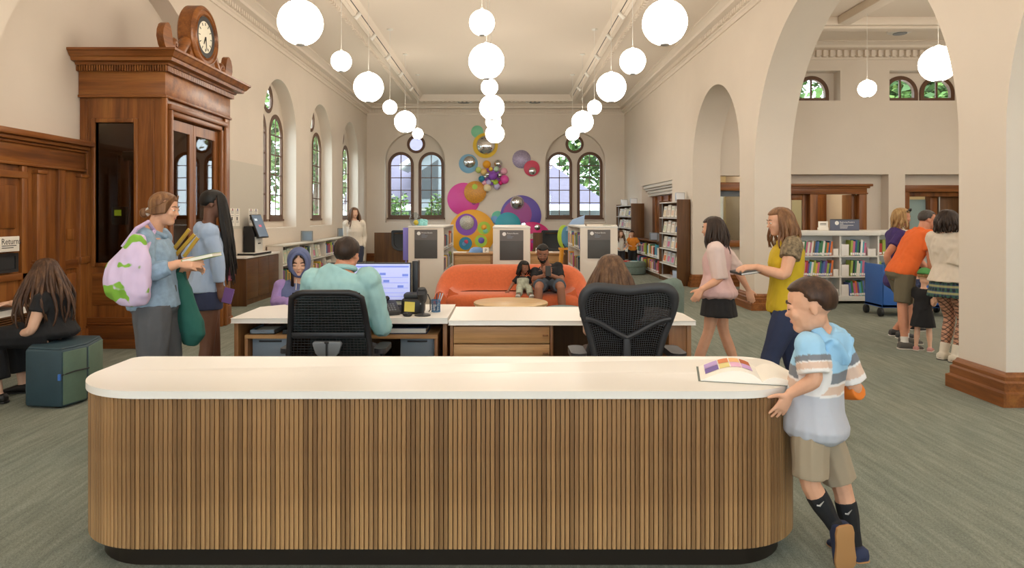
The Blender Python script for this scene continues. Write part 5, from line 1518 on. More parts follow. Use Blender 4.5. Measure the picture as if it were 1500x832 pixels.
# blue cart of books
t = thing('book_cart', 'blue rolling book cart with black wheels behind the stooping man', 'cart', (6.2, 10.4, 0))
bl = mat('cart_blue', '#2f62b0', .45)
x0, x1, y0, y1 = 5.78, 6.95, 10.45, 10.95
MB().box(x0, x0 + .03, y0, y1, .14, .80).build('side_panel', bl, t, bevel=.01)
MB().box(x1 - .03, x1, y0, y1, .14, .80).build('side_panel', bl, t, bevel=.01)
MB().box(x0, x1, y0, y0 + .02, .14, .70).build('front_panel', bl, t, bevel=.006)
MB().box(x0, x1, y1 - .02, y1, .14, .70).build('back_panel', bl, t, bevel=.006)
MB().box(x0, x1, y0, y1, .14, .18).build('bottom', bl, t, smooth=0)
for x in (x0 + .0, x1 - .05):
    for y in (y0 + .04, y1 - .04):
        MB().lathe([(.05, -.03), (.068, -.02), (.07, 0), (.068, .02), (.05, .03)], (x, y, .07), 'x', 16).build('wheel', M['black'], t)
tb = mat('toy_blue', '#2a74c4', .4)
for i in range(6):
    x = 6.05 + i * .13
    tag(MB().ell((x, 10.68 + .06 * (i % 2), .735), (.075, .075, .075), nu=14, nv=10).build('blue_ball', tb), 'shiny blue ball heaped in the blue cart', 'ball', 'balls in the blue cart')
MB().box(x0 + .03, x1 - .03, y0 + .02, y1 - .02, .62, .655).build('tray', bl, t, smooth=0)
t = thing('ottoman', 'round sage ottoman bin with books in front of the two children', 'ottoman', (3.3, 18.2, 0))
MB().lathe([(.36, 0), (.40, .02), (.41, .28), (.38, .33), (.001, .335)], (3.36, 18.2, 0), seg=32).build('body', M['sage'], t, smooth=50)
MB().lathe([(.412, .20), (.418, .21), (.412, .22)], (3.36, 18.2, 0), seg=32, caps=False).build('seam', M['teal_light'], t)
for x, y, rz, i, lb in ((3.22, 18.15, .3, 0, 'red picture book lying on the sage ottoman'), (3.47, 18.1, -.4, 8, 'turquoise picture book lying on the sage ottoman')):
    o = bpy.data.objects.new('book', BM_[i]); COL.objects.link(o); o.location = (x, y, .338 + .012); o.scale = (.025, .2, .26)
    o.rotation_euler = (R(90), R(90), rz); tag(o, lb, 'book', None)
# ================================================================ ENTRANCE VESTIBULE
vs = thing('entrance_vestibule', 'dark oak entrance vestibule with double glazed doors and dentilled cornice', 'vestibule', (-4.5, 8.9, 0))
VX0, VX1, VY0, VY1 = XW + 0.005, -3.99, 8.0, 9.83
# front face (towards the desk) with its side window
fw = MB(); fw.prism(rect(VX0, VX1, 0.0, 2.95), VY0, VY0 + 0.06, XZ, holes=[rect(-4.79, -4.34, 1.0, 2.64)])
ff = fw.build('front_frame', M['oak'], vs, smooth=0)
MB().box(-4.84, -4.79, VY0 - .02, VY0 + .07, .95, 2.69).box(-4.34, -4.29, VY0 - .02, VY0 + .07, .95, 2.69).box(-4.79, -4.34, VY0 - .02, VY0 + .07, .95, 1.0).box(-4.79, -4.34, VY0 - .02, VY0 + .07, 2.64, 2.69).build('window_moulding', M['oak'], vs, bevel=.012)
MB().box(-4.80, -4.33, VY0 + .03, VY0 + .036, .99, 2.65).build('side_pane', M['darkglass'], vs, smooth=0)
MB().box(-4.90, -4.88, VY0 - .012, VY0 + .01, .5, 2.9).box(-4.12, -4.10, VY0 - .012, VY0 + .01, .5, 2.9).build('panel_bead', M['oak'], vs, bevel=.005)
MB().box(-4.83, -4.16, VY0 - .012, VY0 + .01, .5, .88).build('lower_panel', M['oakx'], vs, bevel=.012)
MB().box(VX0, VX1 + .02, VY0 - .02, VY0 + .02, .30, .36).build('base_moulding', M['oakx'], vs, bevel=.01)
# right face with door casing
rf_ = MB(); rf_.prism(rect(VY0 + .061, VY1, 0.0, 2.95), VX1 - .06, VX1, YZ, holes=[rect(8.14, 9.52, -0.0, 2.73)] if False else [rect(8.14, 9.52, 0.02, 2.73)])
rf_.build('door_wall', M['oak'], vs, smooth=0)
for i, (a, b, o) in enumerate(((8.08, 8.14, .05), (8.03, 8.08, .075), (9.52, 9.60, .05), (9.60, 9.68, .075))):
    MB().box(VX1, VX1 + o, a, b, 0, 2.80).build('casing', M['oak'], vs, bevel=.012)
MB().box(VX1, VX1 + .05, 8.08, 9.6, 2.73, 2.80).box(VX1, VX1 + .075, 8.03, 9.68, 2.80, 2.87).build('casing_head', M['oaky'], vs, bevel=.012)
def vdoor(y0, y1):
    x0, x1 = VX1 - .05, VX1 - .005
    s = .10
    df = MB().prism(rect(y0, y1, 0.03, 2.71), x0, x1, YZ, holes=[rect(y0 + s * .7, y1 - s, 1.0, 2.58), ]).build('door', M['oak'], vs, smooth=0)
    MB().box(x0 + .02, x0 + .026, y0 + s * .7, y1 - s, 1.0, 2.58).build('pane', M['darkglass'], df, smooth=0)
    MB().box(x1 - .01, x1 + .008, y0 + s * .9, y1 - s * 1.2, .3, .85).build('kick_panel', M['oak'], df, bevel=.012)
    return df
da = vdoor(8.15, 8.76); db = vdoor(8.77, 9.51)
MB().tube([(VX1 + .05, 8.70, 1.0), (VX1 + .06, 8.70, 1.15), (VX1 + .05, 8.70, 1.3)], .012, 8).tube([(VX1 - .01, 8.70, 1.02), (VX1 + .05, 8.70, 1.02)], .01, 6).tube([(VX1 - .01, 8.70, 1.28), (VX1 + .05, 8.70, 1.28)], .01, 6).build('handle', M['silver'], da)
MB().box(VX1, VX1 + .03, 9.69, VY1 + .02, 0, 2.95).build('corner_post', M['oak'], vs, bevel=.008)
MB().box(VX1 - .02, VX1 + .04, VY0 - .03, 8.025, 0, 2.95).build('corner_post', M['oak'], vs, bevel=.01)
# frieze, dentils, cornice
MB().box(VX0, VX1 + .03, VY0 - .03, VY1 + .03, 2.95, 3.24).build('frieze', M['oakx'], vs, bevel=.006)
MB().box(VX0, VX1 + .05, VY0 - .05, VY1 + .05, 2.93, 2.965).build('frieze_bead', M['oakx'], vs, bevel=.01)
dn = MB()
for i in range(36):
    x = VX0 + .0 + i * .0295
    if x < VX1 + .06: dn.box(x, x + .018, VY0 - .075, VY0 - .03, 3.235, 3.30)
for i in range(66):
    y = VY0 - .05 + i * .0295
    if y < VY1 + .05: dn.box(VX1 + .03, VX1 + .075, y, y + .018, 3.235, 3.30)
dn.build('dentils', M['oak'], vs, smooth=0)['kind'] = 'stuff'
MB().box(VX0, VX1 + .04, VY0 - .04, VY1 + .04, 3.23, 3.31).build('dentil_band', M['oakx'], vs, smooth=0)
cn = MB(); rings = []
for o, z in ((.09, 3.30), (.10, 3.325), (.17, 3.335), (.18, 3.37), (.20, 3.38), (.235, 3.43), (.25, 3.44), (.25, 3.465), (0.0, 3.48)):
    rings.append([(VX0, VY0 - o, z), (VX1 + o, VY0 - o, z), (VX1 + o, VY1 + o, z), (VX0, VY1 + o, z)])
cn.loft(rings).build('cornice', M['oakx'], vs, smooth=0)
for i, (o, z0, z1) in enumerate(((.06, 0, .11), (.045, .11, .27), (.03, .27, .30))):
    MB().box(VX0, VX1 + o, VY0 - o, VY0, z0, z1).box(VX1, VX1 + o, VY0, 8.03, z0, z1).build('plinth', M['oakx'], vs, bevel=.01)
    MB().box(VX1, VX1 + o, 9.68, VY1 + o, z0, z1).build('plinth', M['oakx'], vs, bevel=.01)
# inside: back wall, ceiling, closer, card reader
MB().box(VX0, VX1 - .06, VY1 - .06, VY1, 0, 2.95).build('back_wall', M['oak'], vs, smooth=0)
MB().box(VX0, VX1 - .06, VY0 + .06, VY1 - .06, 2.88, 2.94).build('inner_ceiling', M['oak'], vs, smooth=0)
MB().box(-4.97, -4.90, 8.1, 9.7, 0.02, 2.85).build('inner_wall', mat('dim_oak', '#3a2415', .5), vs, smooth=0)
MB().box(-4.80, -4.40, 8.55, 8.65, 2.25, 2.36).build('door_closer', M['silver'], vs, bevel=.02)
MB().box(-4.82, -4.78, 8.5, 8.7, 1.0, 2.3).build('inner_door_stile', M['walnut'], vs, bevel=.01)
rd = MB().box(-4.78, -4.60, 8.3, 8.36, 1.44, 1.66).build('card_reader', M['darkgrey'], vs, bevel=.01)
MB().box(-4.74, -4.66, 8.292, 8.30, 1.55, 1.62).build('green_display', mat('green_display_lit', '#8fae2c', .4, emit=.5), rd, smooth=0)

lm = MB().lathe([(.16, 0), (.16, -.05), (.13, -.07), (.001, -.075)], (-4.5, 8.75, 2.88), seg=24).build('added_inner_light', mat('vestibule_fill_glow', '#ffe2b8', .5, emit=9.0), vs)  # glowing disc added to lighten the dark vestibule interior
# clock on the cornice, turned to the hall
ck = thing('clock', 'round oak-cased clock with cream face on top of the vestibule', 'clock', (-3.95, 8.84, 3.47))
CY, CZ, CX = 8.84, 3.86, -3.90
ax = (V((0, 1, 0)), V((0, 0, 1)), V((1, 0, 0)))
prof = [(.375, -.16), (.395, -.14), (.395, .02), (.375, .04), (.345, .05), (.335, .035), (.30, .035), (.285, .05), (.27, .02), (.255, .02)]
MB().lathe(prof, (CX, CY, CZ), ax, 48).build('case', M['oaky'], ck, smooth=40)
MB().lathe([(.262, .018), (.262, .034), (.205, .03), (.20, .022)], (CX, CY, CZ), ax, 48, caps=False).build('bezel', M['black'], ck)
fc = MB().lathe([(.205, .018), (.205, .025), (.001, .025)], (CX, CY, CZ), ax, 40).build('dial', mat('clock_dial', '#e2dcc8', .5), ck)
for i in range(12):
    a = R(30 * i); c, s_ = math.cos(a), math.sin(a)
    MB().tube([(CX + .027, CY + s_ * .15, CZ + c * .15), (CX + .027, CY + s_ * .185, CZ + c * .185)], .006, 4).build('hour_mark', M['ink'], fc)
MB().tube([(CX + .032, CY, CZ), (CX + .032, CY - .05, CZ - .10)], [.009, .004], 5).build('hour_hand', M['black'], fc)
MB().tube([(CX + .034, CY, CZ), (CX + .034, CY + .03, CZ - .17)], [.007, .003], 5).build('minute_hand', M['black'], fc)
for sg in (-1, 1):
    sc_ = MB(); pts = []; rad = []
    for i in range(22):
        t_ = i / 21
        if t_ < .6:
            q = t_ / .6
            pts.append((CX - .06, CY + sg * (.30 + .36 * q), CZ - .12 - .21 * math.sin(q * math.pi / 2) + .03 * math.sin(q * 6))); rad.append(.075 - .015 * q)
        else:
            q = (t_ - .6) / .4; a = q * 5.2
            rr = .085 * (1 - q * .75)
            pts.append((CX - .06, CY + sg * (.66 + rr * math.sin(a)), CZ - .27 - rr * math.cos(a))); rad.append(.058 - .026 * q)
    sc_.tube(pts, rad, 10, ref=(1, 0, 0))
    sc_.build('scroll', M['oaky'], ck, smooth=60)
    lf = MB()
    lf.loft([[(CX - .10, CY + sg * y_, z_), (CX - .02, CY + sg * y_, z_), (CX - .02, CY + sg * (y_ - w_), z_ + .005), (CX - .10, CY + sg * (y_ - w_), z_ + .005)] for y_, z_, w_ in ((.90, 3.47, .10), (.96, 3.53, .20), (1.0, 3.62, .23), (.99, 3.70, .20), (.95, 3.77, .13), (.90, 3.80, .04))])
    lf.build('acanthus_leaf', M['oaky'], ck, smooth=60)
MB().loft([[(CX - .14, CY - w, z), (CX + .0, CY - w, z), (CX + .0, CY + w, z), (CX - .14, CY + w, z)] for w, z in ((.62, 3.468), (.60, 3.50), (.40, 3.52), (.34, 3.60), (.36, 3.68))]).build('pedestal', M['oaky'], ck, bevel=.008)

# returns: sign, slot
sg_ = thing('returns_sign', 'cream sign lettered Returns on the oak wainscot', 'sign', (XW + .10, 6.82, 1.2))
SX = XW + .088
MB().box(SX, SX + .008, 6.25, 6.875, 1.195, 1.345).build('plate', M['paper'], sg_, bevel=.003)
text('Returns', .085, (SX + .009, 6.625, 1.268), (R(90), 0, R(90)), M['ink'], sg_)
bl = MB()
for i, (w_, z_) in enumerate(((.20, 1.25), (.16, 1.23))):
    bl.box(SX + .0085, SX + .0095, 6.63, 6.63 + w_, z_, z_ + .008)
bl.build('small_print', M['ink'], sg_, smooth=0)
rs = thing('returns_slot', 'black returns slot set in the oak wainscot under its sign', 'book return', (XW + .10, 6.7, 1.0))
MB().prism(rect(6.1, 6.85, .99, 1.18), SX, SX + .015, YZ, holes=[rect(6.14, 6.81, 1.02, 1.15)]).build('rim', M['black'], rs, bevel=.003)
MB().box(SX, SX + .006, 6.14, 6.81, 1.02, 1.15).build('flap', M['nookblack'], rs, smooth=0)
lc = thing('laptop_ledge', 'white wall ledge over the louvred grille, in front of the seated girl', 'ledge', (-4.7, 5.7, .6))
MB().prism([(XL + .006, 4.6), (-4.42, 4.6), (-4.42, 6.32), (XW + .12, 6.32), (XW + .12, 6.18), (XL + .006, 6.18)], .655, .70, XY).build('ledge_top', M['white'], lc, bevel=.008)
for y in (4.9, 5.9): MB().box(XL + .006, -4.55, y, y + .05, .45, .655).build('bracket', M['darkgrey'], lc, bevel=.004)
# ================================================================ PEOPLE: one continuous body each, clothes and hair as parts
REMESH = []
def later(o, vox, it=3, amp=0.0, freq=14.0, col=None, stretch=(1, 1, 1)):
    REMESH.append((o, vox, it, amp, freq, col, stretch)); return o
def hashn(ix, iy, iz):
    h = (ix * 374761393 + iy * 668265263 + iz * 2147483647 * 3) & 0x7fffffff
    h = ((h ^ (h >> 13)) * 1274126177) & 0x7fffffff
    return ((h ^ (h >> 16)) & 0xffff) / 65535.0
def vnoise(p):
    i = np.floor(p).astype(np.int64); f = p - i; f = f * f * (3 - 2 * f); out = 0
    for a in (0, 1):
        for b in (0, 1):
            for c in (0, 1):
                w = (f[:, 0] if a else 1 - f[:, 0]) * (f[:, 1] if b else 1 - f[:, 1]) * (f[:, 2] if c else 1 - f[:, 2])
                out = out + w * hashn(i[:, 0] + a, i[:, 1] + b, i[:, 2] + c)
    return out * 2 - 1

def skin(name, c): return mat(name, c, 0.55, spec=.35, var=.04, vscale=20)
SKIN = {'fair': skin('skin_fair', '#d9a587'), 'light': skin('skin_light', '#dcb095'), 'tan': skin('skin_tan', '#b98765'), 'brown': skin('skin_brown', '#946650'), 'dark': skin('skin_dark', '#6f4d3d'), 'ruddy': skin('skin_ruddy', '#c98d70')}
def hairm(name, d, m_, l): return wood(name, d, m_, l, 'z', 40, 0.5, spec=.35, bump=.25)
HAIR = {'brown': hairm('hair_brown', '#2b1a10', '#3f2819', '#573a25'), 'auburn': hairm('hair_auburn', '#3d281b', '#5f432e', '#846446'), 'chestnut': hairm('hair_chestnut', '#34231a', '#523828', '#7f5d42'), 'black': hairm('hair_black', '#0d0b0b', '#17130f', '#241d19'), 'dkbrown': hairm('hair_dark_brown', '#1d130d', '#2e1f16', '#443024'), 'blond': hairm('hair_blond', '#7a5a37', '#a58152', '#c7a673'), 'grey': hairm('hair_grey', '#35302d', '#4a4440', '#655e58'), 'red': hairm('hair_red_brown', '#553722', '#7d5637', '#9f764e')}
LIP = mat('lips', '#b06a5c', .5); EYED = mat('eye_dark', '#20150f', .3); EYEW = mat('eye_white', '#e4ddd6', .3)

TAB = {'m': [(-.17, .040, .045, 0), (-.11, .080, .068, -.004), (0, .097, .074, -.008), (.18, .093, .066, -.002), (.40, .085, .060, .003), (.65, .096, .068, .004), (.82, .104, .068, .002), (.93, .104, .056, -.003), (1.0, .082, .043, -.006), (1.07, .060, .040, -.008), (1.13, .042, .037, -.008), (1.18, .036, .034, -.006)],
       'f': [(-.17, .042, .048, 0), (-.11, .086, .074, -.006), (0, .103, .080, -.010), (.18, .092, .066, -.002), (.40, .074, .055, .004), (.65, .085, .068, .008), (.80, .090, .064, .004), (.93, .089, .050, -.003), (1.0, .073, .040, -.006), (1.07, .052, .037, -.008), (1.13, .037, .033, -.008), (1.18, .031, .030, -.006)],
       'c': [(-.17, .042, .048, 0), (-.11, .080, .072, -.004), (0, .094, .078, -.006), (.18, .090, .072, .004), (.40, .086, .070, .008), (.65, .090, .070, .004), (.82, .094, .066, 0), (.93, .092, .054, -.003), (1.0, .072, .042, -.006), (1.06, .050, .038, -.006), (1.11, .037, .034, -.006), (1.15, .032, .032, -.004)]}

def fr(yaw): return V((math.sin(R(yaw)), math.cos(R(yaw)), 0)), V((math.cos(R(yaw)), -math.sin(R(yaw)), 0))
def ik(a, b, l1, l2, hint):
    d = b - a; L_ = max(d.length, 1e-4)
    if L_ > (l1 + l2) * .998: l1, l2 = l1 * L_ / (l1 + l2) * 1.002, l2 * L_ / (l1 + l2) * 1.002
    x = (l1 * l1 - l2 * l2 + L_ * L_) / (2 * L_); h = math.sqrt(max(0, l1 * l1 - x * x)); u = d.normalized()
    p = V(hint) - u * V(hint).dot(u)
    p = p.normalized() if p.length > 1e-6 else V((0, 0, 1))
    return a + u * x + p * h

class Person:
    def __init__(s, label, H, pel, chest, head, yaw, cyaw=None, hyaw=None, hpitch=0, hroll=0, build='f', sk='light', bw=1.0, hd=1.0, vox=.0075, arms=None, legs=None, group=None, sw=1.0, face=True, down=False, spread=4):
        s.H, s.build, s.bw, s.vox = H, build, bw, vox
        s.pel, s.chest, s.hc = V(pel), V(chest), V(head)
        cyaw = yaw if cyaw is None else cyaw; hyaw = cyaw if hyaw is None else hyaw
        s.f0, s.r0 = fr(yaw); s.f1, s.r1 = fr(cyaw)
        s.root = thing('person', label, 'person', (s.pel.x, s.pel.y, 0), group)
        s.T = (s.chest - s.pel).length
        up = (s.chest - s.pel).normalized(); s.mid = s.pel + (up + V((0, 0, .6))).normalized() * s.T * .5
        s.hh = .131 * H * hd
        # head frame
        hf, hr = fr(hyaw); pm = Matrix.Rotation(R(hpitch), 3, hr); rm = Matrix.Rotation(R(hroll), 3, hf)
        s.hx, s.hy, s.hz = rm @ hr, rm @ (pm @ hf), rm @ (pm @ V((0, 0, 1)))
        su = (s.chest - s.mid).normalized()
        sr = (s.r1 - su * s.r1.dot(su)).normalized()
        shw = (.098 if build == 'm' else .086 if build == 'f' else .084) * H * sw
        s.sh = {'l': s.chest - sr * shw - su * .012 * H, 'r': s.chest + sr * shw - su * .012 * H}
        pr = s.r0
        s.hip = {'l': s.pel - pr * .050 * H, 'r': s.pel + pr * .050 * H}
        s.spread = spread
        s.arm, s.leg, s.legdn = {}, {}, {}
        for k, a in (arms or {}).items():
            w = V(a['w']); e = V(a['e']) if a.get('e') else ik(s.sh[k], w, .172 * H, .150 * H, a.get('hint', (0, 0, -1)))
            d = V(a['d']).normalized() if a.get('d') else (w - e).normalized()
            s.arm[k] = (s.sh[k], e, w, d, V(a.get('n', (0, 0, -1))), a.get('curl', 35), a.get('thumb', 45))
        for k, a in (legs or {}).items():
            w = V(a['a']); kn = V(a['k']) if a.get('k') else ik(s.hip[k], w, .245 * H, .235 * H, a.get('hint', s.f0))
            s.leg[k] = (s.hip[k], kn, w, V(a.get('t', s.f0)).normalized())
            s.legdn[k] = a.get('dn')
        s.body(sk, face, down)
    # ---- geometry helpers
    def spine(s, t):
        if t <= 0: return s.pel - (s.mid - s.pel).normalized() * (-t) * s.T
        if t <= 1:
            return s.pel * (1 - t) ** 2 + s.mid * (2 * t * (1 - t)) + s.chest * t * t
        return s.chest + (s.hc - s.hz * s.hh * .35 - s.chest).normalized() * (t - 1) * s.T
    def rings(s, ts, off=0.0, flare=0.0, n=20, foff=0.0):
        T_ = TAB[s.build]; out = []
        for t in ts:
            x = [a[0] for a in T_]
            w = np.interp(t, x, [a[1] for a in T_]) * s.H * s.bw + off; d = np.interp(t, x, [a[2] for a in T_]) * s.H * s.bw + off; f = np.interp(t, x, [a[3] for a in T_]) * s.H
            w *= 1 + flare * max(0, .5 - t); d *= 1 + flare * max(0, .5 - t)
            p = s.spine(t); tg = (s.spine(t + .03) - s.spine(t - .03)).normalized()
            q = min(1, max(0, t)); r = s.r0.lerp(s.r1, q); r = (r - tg * r.dot(tg)).normalized(); fw = tg.cross(r)
            out.append([p + fw * (f + foff) + r * (w * math.copysign(abs(math.cos(a)) ** .85, math.cos(a))) + fw * (d * math.copysign(abs(math.sin(a)) ** .85, math.sin(a))) for a in [2 * math.pi * k / n for k in range(n)]])
        return out
    def armtube(s, mb, k, t0, t1, off=0.0, end=0.0, n=9, start=None):
        S_, E, W = s.arm[k][:3]; H = s.H; pts = []; rad = []
        R_ = [(0, .036), (.25, .033), (.6, .029), (1.0, .0245), (1.3, .0255), (1.7, .020), (2.0, .0165)]
        m = max(3, int((t1 - t0) * 6) + 1)
        for i in range(m + 1):
            t = t0 + (t1 - t0) * i / m
            p = S_.lerp(E, t) if t <= 1 else E.lerp(W, t - 1)
            r = np.interp(t, [a[0] for a in R_], [a[1] for a in R_]) * H * (s.bw ** .6)
            pts.append(p); rad.append(r + off + end * (i / m))
        mb.tube(pts, rad, n)
    def legtube(s, mb, k, t0, t1, off=0.0, end=0.0, n=10, scale=1.0):
        Hp, K, A = s.leg[k][:3]; H = s.H; pts = []; rad = []
        fem = 1.08 if s.build == 'f' else 1.0
        R_ = [(0, .056 * fem), (.35, .050 * fem), (.7, .040), (1.0, .0325), (1.3, .0335), (1.45, .033), (1.75, .0245), (2.0, .021)]
        m = max(3, int((t1 - t0) * 7) + 1)
        for i in range(m + 1):
            t = t0 + (t1 - t0) * i / m
            p = Hp.lerp(K, t) if t <= 1 else K.lerp(A, t - 1)
            r = np.interp(t, [a[0] for a in R_], [a[1] for a in R_]) * H * (s.bw ** .6)
            pts.append(p); rad.append(r * scale + off + end * (i / m))
        mb.tube(pts, rad, n)
    def foot(s, mb, k, off=0.0, h=1.0, z0=None):
        Hp, K, A, t = s.leg[k]; H = s.H
        dn = V((0, 0, -1)); dn = (dn - t * dn.dot(t))
        dn = dn.normalized() if dn.length > .3 else (s.f0 - t * s.f0.dot(t)).normalized()
        if s.legdn[k]: dn = V(s.legdn[k]); dn = (dn - t * dn.dot(t)).normalized()
        sd = t.cross(dn).normalized()
        L_ = .152 * H; rings = []
        for u, w, hh_ in ((-.26, .018, .022), (-.22, .024, .040), (0, .026, .046), (.25, .026, .036), (.5, .029, .024), (.68, .027, .017), (.74, .018, .010)):
            c = A + t * (u * L_) + dn * (.040 * H - hh_ * H * .5)
            a_, b_ = w * H + off, hh_ * H * .5 * h + off
            rings.append([c + sd * (a_ * math.cos(q)) + dn * (b_ * math.copysign(abs(math.sin(q)) ** .6, math.sin(q))) for q in [2 * math.pi * j / 12 for j in range(12)]])
        mb.loft(rings)
        return t, dn, sd, L_
    def hp(s, x, y, z): return s.hc + (s.hx * x + s.hy * y + s.hz * z) * s.hh
    def hell(s, mb, c, r, nu=14, nv=10): mb.ell(s.hp(*c), [q * s.hh for q in r], (s.hx, s.hy, s.hz), nu, nv)
    def hand(s, mb, k):
        S_, E, W, d, n, curl, th = s.arm[k]; H = s.H
        n = (n - d * n.dot(d)).normalized(); sd = d.cross(n) * (1 if k == 'r' else -1)
        rings = []
        for u, w, h in ((-.012, .0165, .014), (.01, .018, .013), (.035, .0255, .0125), (.056, .026, .0105), (.062, .022, .007)):
            c = W + d * u * H
            rings.append([c + sd * (w * H * math.cos(q)) + n * (h * H * math.sin(q)) for q in [2 * math.pi * j / 12 for j in range(12)]])
        mb.loft(rings)
        for i, (o, l_) in enumerate(((-.0195, .034), (-.0068, .044), (.0062, .048), (.0188, .044))):
            p = W + d * (.052 - .004 * abs(i - 1.8)) * H + sd * o * H
            dirv = (d + sd * (o * s.spread)).normalized(); pts = [p]; rad = [.0063 * H]
            for j, q in enumerate((.42, .33, .25)):
                a = R(curl) * (.35 + .4 * j) * (1 + .12 * (1.5 - i))
                dv = (dirv * math.cos(a) + n * math.sin(a)).normalized()
                pts.append(pts[-1] + dv * l_ * q * H); rad.append((.0061, .0056, .0048)[j] * H)
            mb.tube(pts, rad, 7)
        p = W + d * .014 * H + sd * .016 * H; a = R(th)
        dv = (d * math.cos(a) + sd * math.sin(a) + n * .3).normalized(); dv2 = (dv + d * .6 + n * .2).normalized()
        mb.tube([p, p + dv * .024 * H, p + dv * .024 * H + dv2 * .016 * H, p + dv * .024 * H + dv2 * .029 * H], [.0095 * H, .0075 * H, .0068 * H, .0052 * H], 7)
    def body(s, sk, face, down):
        mb = MB(); H = s.H
        mb.loft(s.rings([-.17, -.11, -.05, 0, .1, .2, .3, .4, .52, .65, .75, .84, .92, .97, 1.0, 1.04, 1.08, 1.12]))
        neck_b = s.spine(1.0); top = s.hp(0, -.10, -.18)
        r_n = {'m': .036, 'f': .030, 'c': .030}[s.build] * H
        mb.tube([neck_b - (top - neck_b) * .15, neck_b.lerp(top, .45), top], [r_n * 1.15, r_n, r_n * .98], 12)
        for k in s.arm:
            mb.ell(s.sh[k], (.037 * H,) * 3, nu=10, nv=8)
            s.armtube(mb, k, 0, 2.0); s.hand(mb, k)
        for k in s.leg:
            s.legtube(mb, k, 0, 2.0); s.foot(mb, k)
        # head
        s.hell(mb, (0, -.05, .13), (.335, .41, .355)); s.hell(mb, (0, .08, -.10), (.268, .30, .37)); s.hell(mb, (0, .20, -.36), (.135, .15, .12))
        s.hell(mb, (0, .0, -.22), (.24, .26, .22))
        for sg in (-1, 1):
            s.hell(mb, (sg * .325, -.05, -.03), (.030, .070, .115), 10, 8)
            s.hell(mb, (sg * .145, .27, -.10), (.11, .10, .10), 10, 8)
            s.hell(mb, (sg * .145, .325, .035), (.085, .05, .05), 10, 8)
        nk = .55 if s.build == 'c' else 1.0; s.hell(mb, (0, .375 + .01 * nk, -.11), (.05, .045 + .04 * nk, .05), 10, 8); s.hell(mb, (0, .34 + .01 * nk, -.03), (.038, .05, .10), 10, 8)
        s.hell(mb, (0, .325, -.245), (.09, .045, .035), 10, 8)
        o = mb.build('body', SKIN[sk], s.root, smooth=180, fix=False)
        later(o, s.vox, 3)
        s.bodyo = o
        if face:
            mo = MB(); s.hell(mo, (0, .354, -.232), (.075, .024, .012), 10, 6); s.hell(mo, (0, .350, -.255), (.065, .026, .015), 10, 6)
            mo.build('mouth', LIP, s.root, smooth=180)
            for sg in (-1, 1):
                e = MB()
                if down:
                    s.hell(e, (sg * .145, .362, -.002), (.066, .018, .012), 10, 6); e.build('eye', EYED, s.root, smooth=180)
                else:
                    s.hell(e, (sg * .145, .342, .005), (.058, .035, .026), 10, 6); eo = e.build('eye', EYEW, s.root, smooth=180)
                    i = MB(); s.hell(i, (sg * .145, .366, .006), (.026, .016, .024), 10, 6); i.build('iris', EYED, eo, smooth=180)
    def brows(s, m):
        for sg in (-1, 1):
            b = MB(); b.tube([s.hp(sg * .06, .375, .10), s.hp(sg * .145, .365, .125), s.hp(sg * .225, .31, .10)], [.016 * s.hh, .018 * s.hh, .008 * s.hh], 6); b.build('eyebrow', m, s.root, smooth=180)
    # ---- clothes
    def top(s, m, sleeve=.55, hem=-.10, off=.014, flare=0.0, amp=.004, name='shirt', neck=1.10, send=.008, smat=None, it=4, col=None, soff=None, vox=None):
        mb = MB(); ts = [hem + (neck - hem) * i / 14 for i in range(15)]
        mb.loft(s.rings(ts, off, flare))
        sb = mb
        if sleeve:
            for k in s.arm:
                if smat is not None: sb = MB()
                sb.ell(s.sh[k], (.039 * s.H + off * .9,) * 3, nu=10, nv=8)
                s.armtube(sb, k, 0, sleeve, (off if soff is None else soff), send)
                if smat is not None:
                    o2 = sb.build('sleeve', smat, s.root, smooth=180, fix=False); later(o2, vox or s.vox * 1.15, it, amp, 16)
        o = mb.build(name, m, s.root, smooth=180, fix=False); later(o, vox or s.vox * 1.15, it, amp, 16, col)
        return o
    def bottoms(s, m, leg=.85, waist=.26, off=.010, end=.016, amp=.004, name='shorts', scale=1.02, it=4, col=None):
        mb = MB(); mb.loft(s.rings([-.16, -.10, -.04, .04, .12, .2, waist], off))
        for k in s.leg: s.legtube(mb, k, 0, leg, off, end, scale=scale)
        o = mb.build(name, m, s.root, smooth=180, fix=False); later(o, s.vox * 1.15, it, amp, 13, col); return o
    def skirt(s, m, length, flare=.35, waist=.25, off=.012, amp=.006, name='skirt', hang=True):
        R0 = s.rings([waist, .12, 0], off); base = s.rings([-.02], off)[0]; c = s.pel
        rs = list(R0)
        for i in range(1, 6):
            q = i / 5; rs.append([V((c.x + (p.x - c.x) * (1 + flare * q), c.y + (p.y - c.y) * (1 + flare * q), p.z - length * q)) for p in base])
        mb = MB(); mb.loft(rs)
        o = mb.build(name, m, s.root, smooth=180, fix=False); later(o, s.vox * 1.15, 3, amp, 14); return o
    def socks(s, m, t0=1.3, name='sock', off=.004):
        for k in s.leg:
            mb = MB(); s.legtube(mb, k, t0, 2.0, off, 0); s.foot(mb, k, off)
            later(mb.build(name, m, s.root, smooth=180, fix=False), s.vox, 2)
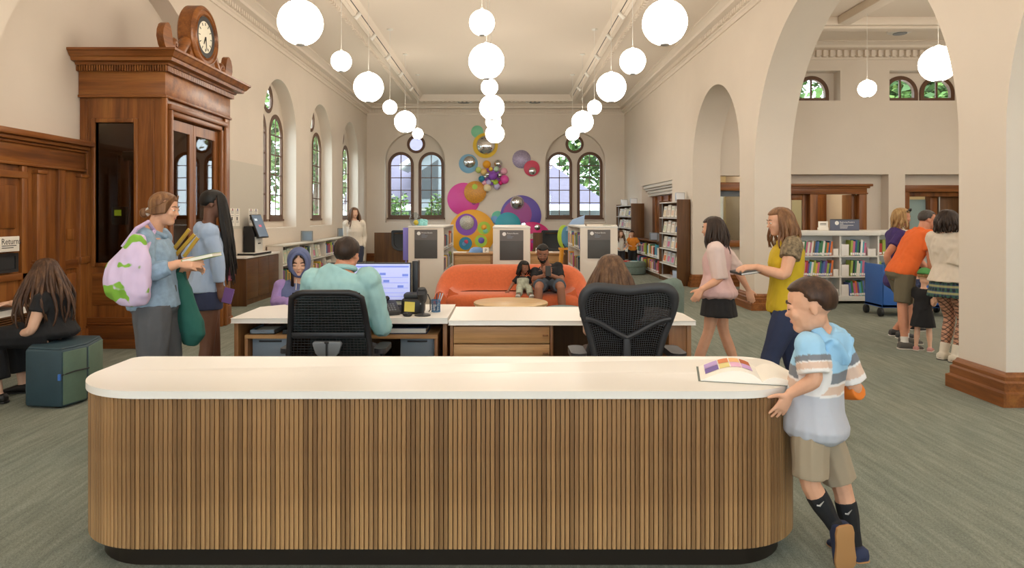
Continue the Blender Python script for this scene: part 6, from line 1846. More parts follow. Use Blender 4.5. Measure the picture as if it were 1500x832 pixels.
    def shoes(s, m, sole, off=.007, heel=0.0, name='shoe', laces=None):
        for k in s.leg:
            mb = MB(); t, dn, sd, L_ = s.foot(mb, k, off, 1.0)
            o = later(mb.build(name, m, s.root, smooth=180, fix=False), s.vox, 2)
            A = s.leg[k][2]; sb = MB(); c0 = A + dn * (.040 * s.H)
            for lo in (0,):
                rs = []
                for u, w in ((-.29, .012), (-.25, .024), (-.1, .029), (.1, .028), (.3, .030), (.5, .034), (.68, .031), (.77, .018)):
                    c = c0 + t * (u * L_)
                    w_ = w * s.H + off * .6; th = .010 + heel * (1 if u < .1 else .35)
                    rs.append([c + sd * w_ - dn * .004, c - sd * w_ - dn * .004, c - sd * w_ + dn * th, c + sd * w_ + dn * th])
                sb.loft(rs)
            sb.build('sole', sole, o, smooth=40, bevel=.003)
            if laces:
                lb = MB()
                for u in (.08, .18, .28, .36):
                    c = A + t * (u * L_) - dn * (.003 - u * .02)
                    lb.tube([c + sd * .02 - dn * .004 * 0, c - dn * .012, c - sd * .02], .003, 5)
                lb.build('laces', laces, o, smooth=0)
    # ---- hair
    def cap(s, m, th=.05, line=.42, nape=-.55, bump=.02, name='hair', seed=0, side=-.05, fringe=0.0, n=(44, 26)):
        nu, nv = n; vs = []; fs = []; hh = s.hh; rg = random.Random(seed)
        ph = [rg.uniform(0, 6.28) for _ in range(6)]
        def sm(a, b, x): x = min(1, max(0, (x - a) / (b - a))); return x * x * (3 - 2 * x)
        for i in range(nv + 1):
            ze = -1 + 2 * i / nv; zz = math.sin(ze * math.pi / 2); c = math.sqrt(max(0, 1 - zz * zz))
            for j in range(nu):
                a = 2 * math.pi * j / nu; x, y = math.sin(a) * c, math.cos(a) * c
                # visible where the direction lies in the hair region
                front = sm(.15, .42, y)                     # 1 in the face sector
                lim = line * front + (side if y > -.35 else nape) * (1 - front)
                if y <= -.1: lim = nape + (side - nape) * sm(-.45, -.1, y)
                if y > .15: lim = side + (line - side) * front
                vis = sm(lim - .10, lim + .06, zz)
                k = (1 + bump * (math.sin(a * 17 + ph[0] + zz * 5) * .5 + math.sin(a * 31 + ph[1] - zz * 9) * .35 + math.sin(zz * 23 + a * 3 + ph[2]) * .3) + th * (1 + .4 * max(0, zz))) * vis + .80 * (1 - vis)
                vs.append(s.hp(x * .338 * k, -.05 + y * .415 * k + fringe * front * vis * .1, .13 + zz * .36 * k))
        for i in range(nv):
            for j in range(nu):
                p, q = i * nu + j, i * nu + (j + 1) % nu
                fs.append((p, q, q + nu, p + nu))
        mb = MB(); mb.add(vs, fs); return mb.build(name, m, s.root, smooth=180)
    def locks(s, m, L_, n=46, a0=62, a1=298, spread=.20, r=.075, wave=.02, name='long_hair', seed=1, zs=.25, back=0.0, vary=.12, thick=1.0):
        """locks of hair that leave the crown and fall L_ metres below the head's centre; angles count from the face round the head"""
        rg = random.Random(seed); mb = MB(); hh = s.hh
        for i in range(n):
            a = R(a0 + (a1 - a0) * (i + rg.uniform(-.3, .3)) / (n - 1)); lay = rg.random()
            x, y = math.sin(a), math.cos(a); pts = []; rad = []
            l_ = L_ * rg.uniform(1 - vary, 1.0); ph = rg.uniform(0, 6.28)
            for z, k in ((.95, .30), (.75, .68), (.45, .92), (.1, 1.05)):
                pts.append(s.hp(x * .345 * k, -.05 + y * .43 * k, .13 + z * .37)); rad.append(r * hh * (.55 + .45 * k) * thick)
            p0 = pts[-1]; out = (s.hx * x + s.hy * y); out.z = 0
            out = out.normalized() if out.length > 1e-3 else V((0, 0, 0))
            dz = p0.z - (s.hc.z - l_); m_ = 7
            for j in range(1, m_ + 1):
                q = j / m_
                p = p0 + V((0, 0, -dz * q)) + out * (spread * hh * 2 * math.sin(min(1, q * 1.4) * math.pi / 2) * (.6 + .6 * lay)) - s.f1 * back * q
                p = p + s.hx * (wave * math.sin(ph + q * 7) * q) + s.hy * (wave * math.cos(ph * 1.7 + q * 6) * q)
                pts.append(p); rad.append(r * hh * thick * (1.05 - .75 * q ** 2.2))
            mb.tube(pts, rad, 6)
        return mb.build(name, m, s.root, smooth=180, fix=False)

def M_(name, c, **k): return mat(name, c, k.pop('rough', .85), **k)
def stand_legs(pel, yaw, H, sp=.055, step=0.0, sh=.0):
    f, r = fr(yaw); g = V((pel[0], pel[1], .042 * H))
    return {'l': dict(a=g - r * sp * H + f * step), 'r': dict(a=g + r * sp * H - f * step)}
DN = V((0, 0, -1)); UP = V((0, 0, 1))
# ---------------------------------------------------------------- the boy at the counter
cyw = -40
p = Person('boy in striped blue hooded tee leaning on the counter end', 1.32, PX(1193, 622, 3.05), PX(1206, 497, 3.02), PX(1186, 448, 3.0), -50, cyaw=cyw, hyaw=-70, hpitch=-10, build='c', spread=9, sk='fair', hd=1.40, vox=.0048, sw=1.12, down=True,
    arms={'l': dict(e=PX(1194, 557, 2.90), w=PX(1157, 577, 2.94), d=(-.42, .12, -.80), n=(-.30, .95, .0), curl=14, thumb=62),
          'r': dict(e=PX(1254, 573, 3.10), w=PX(1214, 574, 3.24), d=(-.9, .3, 0), n=(-.2, .1, -1), curl=50)},
    legs={'l': dict(k=PX(1186, 708, 3.0), a=PX(1226, 776, 3.0), t=(.10, .16, -1), dn=(.12, -1, -.1)), 'r': dict(k=PX(1234, 715, 3.12), a=V((1.592, 3.10, .052)), t=(-.25, 1, -.02))})
boy = p
def stripes(co):
    S_, E = np.array(p0s), np.array(p0e); ch_, pe = np.array(boy.chest), np.array(boy.pel)
    def par(a, b):
        d = b - a; t = ((co - a) @ d) / (d @ d); q = a + np.clip(t, 0, 1)[:, None] * d
        return t, np.linalg.norm(co - q, axis=1)
    tl, dl = par(*[np.array(v) for v in boy.arm['l'][:2]]); tr, dr = par(*[np.array(v) for v in boy.arm['r'][:2]])
    tt, dt = par(pe, ch_)
    out = np.zeros((len(co), 4)); out[:, 3] = 1
    C = {n: np.array(hexc(c)[:3]) for n, c in dict(blue='#9cc8e6', grey='#7c8088', pink='#d8bba8', white='#e8e4e2', pale='#b9bcc6').items()}
    x = 1.0 - tt
    out[:, :3] = np.select([(x < .30)[:, None], (x < .43)[:, None], (x < .46)[:, None], (x < .56)[:, None], (x < .585)[:, None]], [C['blue'], C['grey'], C['white'], C['pink'], C['white']], C['pale'])
    for t, d in ((tl, dl), (tr, dr)):
        on = (d < .080) & (d < dt * .80) & (t > .10)
        c = np.select([(t < .28)[:, None], (t < .45)[:, None], (t < .49)[:, None], (t < .68)[:, None]], [C['blue'], C['grey'], C['white'], C['pink']], C['white'])
        out[on, :3] = c[on]
    return out
p0s, p0e = (0, 0, 0), (0, 0, 1)
sm_, snt, sb_ = new_mat('striped_jersey')
at_ = snt.nodes.new('ShaderNodeVertexColor'); at_.layer_name = 'dye'; snt.links.new(at_.outputs[0], sb_.inputs['Base Color']); sb_.inputs['Roughness'].default_value = .9
p.top(sm_, sleeve=.80, hem=-.16, off=.015, amp=.0045, name='striped_shirt', send=.014, col=stripes, flare=.27, neck=1.09, vox=.006)
jersey = M_('blue_jersey', '#93c2e4')
hd_ = MB(); c = boy.chest - boy.f1 * .062 + V((0, 0, -.035)); hd_.ell(c, (.098, .040, .078), (boy.r1, boy.f1, UP), 16, 12)
for sg in (-1, 1): hd_.tube([c + boy.r1 * sg * .085 + UP * .03, boy.chest + boy.r1 * sg * .062 + UP * .045, boy.chest + boy.f1 * .04 + boy.r1 * sg * .045 + UP * .035], [.035, .026, .016], 10)
hd_.tube([c + boy.r1 * -.07 + UP * .045 - boy.f1 * .02, c - UP * .045 - boy.f1 * .035, c + boy.r1 * .07 + UP * .045 - boy.f1 * .02], [.020, .024, .020], 8)
later(hd_.build('hood', jersey, p.root, smooth=180, fix=False), .006, 5, .006, 18)
p.bottoms(M_('khaki_twill', '#a3937c'), leg=.86, waist=.08, off=.006, end=.022, amp=.004, name='khaki_shorts')
p.socks(M_('black_sock', '#191a1e'), 1.22)
p.shoes(M_('navy_suede', '#2c3450'), M_('gum_sole', '#b08252', rough=.6), laces=M_('laces_grey', '#b9b9bd'))
for k_ in ('l', 'r'):
    a, b_ = p.leg[k_][1], p.leg[k_][2]; q = a.lerp(b_, .34); f_ = V((-.35, -.93, 0)).normalized(); r_ = .035 * 1.32 + .003
    sd_ = V((.93, -.35, 0)).normalized()
    MB().tube([q + f_ * r_ - sd_ * .012 - UP * .010, q + f_ * (r_ + .001) + UP * -.010, q + f_ * r_ + sd_ * .016 + UP * .012], [.0035, .0045, .0012], 6).build('sock_mark', M['silver'], p.root)
ab = MB(); e_, w_ = p.arm['r'][1], p.arm['r'][2]; ab.tube([e_.lerp(w_, -.12), e_.lerp(w_, .1), e_.lerp(w_, .42)], [.040, .0405, .037], 14)
later(ab.build('orange_arm_band', M_('orange_band', '#e07a24', rough=.6), p.root, smooth=180, fix=False), .006, 2)
p.cap(HAIR['brown'], th=.085, line=.50, nape=-.62, bump=.010, seed=3, side=-.06); p.brows(HAIR['brown'])

# ---------------------------------------------------------------- woman in the denim shirt
D = 4.6; pel = PX(230, 444, D)
p = Person('woman in denim shirt standing in profile by the vestibule, holding books', 1.70, pel, PX(222, 346, D), PX(241, 306, D), 82, cyaw=84, hyaw=88, hpitch=-8, build='f', sk='fair', vox=.007,
    arms={'r': dict(e=PX(214, 402, D - .20), w=PX(262, 386, D - .16), d=(1, -.05, .02), n=(0, .75, -.6), curl=55, thumb=30), 'l': dict(w=PX(272, 392, D + .12), d=(1, 0, .05), n=(0, -.6, -.7), curl=60, hint=(-.4, .4, -1))},
    legs=stand_legs(pel, 82, 1.70, .055, .05))
denim = M_('denim_blue', '#8aa2b8', var=.14, vscale=25)
p.top(denim, sleeve=1.72, hem=-.06, off=.013, amp=.006, name='denim_shirt', send=.004, soff=.015, flare=.16)
MB().tube([p.spine(1.07) + p.f1 * .075 - UP * .03, p.spine(1.10) - p.r1 * .066 + UP * .0, p.spine(1.12) - p.f1 * .062 + UP * .015, p.spine(1.10) + p.r1 * .066 + UP * .0, p.spine(1.07) + p.f1 * .075 - UP * .03], .017, 8).build('collar', denim, p.root)
p.bottoms(M_('charcoal_trousers', '#55565a', var=.08), leg=1.95, off=.012, end=.020, amp=.006, name='trousers', scale=1.08)
p.shoes(M_('tan_leather', '#8a6848', rough=.5), M['black'])
p.cap(HAIR['red'], th=.055, line=.40, nape=-.62, seed=4, side=-.22); p.brows(HAIR['red'])
bn = MB(); p.hell(bn, (0, -.58, -.20), (.13, .14, .15)); bn.build('hair_bun', HAIR['red'], p.root, smooth=180)
mb = MB(); mb.lathe([(.022, -.012), (.034, 0), (.022, .012)], p.hp(0, -.46, -.14), (p.hx, p.hz, p.hy), 14); mb.build('scrunchie', M['white'], p.root)
tf = MB()
for i in range(26):
    z = .5 - i * .03; sg = 1 if i % 2 else -1
    tf.tube([p.hp(sg * .10, .30, .44 - i * .004), p.hp(sg * .31, .16, .22 - i * .012), p.hp(sg * .345, -.12, .0 - i * .006), p.hp(sg * .16, -.46, -.15)], [.006, .012, .012, .008], 5)
tf.build('swept_strands', HAIR['red'], p.root, smooth=180, fix=False)
wd = p
# what she carries
def slab_book(name, label, c, u, v, w, size, m, cat='book', group=None):
    """thin book: centre c, axes u (width) v (height) w (thickness)"""
    rm = Matrix((V(u).normalized(), V(w).normalized(), V(v).normalized())).transposed()
    t = thing(name, label, cat, c, group)
    a, th, b_ = size
    MB().obox(V(c) + rm @ V((0, th / 2, 0)), (a / 2, .0015, b_ / 2), rm).obox(V(c) - rm @ V((0, th / 2, 0)), (a / 2, .0015, b_ / 2), rm).obox(V(c) - rm @ V((a / 2, 0, 0)), (.0015, th / 2, b_ / 2), rm).build('cover', m, t, smooth=0)
    MB().obox(V(c), (a / 2 - .003, th / 2 - .001, b_ / 2 - .003), rm).build('pages', M['paper'], t, smooth=0)
    return t
hnd = p.arm['r'][2]
slab_book('held_book', 'green and cream book in the hands of the denim-shirted woman', hnd + V((.125, .06, .035)), (1, .05, .22), (0, 1, 0), (-.22, 0, 1), (.20, .022, .15), M_('book_green', '#8fa86a'))
for i, (dx, a) in enumerate(((0, 38), (.035, 42), (.075, 36))):
    slab_book('held_book', ['gold-edged book fanned nearest the chest of the denim-shirted woman', 'gold-edged book in the middle of the fan held by the denim-shirted woman', 'gold-edged book outermost in the fan held by the denim-shirted woman'][i], PX(262 + i * 9, 356 + i * 3, D + .07), (0, 1, 0), (math.sin(R(a)), 0, math.cos(R(a))), (math.cos(R(a)), 0, -math.sin(R(a))), (.02, .018, .24 - .04 * i), mat('gilt_%d' % i, '#b8922f', .35, metal=.5))
# lavender tote on her near shoulder
def bag(label, pts, m, name='tote_bag', depth=.07, cat='bag', amp=.016):
    t = thing(name, label, cat, pts[0][0])
    mb = MB(); rs = []
    for (c, w, d) in pts: rs.append([V(c) + V((w * math.cos(a), d * math.sin(a), (.10 if name == 'cloth' else -.12) * w * math.cos(a))) for a in [2 * math.pi * k / 16 for k in range(16)]])
    mb.loft(rs); later(mb.build('bag_body', m, t, smooth=180, fix=False), .009, 4, amp, 12); return t
mp_, nt_, b_ = new_mat('lavender_print')
f_, _ = noise_tex(nt_, 8.5, (1, 1, 1), 1.5, .5)
cc = ramp(nt_, f_, [(.535, hexc('#d3bfde')), (.55, hexc('#7fb13c'))]); nt_.links.new(cc, b_.inputs['Base Color']); b_.inputs['Roughness'].default_value = .8
DT = 4.33
q = [(PX(203, 344, DT), .025, .03), (PX(198, 362, DT), .075, .05), (PX(191, 386, DT), .125, .07), (PX(187, 410, DT), .150, .085), (PX(187, 428, DT), .145, .08), (PX(189, 441, DT), .105, .06), (PX(190, 447, DT), .06, .04)]
tb_ = bag('lavender tote bag with green animal print on the shoulder of the denim-shirted woman', q, mp_)
MB().tube([PX(180, 362, DT), PX(200, 335, DT + .02), PX(217, 325, DT + .14), PX(226, 338, DT + .19), PX(214, 366, DT + .04)], .014, 8).build('strap', M_('lavender_strap', '#c4aed2'), tb_)
DB = 4.72
q = [(PX(262, 398, DB), .02, .02), (PX(264, 412, DB), .05, .05), (PX(269, 440, DB), .080, .06), (PX(275, 468, DB), .105, .07), (PX(281, 488, DB), .095, .06), (PX(279, 505, DB), .045, .035)]
tb_ = bag('dark green cloth bag hanging from the forearm of the denim-shirted woman', q, M_('dark_green_cloth', '#1f5a50', var=.1), amp=.010)
MB().tube([PX(256, 408, DB), PX(262, 392, DB - .02), PX(266, 386, DB - .04), PX(270, 394, DB), PX(272, 412, DB)], .010, 8).build('strap', M_('dark_green_strap', '#1d4f47'), tb_)

# ---------------------------------------------------------------- dark-haired woman in the pale blue top
D = 5.65; pel = PX(303, 424, D)
p = Person('woman with long black braids, pale blue top and denim shorts, back turned', 1.73, pel, PX(306, 337, D), PX(313, 299, D), 62, cyaw=66, hyaw=70, hpitch=-4, build='f', sk='dark', vox=.0075,
    arms={'r': dict(e=PX(318, 378, D - .17), w=PX(322, 419, D - .14), d=(.4, -.1, -1), n=(-.2, .9, 0), curl=45), 'l': dict(w=PX(318, 388, D + .28), d=(1, .2, .2), n=(0, -.5, -.8), curl=50, hint=(-.3, .3, -1))},
    legs=stand_legs(pel, 62, 1.73, .05, .06), face=False)
p.top(M_('pale_blue_jersey', '#9fb2cd'), sleeve=1.85, hem=-.02, off=.020, flare=.06, amp=.005, name='pale_blue_top', send=.002, soff=.012)
hb = MB(); hb.ell(p.chest - p.f1 * .07 + UP * .0, (.12, .05, .075), (p.r1, p.f1, UP), 14, 10); later(hb.build('hood', M_('pale_blue_hood', '#98abc6'), p.root, smooth=180, fix=False), .008, 3, .004)
p.bottoms(M_('dark_denim', '#2c3450', var=.12), leg=.34, off=.012, end=.014, name='denim_shorts'); p.shoes(M_('white_canvas', '#d8d4cc'), M['white'])
p.cap(HAIR['black'], th=.09, line=.40, nape=-.6, seed=5, side=-.3)
p.locks(HAIR['black'], .68, n=44, a0=-70, a1=62, spread=.06, r=.05, wave=.012, name='long_braids', seed=6, vary=.25, back=-.05)
slab_book('phone', 'phone in a purple case in the hand of the woman with black braids', p.arm['r'][2] + V((.075, -.02, -.075)), (1, 0, -.25), (.25, 0, 1), (0, 1, 0), (.075, .012, .12), M_('purple_case', '#6c4a88', rough=.4), cat='phone')
t = thing('flowered_bag', 'pink flowered pouch hanging in front of the woman with black braids', 'bag', PX(337, 396, D + .1))
mb = MB()
for i in range(7): mb.ell(PX(336 + (i % 3) * 2, 380 + i * 4.5, D + .1), (.028, .03, .03), nu=8, nv=6)
later(mb.build('pouch', mat('pink_flowers', '#c76a80', .7, var=.5, vscale=30), t, smooth=180, fix=False), .009, 2)
MB().tube([PX(330, 345, D + .05), PX(336, 362, D + .08), PX(337, 382, D + .1)], .006, 6).build('strap', M_('pouch_strap', '#c7a8a0'), t)

# ---------------------------------------------------------------- seated girl in black on the pouf
D = 5.84; pel = PX(84, 492, D) + V((0, 0, .03)); f_, r_ = fr(-86)
p = Person('girl in black with long wavy brown hair seated on the pouf at the ledge', 1.58, pel, PX(80, 433, D), PX(66, 397, D), -86, cyaw=-84, hyaw=-80, hpitch=-10, build='f', sk='light', vox=.0075, face=False,
    arms={'l': dict(e=PX(46, 484, D - .22), w=PX(22, 494, D - .12), d=(-.9, .3, -.15), n=(0, .3, -1), curl=30), 'r': dict(w=V((-4.44, 6.14, .765)), d=(-1, -.05, -.12), n=(0, 0, -1), curl=15, hint=(0, .2, -1))},
    legs={'l': dict(k=V((-4.28, 5.68, .53)), a=V((-4.18, 5.64, .075)), t=(-1, -.1, -.05)), 'r': dict(k=V((-4.28, 5.98, .53)), a=V((-4.22, 5.98, .075)), t=(-1, 0, -.05))})
blk = M_('black_cotton', '#17171a', var=.15)
p.top(blk, sleeve=.42, hem=-.05, off=.016, amp=.005, name='black_top', send=.01); p.bottoms(blk, leg=1.75, off=.014, end=.045, name='black_trousers', amp=.006)
p.shoes(M_('black_sandal', '#1d1b1b', rough=.5), M['black'], name='sandal', off=.003)
p.cap(HAIR['chestnut'], th=.08, line=.40, nape=-.7, seed=8, side=-.35)
p.locks(HAIR['chestnut'], .49, n=60, a0=40, a1=320, spread=.26, r=.075, wave=.022, seed=9, vary=.2)
MB().lathe([(.027, -.006), (.031, 0), (.027, .006)], p.arm['l'][1].lerp(p.arm['l'][2], .93), (V((0, 1, 0)), V((.2, 0, 1)).normalized(), V((-1, 0, .2)).normalized()), 14).build('bracelet', M['silver'], p.root)
t = thing('laptop', 'dark laptop edge on the wall ledge under the hand of the seated girl', 'laptop', (-4.66, 6.1, .70))
MB().box(-4.66, -4.46, 5.98, 6.28, .701, .715).build('base', M['darkgrey'], t, bevel=.004); MB().box(-4.68, -4.663, 5.98, 6.28, .705, .90).build('lid', M['darkgrey'], t, bevel=.004)

# ---------------------------------------------------------------- man in the teal shirt at the desk
D = 4.72; pel = V((-1.13, 4.70, .575))
p = Person('man in loose teal shirt seated at the staff desk, back turned', 1.80, pel, PX(500, 407, D + .03), PX(509, 373, D + .06), 4, cyaw=6, hyaw=12, hpitch=-6, build='m', sk='ruddy', vox=.0075, face=False, sw=1.08,
    arms={'r': dict(e=PX(560, 482, D + .06), w=V((-.98, 5.40, .775)), d=(-.1, 1, -.1), n=(0, 0, -1), curl=30), 'l': dict(e=PX(443, 478, D + .1), w=V((-1.45, 5.42, .775)), d=(.2, 1, -.1), n=(0, 0, -1), curl=25)},
    legs={'l': dict(k=V((-1.26, 5.15, .52)), a=V((-1.26, 5.25, .08)), t=(0, 1, -.02)), 'r': dict(k=V((-1.0, 5.15, .52)), a=V((-1.0, 5.25, .08)), t=(0, 1, -.02))})
teal = M_('teal_shirt', '#9ac3c4', var=.06)
p.top(teal, sleeve=1.75, hem=-.12, off=.030, amp=.008, name='teal_shirt', send=.0, soff=.026, flare=.10)
MB().tube([p.spine(1.11) - p.f1 * .012 + (p.f1 * math.cos(a) + p.r1 * math.sin(a)) * .072 + UP * (.012 - .02 * math.cos(a)) for a in [2 * math.pi * i / 16 for i in range(17)]], .018, 8).build('collar', teal, p.root)
p.bottoms(M_('dark_trousers', '#33363d'), leg=1.9, off=.012, end=.012, name='trousers'); p.shoes(M['black'], M['black'])
p.cap(HAIR['dkbrown'], th=.10, line=.40, nape=-.80, seed=10, bump=.03, side=-.25)

# ---------------------------------------------------------------- girl in the hood
D = 6.47; pel = PX(430, 478, D)
p = Person('girl in slate blue hood and lilac sleeves leaning on the staff desk', 1.46, pel, PX(432, 419, D - .02), PX(438, 385, D - .05), 172, cyaw=172, hyaw=165, hpitch=-14, build='c', sk='light', hd=1.28, vox=.0065, down=True,
    arms={'r': dict(e=PX(404, 444, D - .12), w=V((-1.90, 6.16, .775)), d=(.9, -.25, -.05), n=(0, 0, -1), curl=30), 'l': dict(e=PX(458, 440, D - .10), w=V((-1.80, 6.10, .78)), d=(-.6, -.6, -.05), n=(0, 0, -1), curl=35)},
    legs=stand_legs(pel, 172, 1.46))
sl_ = M_('slate_fleece', '#5f6a90', var=.08); li_ = M_('lilac_fleece', '#9f86c0', var=.06)
p.top(sl_, sleeve=1.88, hem=-.12, off=.022, amp=.006, name='hooded_top', smat=li_, soff=.018, send=.002)
p.bottoms(M_('navy_leggings', '#2b3048'), leg=1.9, name='leggings'); p.shoes(M['darkgrey'], M['white'])
def hood_up(p, m, k=1.0):
    nu, nv = 40, 24; vs = []; fs = []
    def sm(a, b, x): x = min(1, max(0, (x - a) / (b - a))); return x * x * (3 - 2 * x)
    for i in range(nv + 1):
        zz = math.sin((-1 + 2 * i / nv) * math.pi / 2); c = math.sqrt(max(0, 1 - zz * zz))
        for j in range(nu):
            a = 2 * math.pi * j / nu; x, y = math.sin(a) * c, math.cos(a) * c
            face_ = sm(.50, .66, y) * sm(.78, .60, zz)
            kk = 1.24 * (1 - face_) + .70 * face_
            vs.append(p.hp(x * .36 * kk, -.06 + y * .43 * kk, .08 + zz * (.42 if zz > 0 else .56) * kk))
    for i in range(nv):
        for j in range(nu):
            q_, r_ = i * nu + j, i * nu + (j + 1) % nu; fs.append((q_, r_, r_ + nu, q_ + nu))
    MB().add(vs, fs).build('hood', m, p.root, smooth=180)
    ring = []
    for i in range(25):
        a = 2 * math.pi * i / 24; ring.append(p.hp(.295 * math.sin(a), .29 - .03 * math.cos(2 * a), .04 + .43 * math.cos(a) * (1 if math.cos(a) > 0 else 1.05)))
    MB().tube(ring, .016, 8).build('hood_rim', m, p.root)
hood_up(p, sl_)
hl_ = MB()
for i in range(24):
    sg = -1 if i % 2 else 1; q_ = i / 24
    hl_.tube([p.hp(sg * .05, .335, .40 - .05 * q_), p.hp(sg * (.20 + .03 * q_), .31, .22), p.hp(sg * (.245 + .03 * q_), .27, -.1), p.hp(sg * (.24 + .02 * q_), .26, -.45), p.hp(sg * (.18 + .12 * q_), .33, -.9 - .25 * q_)], [.005, .010, .011, .011, .004], 5)
hl_.build('hair_strands', HAIR['dkbrown'], p.root, smooth=180, fix=False); p.brows(HAIR['dkbrown'])
for sg in (-1, 1):
    MB().tube([p.hp(sg * .09, .34, -.55), p.hp(sg * .10, .42, -.85), p.hp(sg * .12, .44, -1.05)], .004, 6).build('drawstring', M['white'], p.root)

# ---------------------------------------------------------------- woman with long auburn hair in the sculpted chair
pel = V((.72, 4.64, .56)); D = 4.62
p = Person('woman with long auburn hair in a black tee seated in the sculpted office chair', 1.66, pel, PX(896, 438, D + .03), PX(894, 397, D + .05), -6, cyaw=-8, hyaw=-14, hpitch=-8, build='f', sk='light', vox=.0075, face=False,
    arms={'l': dict(e=PX(862, 486, D + .06), w=V((.66, 5.32, .755)), d=(.2, 1, -.1), n=(0, 0, -1), curl=25), 'r': dict(e=PX(932, 484, D + .1), w=V((.92, 5.34, .755)), d=(-.1, 1, -.1), n=(0, 0, -1), curl=25)},
    legs={'l': dict(k=V((.62, 5.10, .52)), a=V((.62, 5.2, .08)), t=(0, 1, -.02)), 'r': dict(k=V((.84, 5.10, .52)), a=V((.84, 5.2, .08)), t=(0, 1, -.02))})
p.top(blk, sleeve=.5, hem=-.10, off=.016, amp=.005, name='black_tee'); p.bottoms(M_('brown_trousers', '#4a3c38'), leg=1.9, name='trousers'); p.shoes(M['black'], M['black'])
p.cap(HAIR['auburn'], th=.09, line=.40, nape=-.7, seed=11, side=-.4)
p.locks(HAIR['auburn'], .34, n=64, a0=50, a1=310, spread=.20, r=.078, wave=.012, seed=12, vary=.15)

# ---------------------------------------------------------------- two walkers by the middle pier
D = 6.2; pel = PX(1050, 428, D)
p = Person('girl with dark hair, pink and white top and black skirt walking past the arcade', 1.50, pel, PX(1052, 363, D), PX(1043, 335, D), -65, cyaw=-62, hyaw=-70, hpitch=-6, build='f', sk='fair', hd=1.08, vox=.0075,
    arms={'l': dict(w=PX(1028, 424, D - .22), d=(-.5, .2, -.9), n=(.2, .9, 0), curl=30, hint=(.3, 0, -1)), 'r': dict(w=PX(1096, 424, D + .2), d=(.3, 0, -1), n=(0, .9, 0), curl=30, hint=(.8, 0, -.2))},
    legs={'l': dict(k=PX(1038, 486, D), a=V((1.70, 6.22, .07)), t=(-.9, .4, -.05)), 'r': dict(k=PX(1060, 486, D + .1), a=V((2.14, 6.25, .13)), t=(-.85, .4, -.5))})
pk = M_('pink_top', '#d3b0ad'); p.top(pk, sleeve=1.0, hem=-.14, off=.026, amp=.008, name='pink_top', flare=.35, send=.012, smat=M_('pale_pink_sleeve', '#dcc6bf'))
p.skirt(M_('black_skirt', '#1d1c1e'), .20, flare=.25); p.shoes(M_('white_trainer', '#cfcac2'), M['white']); p.socks(M['white'], 1.75)
p.cap(HAIR['dkbrown'], th=.08, line=.42, nape=-.6, seed=14, side=-.25); p.brows(HAIR['dkbrown'])
p.locks(HAIR['dkbrown'], .24, n=34, a0=70, a1=290, spread=.10, r=.07, seed=15)
D = 5.3; pel = PX(1152, 448, D)
p = Person('woman in mustard yellow sleeveless top and navy jeans walking left past the pier', 1.64, pel, PX(1154, 356, D), PX(1141, 325, D), -84, cyaw=-80, hyaw=-88, hpitch=-8, build='f', sk='fair', vox=.0075,
    arms={'l': dict(e=PX(1150, 404, D - .22), w=PX(1108, 391, D - .12), d=(-1, .1, -.05), n=(.1, .3, -1), curl=45), 'r': dict(w=PX(1110, 395, D + .2), d=(-1, 0, 0), n=(0, -.3, -1), curl=45, hint=(.3, 0, -1))},
    legs={'l': dict(k=PX(1128, 525, D - .1), a=V((1.98, 5.2, .07)), t=(-1, .1, -.05)), 'r': dict(k=PX(1160, 525, D + .1), a=V((2.38, 5.4, .12)), t=(-.85, .1, -.5))})
p.top(M_('mustard_top', '#c9ab20', var=.05), sleeve=.42, hem=-.10, off=.020, amp=.007, name='yellow_top', flare=.12, smat=M_('patterned_sleeve', '#7c6b52', var=.6, vscale=40))
p.bottoms(M_('navy_jeans', '#2a3350', var=.1), leg=1.95, off=.011, end=.012, name='jeans'); p.shoes(M['black'], M['black'])
p.cap(HAIR['red'], th=.08, line=.42, nape=-.6, seed=16, side=-.25); p.locks(HAIR['red'], .21, n=36, a0=75, a1=285, spread=.10, r=.07, seed=17); p.brows(HAIR['red'])
tb = slab_book('tablet', 'dark tablet held out by the woman in the mustard top', PX(1096, 397, D + .02), (1, 0, .15), (0, 1, 0), (-.15, 0, 1), (.20, .016, .26), M['darkgrey'], cat='tablet')

# ---------------------------------------------------------------- man and toddler on the sofa
D = 10.15; pel = V((.66, 10.12, .53))
p = Person('bearded man in black tee and grey shorts on the orange sofa reading his phone', 1.78, pel, PX(800, 393, D), PX(795, 371, D - .10), 178, cyaw=176, hyaw=184, hpitch=-22, build='m', sk='brown', vox=.0085, down=True, hd=1.14,
    arms={'r': dict(e=PX(783, 410, D - .18), w=PX(797, 404, D - .42), d=(.5, -.2, .6), n=(.4, .8, .1), curl=60), 'l': dict(e=PX(823, 411, D - .18), w=PX(806, 403, D - .42), d=(-.5, -.2, .6), n=(-.4, .8, .1), curl=60)},
    legs={'r': dict(k=V((.48, 9.60, .56)), a=V((.47, 9.58, .085)), t=(-.1, -1, -.03)), 'l': dict(k=V((.79, 9.58, .56)), a=V((.82, 9.56, .085)), t=(.1, -1, -.03))})
p.top(blk, sleeve=.75, hem=-.05, off=.012, amp=.005, name='black_tee', soff=.007); p.bottoms(M_('slate_shorts', '#4b5560'), leg=.80, off=.012, end=.018, name='grey_shorts'); p.shoes(M['darkgrey'], M['white'])
p.cap(HAIR['black'], th=.05, line=.46, nape=-.4, seed=18, side=-.0); p.brows(HAIR['black'])
bd = MB(); p.hell(bd, (0, .17, -.36), (.20, .21, .16)); p.hell(bd, (.2, .06, -.22), (.09, .17, .16)); p.hell(bd, (-.2, .06, -.22), (.09, .17, .16)); p.hell(bd, (0, .355, -.19), (.11, .045, .02)); later(bd.build('beard', HAIR['black'], p.root, smooth=180, fix=False), .006, 2)
